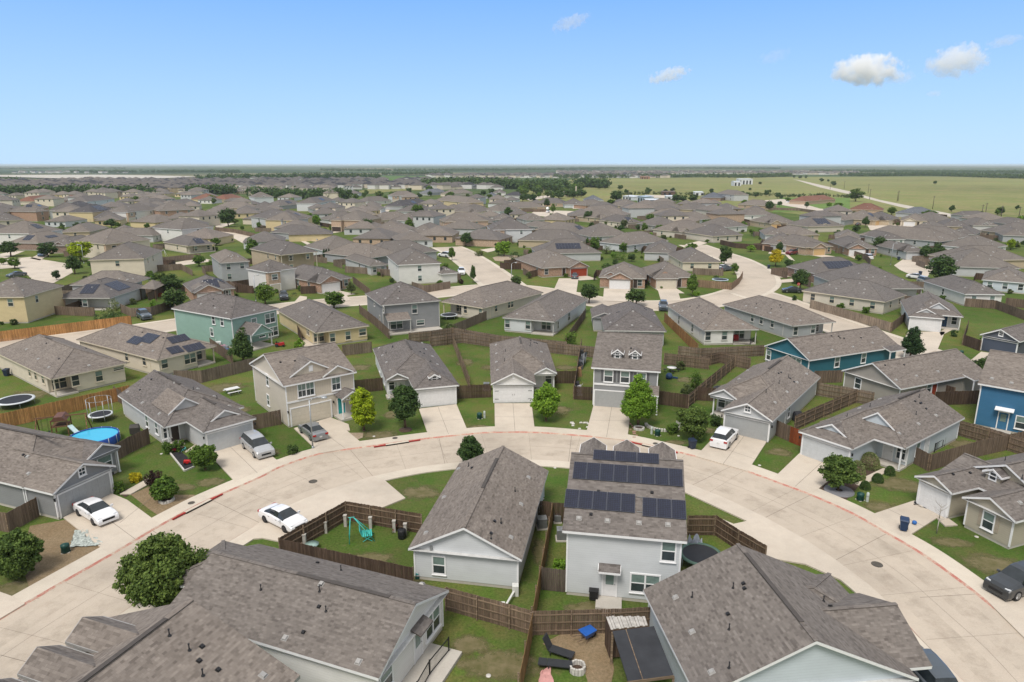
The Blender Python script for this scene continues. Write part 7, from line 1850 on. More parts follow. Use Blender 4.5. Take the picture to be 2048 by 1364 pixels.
# teal swing frame
TEAL = plain('teal enamel', (.05, .42, .38), .45)
p = at(712, 1080); r = empty('swing_set', (p.x, p.y, 0), .25, 'teal metal swing frame with bench seat lying in the fenced lawn', 'swing set')
m = MB(); m.tube((-.55, -.55, 0), (-.35, 0, 2.1), .035); m.tube((-.55, .55, 0), (-.35, 0, 2.1), .035); m.tube((1.5, -.6, 0), (-.1, 0, 2.1), .035); m.tube((1.5, .6, 0), (-.1, 0, 2.1), .035); m.tube((-.5, 0, 2.1), (0, 0, 2.1), .035); m.tube((-.5, -.4, .6), (-.5, .4, .6), .025); m.tube((-.42, -.2, 1.4), (-.42, .2, 1.4), .025); m.build('frame', TEAL, r)
m = MB()
for i in range(5): m.box(.55 + i*.16, -.55, .5, .67 + i*.16, .55, .53)
m.hexa([(.5,-.55,.53),(.55,-.55,.53),(.55,.55,.53),(.5,.55,.53),(.3,-.55,1.05),(.34,-.55,1.05),(.34,.55,1.05),(.3,.55,1.05)]); m.bar((.55, -.5, .05), (1.3, -.5, .5), .04); m.bar((.55, .5, .05), (1.3, .5, .5), .04); m.bar((1.3, -.5, 0), (.6, -.5, .5), .04); m.bar((1.3, .5, 0), (.6, .5, .5), .04); m.build('seat', TEAL, r)
# white stub posts in front of that fence
for i, (px, py) in enumerate(((654, 1066), (693, 1053), (743, 1057), (790, 1064), (812, 1070), (612, 1092))):
    p = at(px, py - 4); m = MB(); m.box(-.12, -.12, 0, .12, .12, 1.0); m.box(-.15, -.15, 1.0, .15, .15, 1.08)
    o = m.build('fence_post', plain('pale stone post', (.42, .40, .36), .8), None, (p.x, p.y - .3, 0)); tag(o, ('second pale post from the left, swing yard', 'pale post in the corner of the swing yard', 'pale post behind the teal swing', 'pale post left of the black drum', 'pale post nearest the blue house wall', 'leftmost pale post of the swing yard')[i], 'post', 'pale posts in the swing yard')
p = at(806, 1070); m = MB(); m.lathe([(.3, 0), (.34, .1), (.36, .75), (.3, .8), (.02, .84)], n=16); tag(m.build('drum', BLACK, None, (p.x, p.y - .5, 0)), 'black drum barbecue against the swing yard fence', 'drum')
p = at(624, 1098); m = MB(); m.lathe([(.55, .42), (.57, .45), (.01, .45)], n=24); m.tube((0,0,0), (0,0,.43), .04); m.tube((-.3,0,0), (.3,0,.02), .03); tag(m.build('round_table', glass('table glass', (.28, .4, .36), .1), None, (p.x, p.y, 0)), 'small round glass table in the swing yard corner', 'table')
for px, py, l in ((790, 1063, 'red and white child bicycle lying by the swing yard fence'), (368, 905, 'turquoise child bicycle on the dark toy bed'),(588, 592, 'motorcycle on the drive of the brick stair tower house')):
    p = at(px, py); k = .6 if 'child' in l else 1.0; r = empty('bicycle' if 'child' in l else 'motorcycle', (p.x, p.y, .02), random.uniform(0, 2), l, 'bicycle' if 'child' in l else 'motorcycle')
    cc = plain(l[:12], (.5, .06, .06) if 'red' in l else ((.12, .5, .5) if 'turq' in l else (.03, .03, .03)))
    for x in (-.5*k, .5*k):
        m = MB(); m.ring((0, 0, 0), .3*k, .03*k, 16); o = m.build('wheel', TYRE, r, (x, 0, .3*k), (math.pi/2, 0, 0))
    m = MB(); m.tube((-.5*k, 0, .3*k), (-.1*k, 0, .65*k), .04*k); m.tube((-.1*k, 0, .65*k), (.35*k, 0, .68*k), .05*k); m.tube((.35*k, 0, .85*k), (.5*k, 0, .3*k), .035*k); m.tube((-.1*k, 0, .3*k), (.35*k, 0, .68*k), .04*k); m.tube((-.1*k, 0, .3*k), (-.15*k, 0, .75*k), .035*k); m.build('frame', cc, r)
    m = MB(); m.tube((.35*k, -.25*k, .88*k), (.35*k, .25*k, .88*k), .02*k); m.build('handlebar', cc, r); m = MB(); m.box(-.3*k, -.06*k, .76*k, -.02*k, .06*k, .8*k); m.build('saddle', BLACK, r)
# toy bed
o = pfill('toy_bed', [(343, 908), (360, 902), (385, 922), (386, 933), (370, 941)], plain('black rubber mulch', (.022, .022, .024), .95, var=.5, scale=10), .03)
r = empty('edging_strip', at(343, 908), 0, 'pale concrete edging of the black toy bed', 'edging'); m = MB(); o0 = at(343, 908)
for a, b in (((341, 908), (369, 943)), ((369, 943), (388, 935)), ((388, 935), (386, 921))): m.bar(at(*a) - o0 + Vector((0, 0, .08)), at(*b) - o0 + Vector((0, 0, .08)), .14, .16)
m.build('edging', STONE, r)
rs = random.Random(4)
for i, (px, py, c, l) in enumerate(((350, 903, (.35, .02, .05), 'dark red toy car at the top of the toy bed'), (375, 928, (.5, .02, .02), 'bright red toy wagon near the street end of the toy bed'), (362, 899, (.45, .3, .32), 'pink and white toy on the toy bed'))):
    p = at(px, py); r = empty('toy', (p.x, p.y, .04), rs.uniform(0, 3), l, 'toy', 'toys on the black bed'); m = MB(); C_ = plain('toy %d' % i, c, .4)
    m.hexa([(-.35,-.2,.1),(.35,-.2,.1),(.35,.2,.1),(-.35,.2,.1),(-.3,-.22,.4),(.22,-.2,.34),(.22,.2,.34),(-.3,.22,.4)]); m.bar((.25, 0, .3), (.4, 0, .6), .04); m.build('body', C_, r)
    for x in (-.22, .22):
        for y in (-.22, .22): m = MB(); m.tube((x, y-.03, .11), (x, y+.03, .11), .11, n=10); m.build('wheel', BLACK, r)
# picnic table
p = at(465, 787); r = empty('picnic_table', (p.x, p.y, 0), .75, 'white round-cornered picnic table on the lawn', 'picnic table'); PT = plain('white resin', (.62, .62, .6), .5)
m = MB(); m.box(-.9, -.5, .7, .9, .5, .75); m.build('tabletop', PT, r)
for y in (-.85, .85): m = MB(); m.box(-.9, y-.15, .42, .9, y+.15, .46); m.build('bench', PT, r)
for x in (-.6, .6): m = MB(); m.bar((x, -.9, .05), (x, .25, .7), .07); m.bar((x, .9, .05), (x, -.25, .7), .07); m.bar((x, -.9, .4), (x, .9, .4), .06); m.build('leg_frame', GALV, r)
# air conditioners
def ac(px, py, label, s_=1.0, rz=0.0):
    p = at(px, py); r = empty('air_conditioner', (p.x, p.y, 0), rz, label, 'air conditioner', 'outdoor air conditioning units')
    m = MB(); m.box(-.5*s_, -.5*s_, 0, .5*s_, .5*s_, .1); m.build('pad', SLAB, r); m = MB(); m.box(-.38*s_, -.38*s_, .1, .38*s_, .38*s_, .95*s_)
    for k in range(8): m.box(-.39*s_, -.39*s_, .16 + k*.1*s_, .39*s_, .39*s_, .19 + k*.1*s_)
    m.build('casing', plain('ac casing', (.15, .155, .15), .6), r)
    m = MB(); m.ring((0, 0, .98*s_), .3*s_, .015, 20); m.ring((0, 0, .98*s_), .18*s_, .012, 16); m.tube((0, 0, .94*s_), (0, 0, 1.0*s_), .1*s_, n=12); m.box(-.4*s_, -.4*s_, .945*s_, .4*s_, .4*s_, .96*s_); m.build('fan_guard', GREYM, r)
ac(1084, 1055, 'air conditioner in the passage right of the one-window house', 1, .1); ac(1123, 1078, 'air conditioner behind the golden fence beside the solar house', 1, 0); ac(1115, 1044, 'dark round fan unit at the corner of the solar house passage', .7, 0); ac(973, 779, 'air conditioner left of the gabled garage house', 1); ac(45, 742, 'air conditioner in the left cream house yard', 1, .8); ac(237, 706, 'air conditioner beside the solar roof house', 1, .9)
ac(595, 652, 'air conditioner beside the yellow house', 1, .5); ac(738, 637, 'air conditioner left of the grey two-storey house', 1, .3); ac(1201, 660, 'white air conditioner at the light grey hip house', .8); ac(1344, 635, 'air conditioner beside the red barbecue house', 1); ac(1538, 862, 'small grey unit beside the white SUV garage', .8, -.6)
# electric meter boxes at the grey garage house
for px, py, l, hh in ((85, 1010, 'grey meter cabinet on the side wall of the grey garage house', 1.2), (95, 1030, 'low grey pipe stand at the grey garage house corner', .7)):
    p = at(px, py); r = empty('meter_box', (p.x, p.y, 0), .4, l, 'meter box'); m = MB(); m.box(-.22, -.12, .3, .22, .12, hh + .2); m.build('cabinet', GREYM, r); m = MB(); m.tube((0, 0, 0), (0, 0, .35), .04); m.tube((.3, 0, 0), (.3, 0, hh), .05); m.build('conduit', GREYM, r)
# black patio canopy and its timber-slatted neighbour
def world_rect(px4, h): return [at(*q, h) for q in px4]
c4 = world_rect([(1225, 1262), (1308, 1252), (1347, 1350), (1256, 1362)], 2.4); r = empty('patio_canopy', (c4[0].x, c4[0].y, 0), 0, 'black flat patio canopy on timber posts beside the big gabled house', 'canopy'); o0 = Vector((c4[0].x, c4[0].y, 0))
m = MB(); q = [c - o0 for c in c4]; m.hexa([v + Vector((0, 0, -.08)) for v in reversed(q)] + [v for v in reversed(q)]); m.build('canopy_roof', plain('black roofing felt', (.035, .037, .042), .9, var=.2, scale=1), r)
mid = (q[0] + q[1]) / 2 * 1.0; m = MB(); a_ = q[0].lerp(q[1], .32); b_ = q[3].lerp(q[2], .32); m.bar(a_ + Vector((0, 0, .01)), b_ + Vector((0, 0, .01)), .05, .02); m.bar(q[3] + Vector((0, 0, -.1)), q[2] + Vector((0, 0, -.1)), .08, .18); m.build('edge_beam', RAILM, r)
for v in (q[0], q[3], q[2]): m = MB(); m.box(-.06, -.06, 0, .06, .06, 2.3); m.build('post', RAILM, r, (v.x, v.y, 0))
c4 = world_rect([(1212, 1234), (1290, 1234), (1296, 1252), (1222, 1260)], 2.2); r = empty('shed', (c4[0].x, c4[0].y, 0), 0, 'low lean-to shed roofed with pale grey boards behind the black canopy', 'shed'); o0 = Vector((c4[0].x, c4[0].y, 0)); q = [c - o0 for c in c4]; m = MB()
for i in range(14):
    a0, a1 = q[0].lerp(q[1], i/14), q[0].lerp(q[1], (i + .9)/14); b0, b1 = q[3].lerp(q[2], i/14), q[3].lerp(q[2], (i + .9)/14); z_ = Vector((0, 0, .03*(i % 3))); m.hexa([v + z_ for v in (b0, b1, a1, a0)] + [v + z_ + Vector((0, 0, .03)) for v in (b0, b1, a1, a0)])
m.build('board_roof', plain('pale roof boards', (.40, .38, .35), .9, var=.25), r); m = MB(); m.bar(q[0] + Vector((0,0,-1)), q[3]*1.0 + Vector((0, 0, -1)), .05, 2.0); m.bar(q[3] + Vector((0,0,-1)), q[2] + Vector((0, 0, -1)), .05, 2.0); m.build('wall', FENCE_D, r)
# loungers, blanket, tarps
LG = plain('dark lounger', (.03, .032, .036), .6)
for px, py, rz, l in ((1117, 1310, -.45, 'dark lounge chair with raised back in the dirt yard'), (1112, 1335, -.15, 'dark flat lounger beside the pink blanket')):
    p = at(px, py); r = empty('lounge_chair', (p.x, p.y, 0), rz, l, 'lounge chair', 'loungers in the dirt yard'); m = MB(); m.box(-.55, -.32, .3, 1.0, .32, .36); m.build('seat', LG, r)
    m = MB(); m.hexa([(-.6,-.32,.33),(-.55,-.32,.33),(-.55,.32,.33),(-.6,.32,.33),(-1.0,-.32,1.1),(-.94,-.32,1.1),(-.94,.32,1.1),(-1.0,.32,1.1)]) if 'raised' in l else m.box(-1.1, -.32, .3, -.57, .32, .36); m.build('backrest', LG, r)
    for x in (-.45, .85):
        for y in (-.28, .28): m = MB(); m.tube((x, y, 0), (x, y, .32), .03); m.build('leg', LG, r)
def cloth(name, pts, mat, label, cat, amp=.12, n=10):
    P = [at(*q) for q in pts]; o0 = P[0]; m = MB(); G_ = []
    for i in range(n + 1):
        row = []
        for j in range(n + 1):
            u, v = i/n, j/n; p = P[0].lerp(P[1], u).lerp(P[3].lerp(P[2], u), v) - o0; e = noise.noise(Vector((i*.45, j*.45, pts[0][0]))); p = p + Vector((e*.12, e*.1, .05 + amp*(e + .5))); row.append(p)
        G_.append(row)
    for i in range(n):
        for j in range(n): m.poly([G_[i][j], G_[i+1][j], G_[i+1][j+1], G_[i][j+1]], 0, True)
    o = m.build(name, mat, None, o0); tag(o, label, cat)
cloth('blanket', [(1082, 1345), (1100, 1334), (1110, 1375), (1075, 1375)], plain('pink blanket', (.50, .26, .24), .9), 'pink blanket spread on the lawn beside the loungers', 'blanket')
cloth('tarpaulin', [(150, 1062), (172, 1062), (212, 1092), (140, 1096)], plain('crumpled plastic', (.34, .37, .34), .5, var=.5, scale=6), 'crumpled pale plastic sheeting on the bare lawn', 'tarpaulin', .12, 18)
cloth('tarpaulin', [(1368, 1096), (1395, 1094), (1408, 1108), (1374, 1109)], plain('grey tarp', (.22, .24, .28), .4), 'grey tarpaulin folded on the big black trampoline', 'tarpaulin', 1.2)
cloth('door_draft_roll', [(1828, 1005), (1850, 1014), (1866, 1024), (1826, 1012)], BLACK, 'black rolled sheet at the foot of the white single garage door', 'sheet', .15)
cloth('tarpaulin', [(1166, 722), (1176, 722), (1164, 740), (1155, 738)], plain('slate tarp', (.18, .19, .2), .7), 'grey tarp thrown on the fence beside the two-dormer house', 'tarpaulin', 2.2)
p = at(1175, 1280); r = empty('wheelbarrow', (p.x, p.y, 0), .6, 'blue wheelbarrow in the corner of the dirt yard', 'wheelbarrow'); m = MB(); m.hexa([(-.3,-.25,.35),(.3,-.2,.35),(.3,.2,.35),(-.3,.25,.35),(-.5,-.4,.75),(.5,-.35,.75),(.5,.35,.75),(-.5,.4,.75)]); m.build('tray', plain('blue tray', (.02, .10, .38), .4), r); m = MB(); m.tube((.5, -.05, .2), (.5, .05, .2), .2, n=14); m.build('wheel', TYRE, r); m = MB(); m.bar((-1.1, -.3, .55), (.5, -.1, .25), .04); m.bar((-1.1, .3, .55), (.5, .1, .25), .04); m.bar((-.3, -.25, 0), (-.2, -.25, .4), .04); m.bar((-.3, .25, 0), (-.2, .25, .4), .04); m.build('frame', RAILM, r)
# low metal lean-to heap in the foreground passage: downspout boxes
p = at(1030, 1190); r = empty('gutter_pipe', (p.x, p.y, 0), 0, 'white plastic pipe run at the wall corner of the one-window house', 'pipe'); m = MB(); m.bar((0, 0, .4), (-.9, -2.4, .35), .14); m.box(-.2, -.2, 0, .25, .3, .8); m.box(-1.15, -2.3, 0, -.7, -1.8, .75); m.build('pipe', plain('white plastic', (.6, .6, .57)), r)
p = at(836, 1153); r = empty('hose_reel', (p.x, p.y - .2, 0), 0, 'teal hose reel at the left wall corner of the one-window house', 'hose reel'); m = MB(); m.lathe([(.28, -.12), (.16, -.1), (.16, .1), (.28, .12)], n=16); o = m.build('reel', plain('teal plastic', (.03, .22, .22)), r, (0, 0, .4), (0, math.pi/2, 0)); m = MB(); m.box(-.15, -.2, 0, .15, .2, .2); m.build('stand', DG, r)
# black patio railing
def railing(px, label, h=1.0, z=.18):
    P = [at(*q) for q in px]; r = empty('patio_railing', (P[0].x, P[0].y, z), 0, label, 'railing'); m = MB(); o0 = P[0]
    for a, b in zip(P, P[1:]):
        a, b = a - o0, b - o0; L = (b - a).length; m.bar(a + Vector((0, 0, h)), b + Vector((0, 0, h)), .05); m.bar(a + Vector((0, 0, .12)), b + Vector((0, 0, .12)), .04); n = int(L / .13)
        for i in range(n): q = a.lerp(b, i / n); m.bar(q + Vector((0, 0, .12)), q + Vector((0, 0, h)), .02)
    m.build('balusters', BLACK, r)
    for i, q in enumerate(P): k = MB(); k.box(-.04, -.04, -.15, .04, .04, h + .08); k.build('post', BLACK, r, q - o0)
railing([(898, 1308), (860, 1355), (835, 1400)], 'black metal railing along the foreground patio steps'); railing([(2, 790), (1, 790)], 'x') if False else None
railing([(1856, 898), (1868, 905), (1888, 893)], 'black railing at the side door of the pale blue house', .9, .1); railing([(1460, 689), (1500, 690), (1512, 683)], 'dark railing of the patio with the red barbecue', .9, .1)
for px, py, c, l in ((1470, 683, (.35, .02, .02), 'red covered barbecue on the railed patio'), (1594, 842, (.03, .03, .035), 'black covered barbecue behind the white SUV house'), (1873, 895, (.03, .05, .03), 'dark kettle barbecue at the pale blue house side door'), (126, 776, (.03, .03, .035), 'dark barbecue under the corner patio, cream house left'), (271, 869, (.05, .045, .04), 'dark covered barbecue by the pool yard fence')):
    p = at(px, py); r = empty('barbecue', (p.x, p.y, .1), .3, l, 'barbecue', 'barbecues on patios'); m = MB(); m.box(-.5, -.3, .05, .5, .3, .8); m.build('cart', plain('bbq %.3f' % c[0], c, .6), r); m = MB(); m.hexa([(-.5,-.32,.8),(.5,-.32,.8),(.5,.32,.8),(-.5,.32,.8),(-.45,-.1,1.1),(.45,-.1,1.1),(.45,.2,1.12),(-.45,.2,1.12)]); m.build('lid', plain('bbq %.3f' % c[0], c), r)
for px, py, l in ((796, 657, 'left of two round-backed blue patio chairs'), (807, 657, 'right of two round-backed blue patio chairs')):
    p = at(px, py); r = empty('patio_chair', (p.x, p.y, .16), 0, l, 'chair', 'blue patio chairs'); Bc = plain('bright blue fabric', (.04, .33, .52)); m = MB(); m.lathe([(.42, .05), (.3, -.08), (.02, -.12)], n=16); m.build('back', Bc, r, (0, 0, .75), (-1.2, 0, 0)); m = MB(); m.lathe([(.36, .05), (.02, 0)], n=14); m.build('seat', Bc, r, (0, -.25, .4)); m = MB(); m.tube((-.3,-.3,0),(.2,.1,.5),.02); m.tube((.3,-.3,0),(-.2,.1,.5),.02); m.build('legs', GALV, r)
# red lawn tractor and household clutter at the mint house
p = at(560, 693); r = empty('lawn_tractor', (p.x, p.y, 0), .2, 'red lawn tractor on the mint house lawn', 'lawn tractor'); m = MB(); m.hexa([(-.7,-.4,.25),(.8,-.3,.25),(.8,.3,.25),(-.7,.4,.25),(-.7,-.35,.6),(.7,-.25,.75),(.7,.25,.75),(-.7,.35,.6)]); m.build('body', plain('tractor red', (.35, .02, .02), .4), r); m = MB(); m.box(-.5, -.2, .6, -.05, .2, .7); m.box(-.55, -.2, .6, -.45, .2, 1.0); m.build('seat', BLACK, r)
for x, rr in ((-.45, .28), (.6, .2)):
    for y in (-.42, .42): m = MB(); m.tube((x, y-.08, rr), (x, y+.08, rr), rr, n=12); m.build('wheel', TYRE, r)
rs = random.Random(9)
cl = [('wine red', (.25,.03,.05)), ('black', (.03,.03,.03)), ('brown', (.25,.15,.08)), ('white', (.6,.6,.6)), ('green', (.05,.2,.1)), ('pink', (.5,.2,.3)), ('grey', (.2,.2,.22)), ('blue', (.05,.15,.4))]
for i, (cn, c) in enumerate(cl):
    px, py = 425 + i * 4.4, 683 + i * 3.0; p = at(px, py); m = MB(); s_ = rs.uniform(.35, .6); m.hexa([(-s_,-s_*.8,0),(s_,-s_*.7,0),(s_*.9,s_*.7,0),(-s_,s_*.8,0),(-s_*.7,-s_*.6,s_*1.5),(s_*.8,-s_*.4,s_*1.3),(s_*.6,s_*.6,s_*1.5),(-s_*.8,s_*.5,s_*1.4)]); m.bar((-s_*.8, 0, s_*1.3), (-s_*.8, 0, s_*2.2), .05)
    tag(m.build('stored_box', plain('clutter ' + cn, c), None, (p.x, p.y, 0)), cn + ' bundle in the row of stored things along the mint house wall', 'bundle', 'stored things beside the mint house')
for i, (px, py, cn, c) in enumerate(((1163, 716, 'black', (.02,.02,.022)), (1160, 738, 'dark grey', (.07,.07,.08)), (1158, 752, 'brown', (.14,.09,.06)), (1154, 782, 'charcoal', (.04,.04,.045)), (1158, 790, 'silver', (.4,.4,.42)))):
    p = at(px, py); m = MB(); m.hexa([(-.4,-.4,0),(.4,-.35,0),(.35,.4,0),(-.4,.35,0),(-.25,-.3,1.3),(.3,-.2,1.1),(.2,.3,1.4),(-.3,.2,1.2)]); m.bar((0, 0, 1), (.5, .1, 1.6), .05); m.bar((-.3, 0, .8), (-.6, .2, 1.5), .05)
    tag(m.build('stored_box', plain('clutter ' + cn, c), None, (p.x, p.y, 0)), cn + ' bundle leaning on the fence left of the two-dormer house', 'bundle', 'clutter along the fence')
# garden yard objects
p = at(1338, 758); m = MB(); m.lathe([(.02,0),(.45,.1),(.5,.5),(.3,.85),(.02,.9)], n=14); m.bar((.3,0,.3),(1.3,.2,.1),.2); tag(m.build('cement_mixer', plain('dark blue drum', (.02,.05,.12)), None, (p.x, p.y, 0)), 'dark blue barrel with pale handle in the garden yard', 'barrel')
p = at(1343, 744); r = empty('garden_table', (p.x, p.y, 0), 0, 'white metal garden table with dark seats in the garden yard', 'table'); m = MB(); m.lathe([(.7,.7),(.72,.74),(.01,.74)], n=18); m.build('tabletop', PT, r); m = MB(); m.tube((0,0,0),(0,0,.7),.06); m.build('leg', GALV, r)
for k in range(4): m = MB(); a = k*1.57; m.box(-.2,-.2,.4,.2,.2,.46); m.bar((0,0,0),(0,0,.4),.06); m.build('seat', DARKM, r, (1.0*math.cos(a), 1.0*math.sin(a), 0))
# sapling without leaves
p = at(1873, 1067); r = empty('sapling', (p.x, p.y, 0), 0, 'thin bare sapling on the lawn before the beige house', 'tree'); m = MB(); m.tube((0,0,0),(.02,0,1.4),.045,.035); m.tube((.02,0,1.4),(0,.02,2.7),.035,.015); m.build('trunk', plain('pale bark', (.36,.33,.29)), r); m = MB(); rs = random.Random(3)
for i in range(26): z = rs.uniform(1.1, 2.5); a = rs.uniform(0, 6.3); l_ = rs.uniform(.25, .6); q = Vector((l_*math.cos(a), l_*math.sin(a), z + l_*.9)); m.tube((0,0,z), q, .012, .004, 4, cap=False); m.tube(q*.7 + Vector((0,0,z*.3)), q + Vector((rs.uniform(-.2,.2), rs.uniform(-.2,.2), .25)), .006, .003, 3, cap=False)
m.build('twigs', plain('pale bark', (.36,.33,.29)), r)
# garden gazebo, left
c4 = [at(278, 577, 2.6), at(310, 579, 2.6), at(334, 567, 2.6), at(302, 562, 2.6)]; cc = sum(c4, Vector()) / 4; r = empty('gazebo', (cc.x, cc.y, 0), 0, 'open garden gazebo with hipped shingle roof, left', 'gazebo'); m = MB(); q = [v - Vector((cc.x, cc.y, 0)) for v in c4]; ap = Vector((0, 0, 4.0))
for i in range(4): m.poly([q[i], q[(i+1) % 4], ap])
m.poly(list(reversed(q))); m.build('roof', ROOF_MID, r)
for v in q: m = MB(); m.box(-.1,-.1,0,.1,.1,2.6); m.build('post', FENCE_D, r, (v.x*.92, v.y*.92, 0))
m = MB(); m.box(-1.6, -.5, 0, 1.6, .5, .8); m.build('bench', FENCE_R, r)
# small swing set far left
p = at(322, 513); r = empty('swing_set', (p.x, p.y, 0), .2, 'small white A-frame swing with slide behind the cream two-storey end wall', 'swing set'); m = MB()
for x in (-1.5, 1.5): m.tube((x*1.2, -.9, 0), (x*.8, 0, 2.2), .05); m.tube((x*1.2, .9, 0), (x*.8, 0, 2.2), .05)
m.tube((-1.3, 0, 2.2), (1.3, 0, 2.2), .05); m.build('frame', PT, r); m = MB(); m.hexa([(-.3,0,1.3),(.3,0,1.3),(.9,-1.8,.1),(.3,-1.8,.1),(-.3,0,1.4),(.3,0,1.4),(.9,-1.8,.2),(.3,-1.8,.2)]); m.build('slide', plain('yellow slide', (.6,.5,.2)), r)
# metal sheds and the white construction at the field
def shed_(ax, ay, bx, by, d, h, wm, rm, label, name='metal_shed'):
    a, b = at(ax, ay), at(bx, by); w_ = (b - a).length; ang = math.atan2(b.y-a.y, b.x-a.x); r = empty(name, (a.x, a.y, 0), ang, label, 'shed', 'sheds along the field'); m = MB(); m.box(0, 0, 0, w_, d, h); m.build('wall', wm, r)
    m = MB(); m.hexa([(-.3,-.3,h+.01),(w_+.3,-.3,h+.01),(w_+.3,d+.3,h+.6),(-.3,d+.3,h+.6),(-.3,-.3,h+.15),(w_+.3,-.3,h+.15),(w_+.3,d+.3,h+.8),(-.3,d+.3,h+.8)]); m.build('roof', rm, r)
    m = MB()
    for k in range(max(2, int(w_/5))): m.box(1 + k*5, -.05, .2, 3.4 + k*5, 0, h*.75)
    m.build('door', DARKM, r)
TINW = plain('white sheet metal', (.6, .62, .64), .4); TING = plain('grey sheet metal', (.16, .17, .18), .5); TINB = plain('blue grey sheet metal', (.35, .42, .48), .4)
shed_(1292, 411, 1328, 411, 8, 4, TING, TINW, 'long dark-walled shed with white metal roof'); shed_(1275, 405, 1291, 407, 7, 5, TINB, TINB, 'blue-grey metal shed left of the dark-walled one'); shed_(1333, 400, 1349, 400, 8, 3, TINW, TINW, 'small white-roofed shed beside the bushy trees'); shed_(1245, 399, 1268, 401, 8, 3, TINW, TINW, 'low white sheds behind the round tree'); shed_(1325, 391, 1350, 391, 8, 3.5, plain('brown sheet', (.12,.08,.06)), plain('brown sheet', (.12,.08,.06)), 'brown shed at the field edge')
shed_(1390, 391, 1407, 391, 8, 3, TINW, TINW, 'white open-sided shed left of the slate hip house'); shed_(825, 371, 858, 372, 12, 5, TINW, TINB, 'large pale-roofed barn at the wood edge'); shed_(895, 376, 930, 377, 12, 4, TINW, TINB, 'second pale-roofed barn right of the first')
shed_(1468, 372, 1482, 372, 14, 6, TINW, TINW, 'white wrapped house under construction, lower block, on the dry field', 'building'); shed_(1478, 369, 1505, 369, 16, 8, TINW, TINW, 'white wrapped house under construction, taller block, on the dry field', 'building')
shed_(1255, 355.5, 1275, 355.5, 20, 6, TINW, TINW, 'white farm roof at the tree line', 'building'); shed_(1283, 358, 1300, 358, 20, 5, plain('terracotta wall', (.3,.16,.1)), plain('terracotta roof', (.28,.15,.1)), 'terracotta farm house at the tree line', 'building')
# utility poles along the field
for i, (px, py, ty) in enumerate(((1708,401,383),(1739,399,378),(1796,402,381),(1757,385,362)if 0 else (1688,378,362),(1794,403,383),(1865,418,392),(1962,438,409),(1970,433,407),(2001,440,411),(2036,443,418),(1256,412,380),(1086,404,375),(1660,379,365),(1736,386,368))):
    p = at(px, py); h_ = max(8, height_at(p, ty)); r = empty('utility_pole', (p.x, p.y, 0), .3, ['dark', 'slim', 'leaning', 'tall', 'plain', 'wooden', 'brown', 'thin', 'weathered', 'stout', 'solitary', 'grey', 'small', 'short'][i] + ' utility pole number %d from the left' % 0 if False else ['first pole beside the gravel road top', 'second pole beside the big oak', 'pole in the field right of the big oak', 'short distant pole above the gravel road', 'twin pole in the field', 'pole in the field over the hip roofs', 'left pole of the right-hand group', 'second pole of the right-hand group', 'third pole of the right-hand group, beside the round tree', 'rightmost pole of the field row', 'dark pole rising beside the metal sheds', 'pole in the park grove', 'distant pole left of the gravel road', 'distant pole right of the lone trees'][i], 'utility pole', 'utility poles along the field')
    m = MB(); m.tube((0,0,0),(0,0,h_),.2,.14,8); m.build('pole', plain('pole wood', (.07,.055,.045)), r); m = MB(); m.bar((-1.2,0,h_-.6),(1.2,0,h_-.6),.14); m.build('cross_arm', plain('pole wood', (.07,.055,.045)), r)
# ================================================================= THE FAR ESTATES
def far_mesh(w, d, h, wall, roof):
    a = MB(); a.box(0, 0, 0, w, d, h); b = MB(); o = .4; pt = .45
    if w >= d: r0, r1 = (d/2, d/2), (w - d/2, d/2)
    else: r0, r1 = (w/2, w/2), (w/2, d - w/2)
    tz = h + min(w, d)/2*pt; q = [(-o,-o,h-.1),(w+o,-o,h-.1),(w+o,d+o,h-.1),(-o,d+o,h-.1)]; R0 = (r0[0], r0[1], tz); R1 = (r1[0], r1[1], tz)
    if w >= d: b.poly([q[0], q[1], R1, R0]); b.poly([q[2], q[3], R0, R1]); b.poly([q[1], q[2], R1]); b.poly([q[3], q[0], R0])
    else: b.poly([q[0], q[1], R0]); b.poly([q[1], q[2], R1, R0]); b.poly([q[2], q[3], R1]); b.poly([q[3], q[0], R0, R1])
    return a, b
def win_strip(w, h):
    m = MB()
    for k in range(3):
        x = w*(.2 + .3*k); m.box(x - .5, -.03, h - 1.9, x + .5, .0, h - .6)
    return m
FW = [WALLC[c] for c in 'VCTWLGOYN']; FR = [ROOF_MID, ROOF2, ROOF_MID, ROOF]
FARM = []
rs = random.Random(21)
for i in range(16):
    w_, d_, h_ = rs.uniform(10, 15), rs.uniform(11, 18), rs.choice([2.8, 2.8, 5.4]); a, b = far_mesh(w_, d_, h_, 0, 0); FARM.append((a.mesh('wall', rs.choice(FW)), b.mesh('roof', rs.choice(FR)), win_strip(w_, h_).mesh('window', PANE_D)))
occ = [(H.M @ Vector((H.w/2, H.wings[0][3]/2, 0))) for H in MIDH]
def far_house(x, y, label, group, ang=None, low=False):
    if any((p.x - x)**2 + (p.y - y)**2 < 15.5**2 for p in occ): return False
    occ.append(Vector((x, y, 0))); a, b, c = rs.choice([q for q in FARM if not low or max(v.co.z for v in q[0].vertices) < 3])
    r = empty('distant_house', (x, y, 0), ang if ang is not None else rs.choice([0, .3, -.3, 1.2, -.2, 1.8]) + rs.uniform(-.1, .1), label, 'house', group)
    link('wall', a, r); link('roof', b, r); link('window', c, r); return True
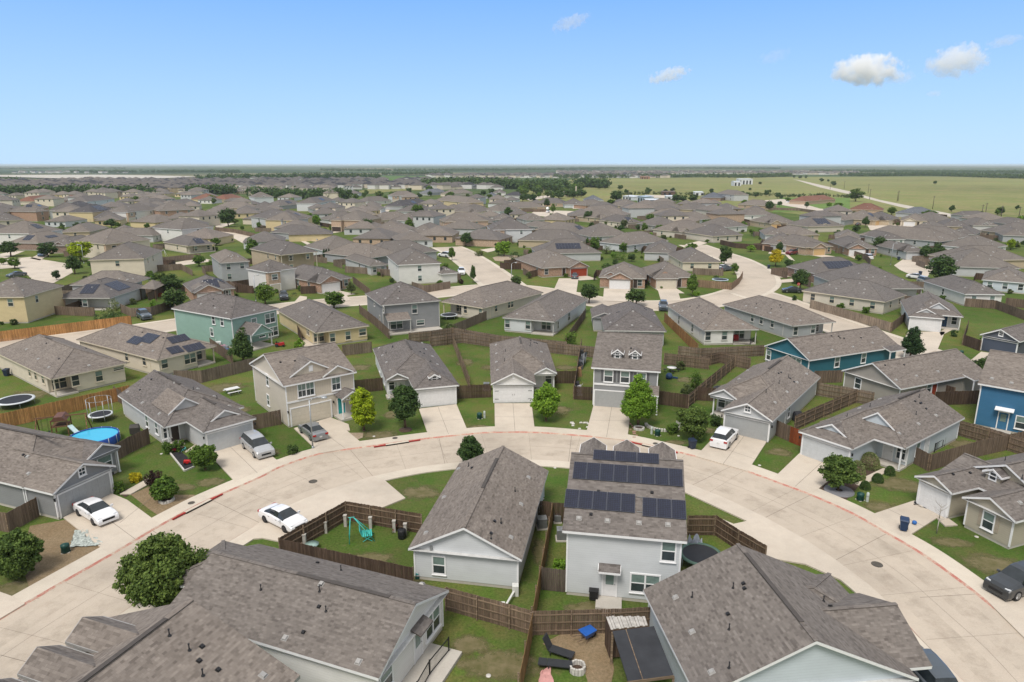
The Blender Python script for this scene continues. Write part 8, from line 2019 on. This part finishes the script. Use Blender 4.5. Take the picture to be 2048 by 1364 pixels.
# gaps among the middle rows
cnt = 0
for i in range(900):
    px = rs.uniform(-40, 2090); py = rs.uniform(398, 455)
    if px > 1020 and py < 412: continue
    if px > 1500 and py < 440 : continue
    if px > 1800 and py < 450: continue
    if 700 < px < 1020 and py < 404: continue
    if (735 < px < 790 and py < 432) or (1050 < px < 1175 and 415 < py < 440) or (425 < px < 540 and py > 445) or (1500 < px < 1640 and py < 446) or (1725 < px < 1810) : continue
    p = at(px, py)
    band = 'left' if px < 680 else ('central' if px < 1365 else 'right')
    if far_house(p.x, p.y, near_label('plain hip-roofed house', p), 'houses of the %s back rows' % band): cnt += 1
    if cnt > 95: break
for i in range(2500):
    px = rs.uniform(300, 1000); py = rs.uniform(448, 560); p = at(px, py)
    if any((v.x - p.x)**2 + (v.y - p.y)**2 < 17**2 for v in ROADPTS) or (px < 560 and py > 500) or (py > 540 and px > 1560) or py > 560 - .02*abs(px-900): continue
    if any((v.x - p.x)**2 + (v.y - p.y)**2 < 18.5**2 for v in occ): continue
    if far_house(p.x, p.y, near_label('plain house', p), 'plain houses of the middle rows', low=True): cnt += 1
print('gap houses', cnt)
n_ind = 0
def estate_pts(px0, px1, py0, py1, n, poly=None):
    out = []
    for i in range(n):
        py = py0 + (py1 - py0) * rs.random() ** .8; px = rs.uniform(px0, px1); p = at(px, py); out.append((p.x, p.y))
    return out
near_far = estate_pts(-20, 340, 383, 398, 60) + estate_pts(330, 700, 378, 396, 70) + estate_pts(640, 860, 372, 380, 20)
for x, y in near_far:
    if n_ind < 75 and far_house(x, y, 'small grey-roofed house of the estate beyond the tree belt', 'houses beyond the tree belt'): n_ind += 1
# the rest, some hundreds: one mass
def mass(name, label, pts, wall_bias):
    m = MB()
    for x, y in pts:
        w_, d_, h_ = rs.uniform(10, 16), rs.uniform(10, 16), rs.choice([3, 5.5, 5.5]); a, b = far_mesh(w_, d_, h_, 0, 0); an = rs.uniform(0, 3.1); ca, sa = math.cos(an), math.sin(an)
        k = rs.choice(wall_bias); kr = rs.choice([3, 3, 4, 5])
        for src, mi in ((a, k), (b, kr)):
            n0 = len(m.v); m.v += [(x + vx*ca - vy*sa, y + vx*sa + vy*ca, vz) for vx, vy, vz in src.v]
            for f in src.f: m.f.append(tuple(n0 + t for t in f)); m.m.append(mi); m.sm.append(False)
    me = m.mesh(name, [WALLC['V'], WALLC['C'], WALLC['T'], ROOF_MID, ROOF2, ROOF_DARK], uv=False); tag(link(name, me), label, 'houses', kind='stuff')
mass('distant_houses', 'grey roofs of the estate stretching left below the pale clearing', estate_pts(-30, 420, 366, 386, 620), [2, 1, 2])
mass('distant_houses', 'white-walled houses beyond the tree belt, left of centre', estate_pts(255, 1020, 361, 379, 760), [0, 1, 0])
mass('distant_houses', 'pale speckled estate in the far middle distance', estate_pts(860, 1340, 349.5, 356, 480), [0, 0, 1])
mass('distant_houses', 'pale speckled estate on the rise at the horizon, right of centre', estate_pts(1120, 1720, 343, 349.5, 800), [0, 0, 1])
mass('distant_houses', 'scattered farm buildings on the left horizon', estate_pts(30, 260, 344, 346.5, 40), [0, 0])
mass('distant_houses', 'scattered white buildings beside the pale clearing', estate_pts(130, 290, 362, 366, 40), [0, 0])
k_ = 0
for i in range(3000):
    px = rs.uniform(0, 2060); py = rs.uniform(446, 600); p = at(px, py)
    if any((v.x - p.x)**2 + (v.y - p.y)**2 < 8**2 for v in ROADPTS) or any((v.x - p.x)**2 + (v.y - p.y)**2 < 13.5**2 for v in occ): continue
    if any(-1 < q.x < H.w + 1 and -9 < q.y < H.wings[0][3] + 1 for H in MIDH for q in (H.Mi @ p,)): continue
    if py > 560 and (px > 560 or px < 230): continue
    far_tree(px, py, rs.uniform(9, 20) * py / 480, rs.choice(['dark', 'mid', 'mid', 'oak', 'bright', 'olive']), near_label('small garden tree', p), 'garden trees of the middle rows', rs.choice(['round', 'oval', 'cone'])); k_ += 1
    if k_ > 75: break
# ================================================================= CLOUDS (outside the haze)
def cloud(px, py, wpx, hpx, dens, label, seed, tilt=0.0, Y=3800.0):
    d = ray(px, py); t = Y / d.y; c = Vector((d.x*t, Y, CAMH + d.z*t)); k = Y / FPX / cp * 1.02
    W_, H_ = wpx*k, hpx*k
    bm = bmesh.new(); bmesh.ops.create_icosphere(bm, subdivisions=4, radius=1.0)
    me = bpy.data.meshes.new('cloud'); bm.to_mesh(me); bm.free()
    o = link('cloud', me, None, c); o.scale = (W_/2*1.12, W_/2*.5, H_/2*1.15); o.rotation_euler = (0, -tilt, 0)
    mt = bpy.data.materials.new('cloud vapour'); mt.use_nodes = True; n = mt.node_tree; n.nodes.clear()
    out = n.nodes.new('ShaderNodeOutputMaterial'); pv = n.nodes.new('ShaderNodeVolumePrincipled'); pv.inputs['Color'].default_value = (1, 1, 1, 1); pv.inputs['Anisotropy'].default_value = -0.35
    tc = n.nodes.new('ShaderNodeTexCoord'); mp = n.nodes.new('ShaderNodeMapping'); mp.inputs['Location'].default_value = (seed*3.1, seed*1.7, seed); mp.inputs['Scale'].default_value = (W_/H_*1.0, .9, 1.0)
    nz = n.nodes.new('ShaderNodeTexNoise'); nz.inputs['Scale'].default_value = 2.1; nz.inputs['Detail'].default_value = 6; nz.inputs['Roughness'].default_value = .62
    ln = n.nodes.new('ShaderNodeVectorMath'); ln.operation = 'LENGTH'
    n.links.new(tc.outputs['Object'], mp.inputs[0]); n.links.new(mp.outputs[0], nz.inputs['Vector']); n.links.new(tc.outputs['Object'], ln.inputs[0])
    def ma(op, a, b):
        q = n.nodes.new('ShaderNodeMath'); q.operation = op
        for s_, v in zip(q.inputs, (a, b)):
            if isinstance(v, (int, float)): s_.default_value = v
            else: n.links.new(v, s_)
        return q.outputs[0]
    f = ma('SUBTRACT', ma('MULTIPLY', nz.outputs[0], 3.6), ma('ADD', ma('MULTIPLY', ma('POWER', ln.outputs['Value'], 2.0), 1.5), 1.12))
    f = ma('MAXIMUM', ma('MULTIPLY', f, dens*1.8), 0.0); f = ma('MINIMUM', f, dens*.4)
    n.links.new(f, pv.inputs['Density']); n.links.new(pv.outputs[0], out.inputs['Volume']); me.materials.append(mt)
    tag(o, label, 'cloud', 'small white clouds')
CL = [(1735, 139, 150, 66, .05, 'largest bright white cloud, upper right', 1, 0), (1915, 122, 130, 66, .03, 'second white cloud near the right edge', 5, .15), (1338, 150, 95, 30, .03, 'small boat-shaped cloud right of centre', 9, .25), (1142, 45, 90, 30, .014, 'thin wispy cloud at the top centre', 13, .3), (2010, 82, 80, 22, .012, 'thin cloud at the top right edge', 17, .2), (1548, 112, 70, 30, .006, 'faint wisp between the centre and the big cloud', 22, .3), (1868, 187, 36, 14, .02, 'tiny cloud under the second cloud', 26, 0), (1800, 155, 70, 26, .014, 'small fragment trailing right of the largest cloud', 31, .1)]
for a in CL: cloud(*a)
# ================================================================= HAZE
bm = MB(); bm.box(-27000, -80, -1, 27000, 35000, 34); hz = link('haze', bm.mesh('haze', None if False else bpy.data.materials.new('haze air'), uv=False))
hm = hz.data.materials[0]; hm.use_nodes = True; n = hm.node_tree; n.nodes.clear(); out = n.nodes.new('ShaderNodeOutputMaterial'); pv = n.nodes.new('ShaderNodeVolumePrincipled')
pv.inputs['Color'].default_value = (.80, .90, 1.0, 1); pv.inputs['Density'].default_value = 0.00007; n.links.new(pv.outputs[0], out.inputs['Volume'])
tag(hz, 'thin pale air over the whole plain', 'haze', kind='stuff')
# small bushes against the walls of the middle rows
for H, rec in zip(MIDH, MID):
    if rec[1] < 440: continue
    for k in range(rs.randint(1, 3)):
        x = rs.choice([-.9, H.w + .9, rs.uniform(1, H.w - 1)]); y = rs.uniform(-1.5, 8) if x < 0 or x > H.w else -.9
        p = H.M @ Vector((x, y, 0)); s_ = rs.uniform(.35, .8); r = empty('shrub', (p.x, p.y, 0), rs.uniform(0, 6), near_label('small shrub', p), 'shrub', 'wall shrubs of the middle rows')
        me, tm = tree_mesh('round', rs.choice(['dark', 'mid', 'olive', 'mid']), 0, rs.randint(0, 3), 2.0, 4.0, 1.0); link('crown', me, r, (0, 0, -.35*s_), sc=(s_*.55, s_*.55, s_*.42))
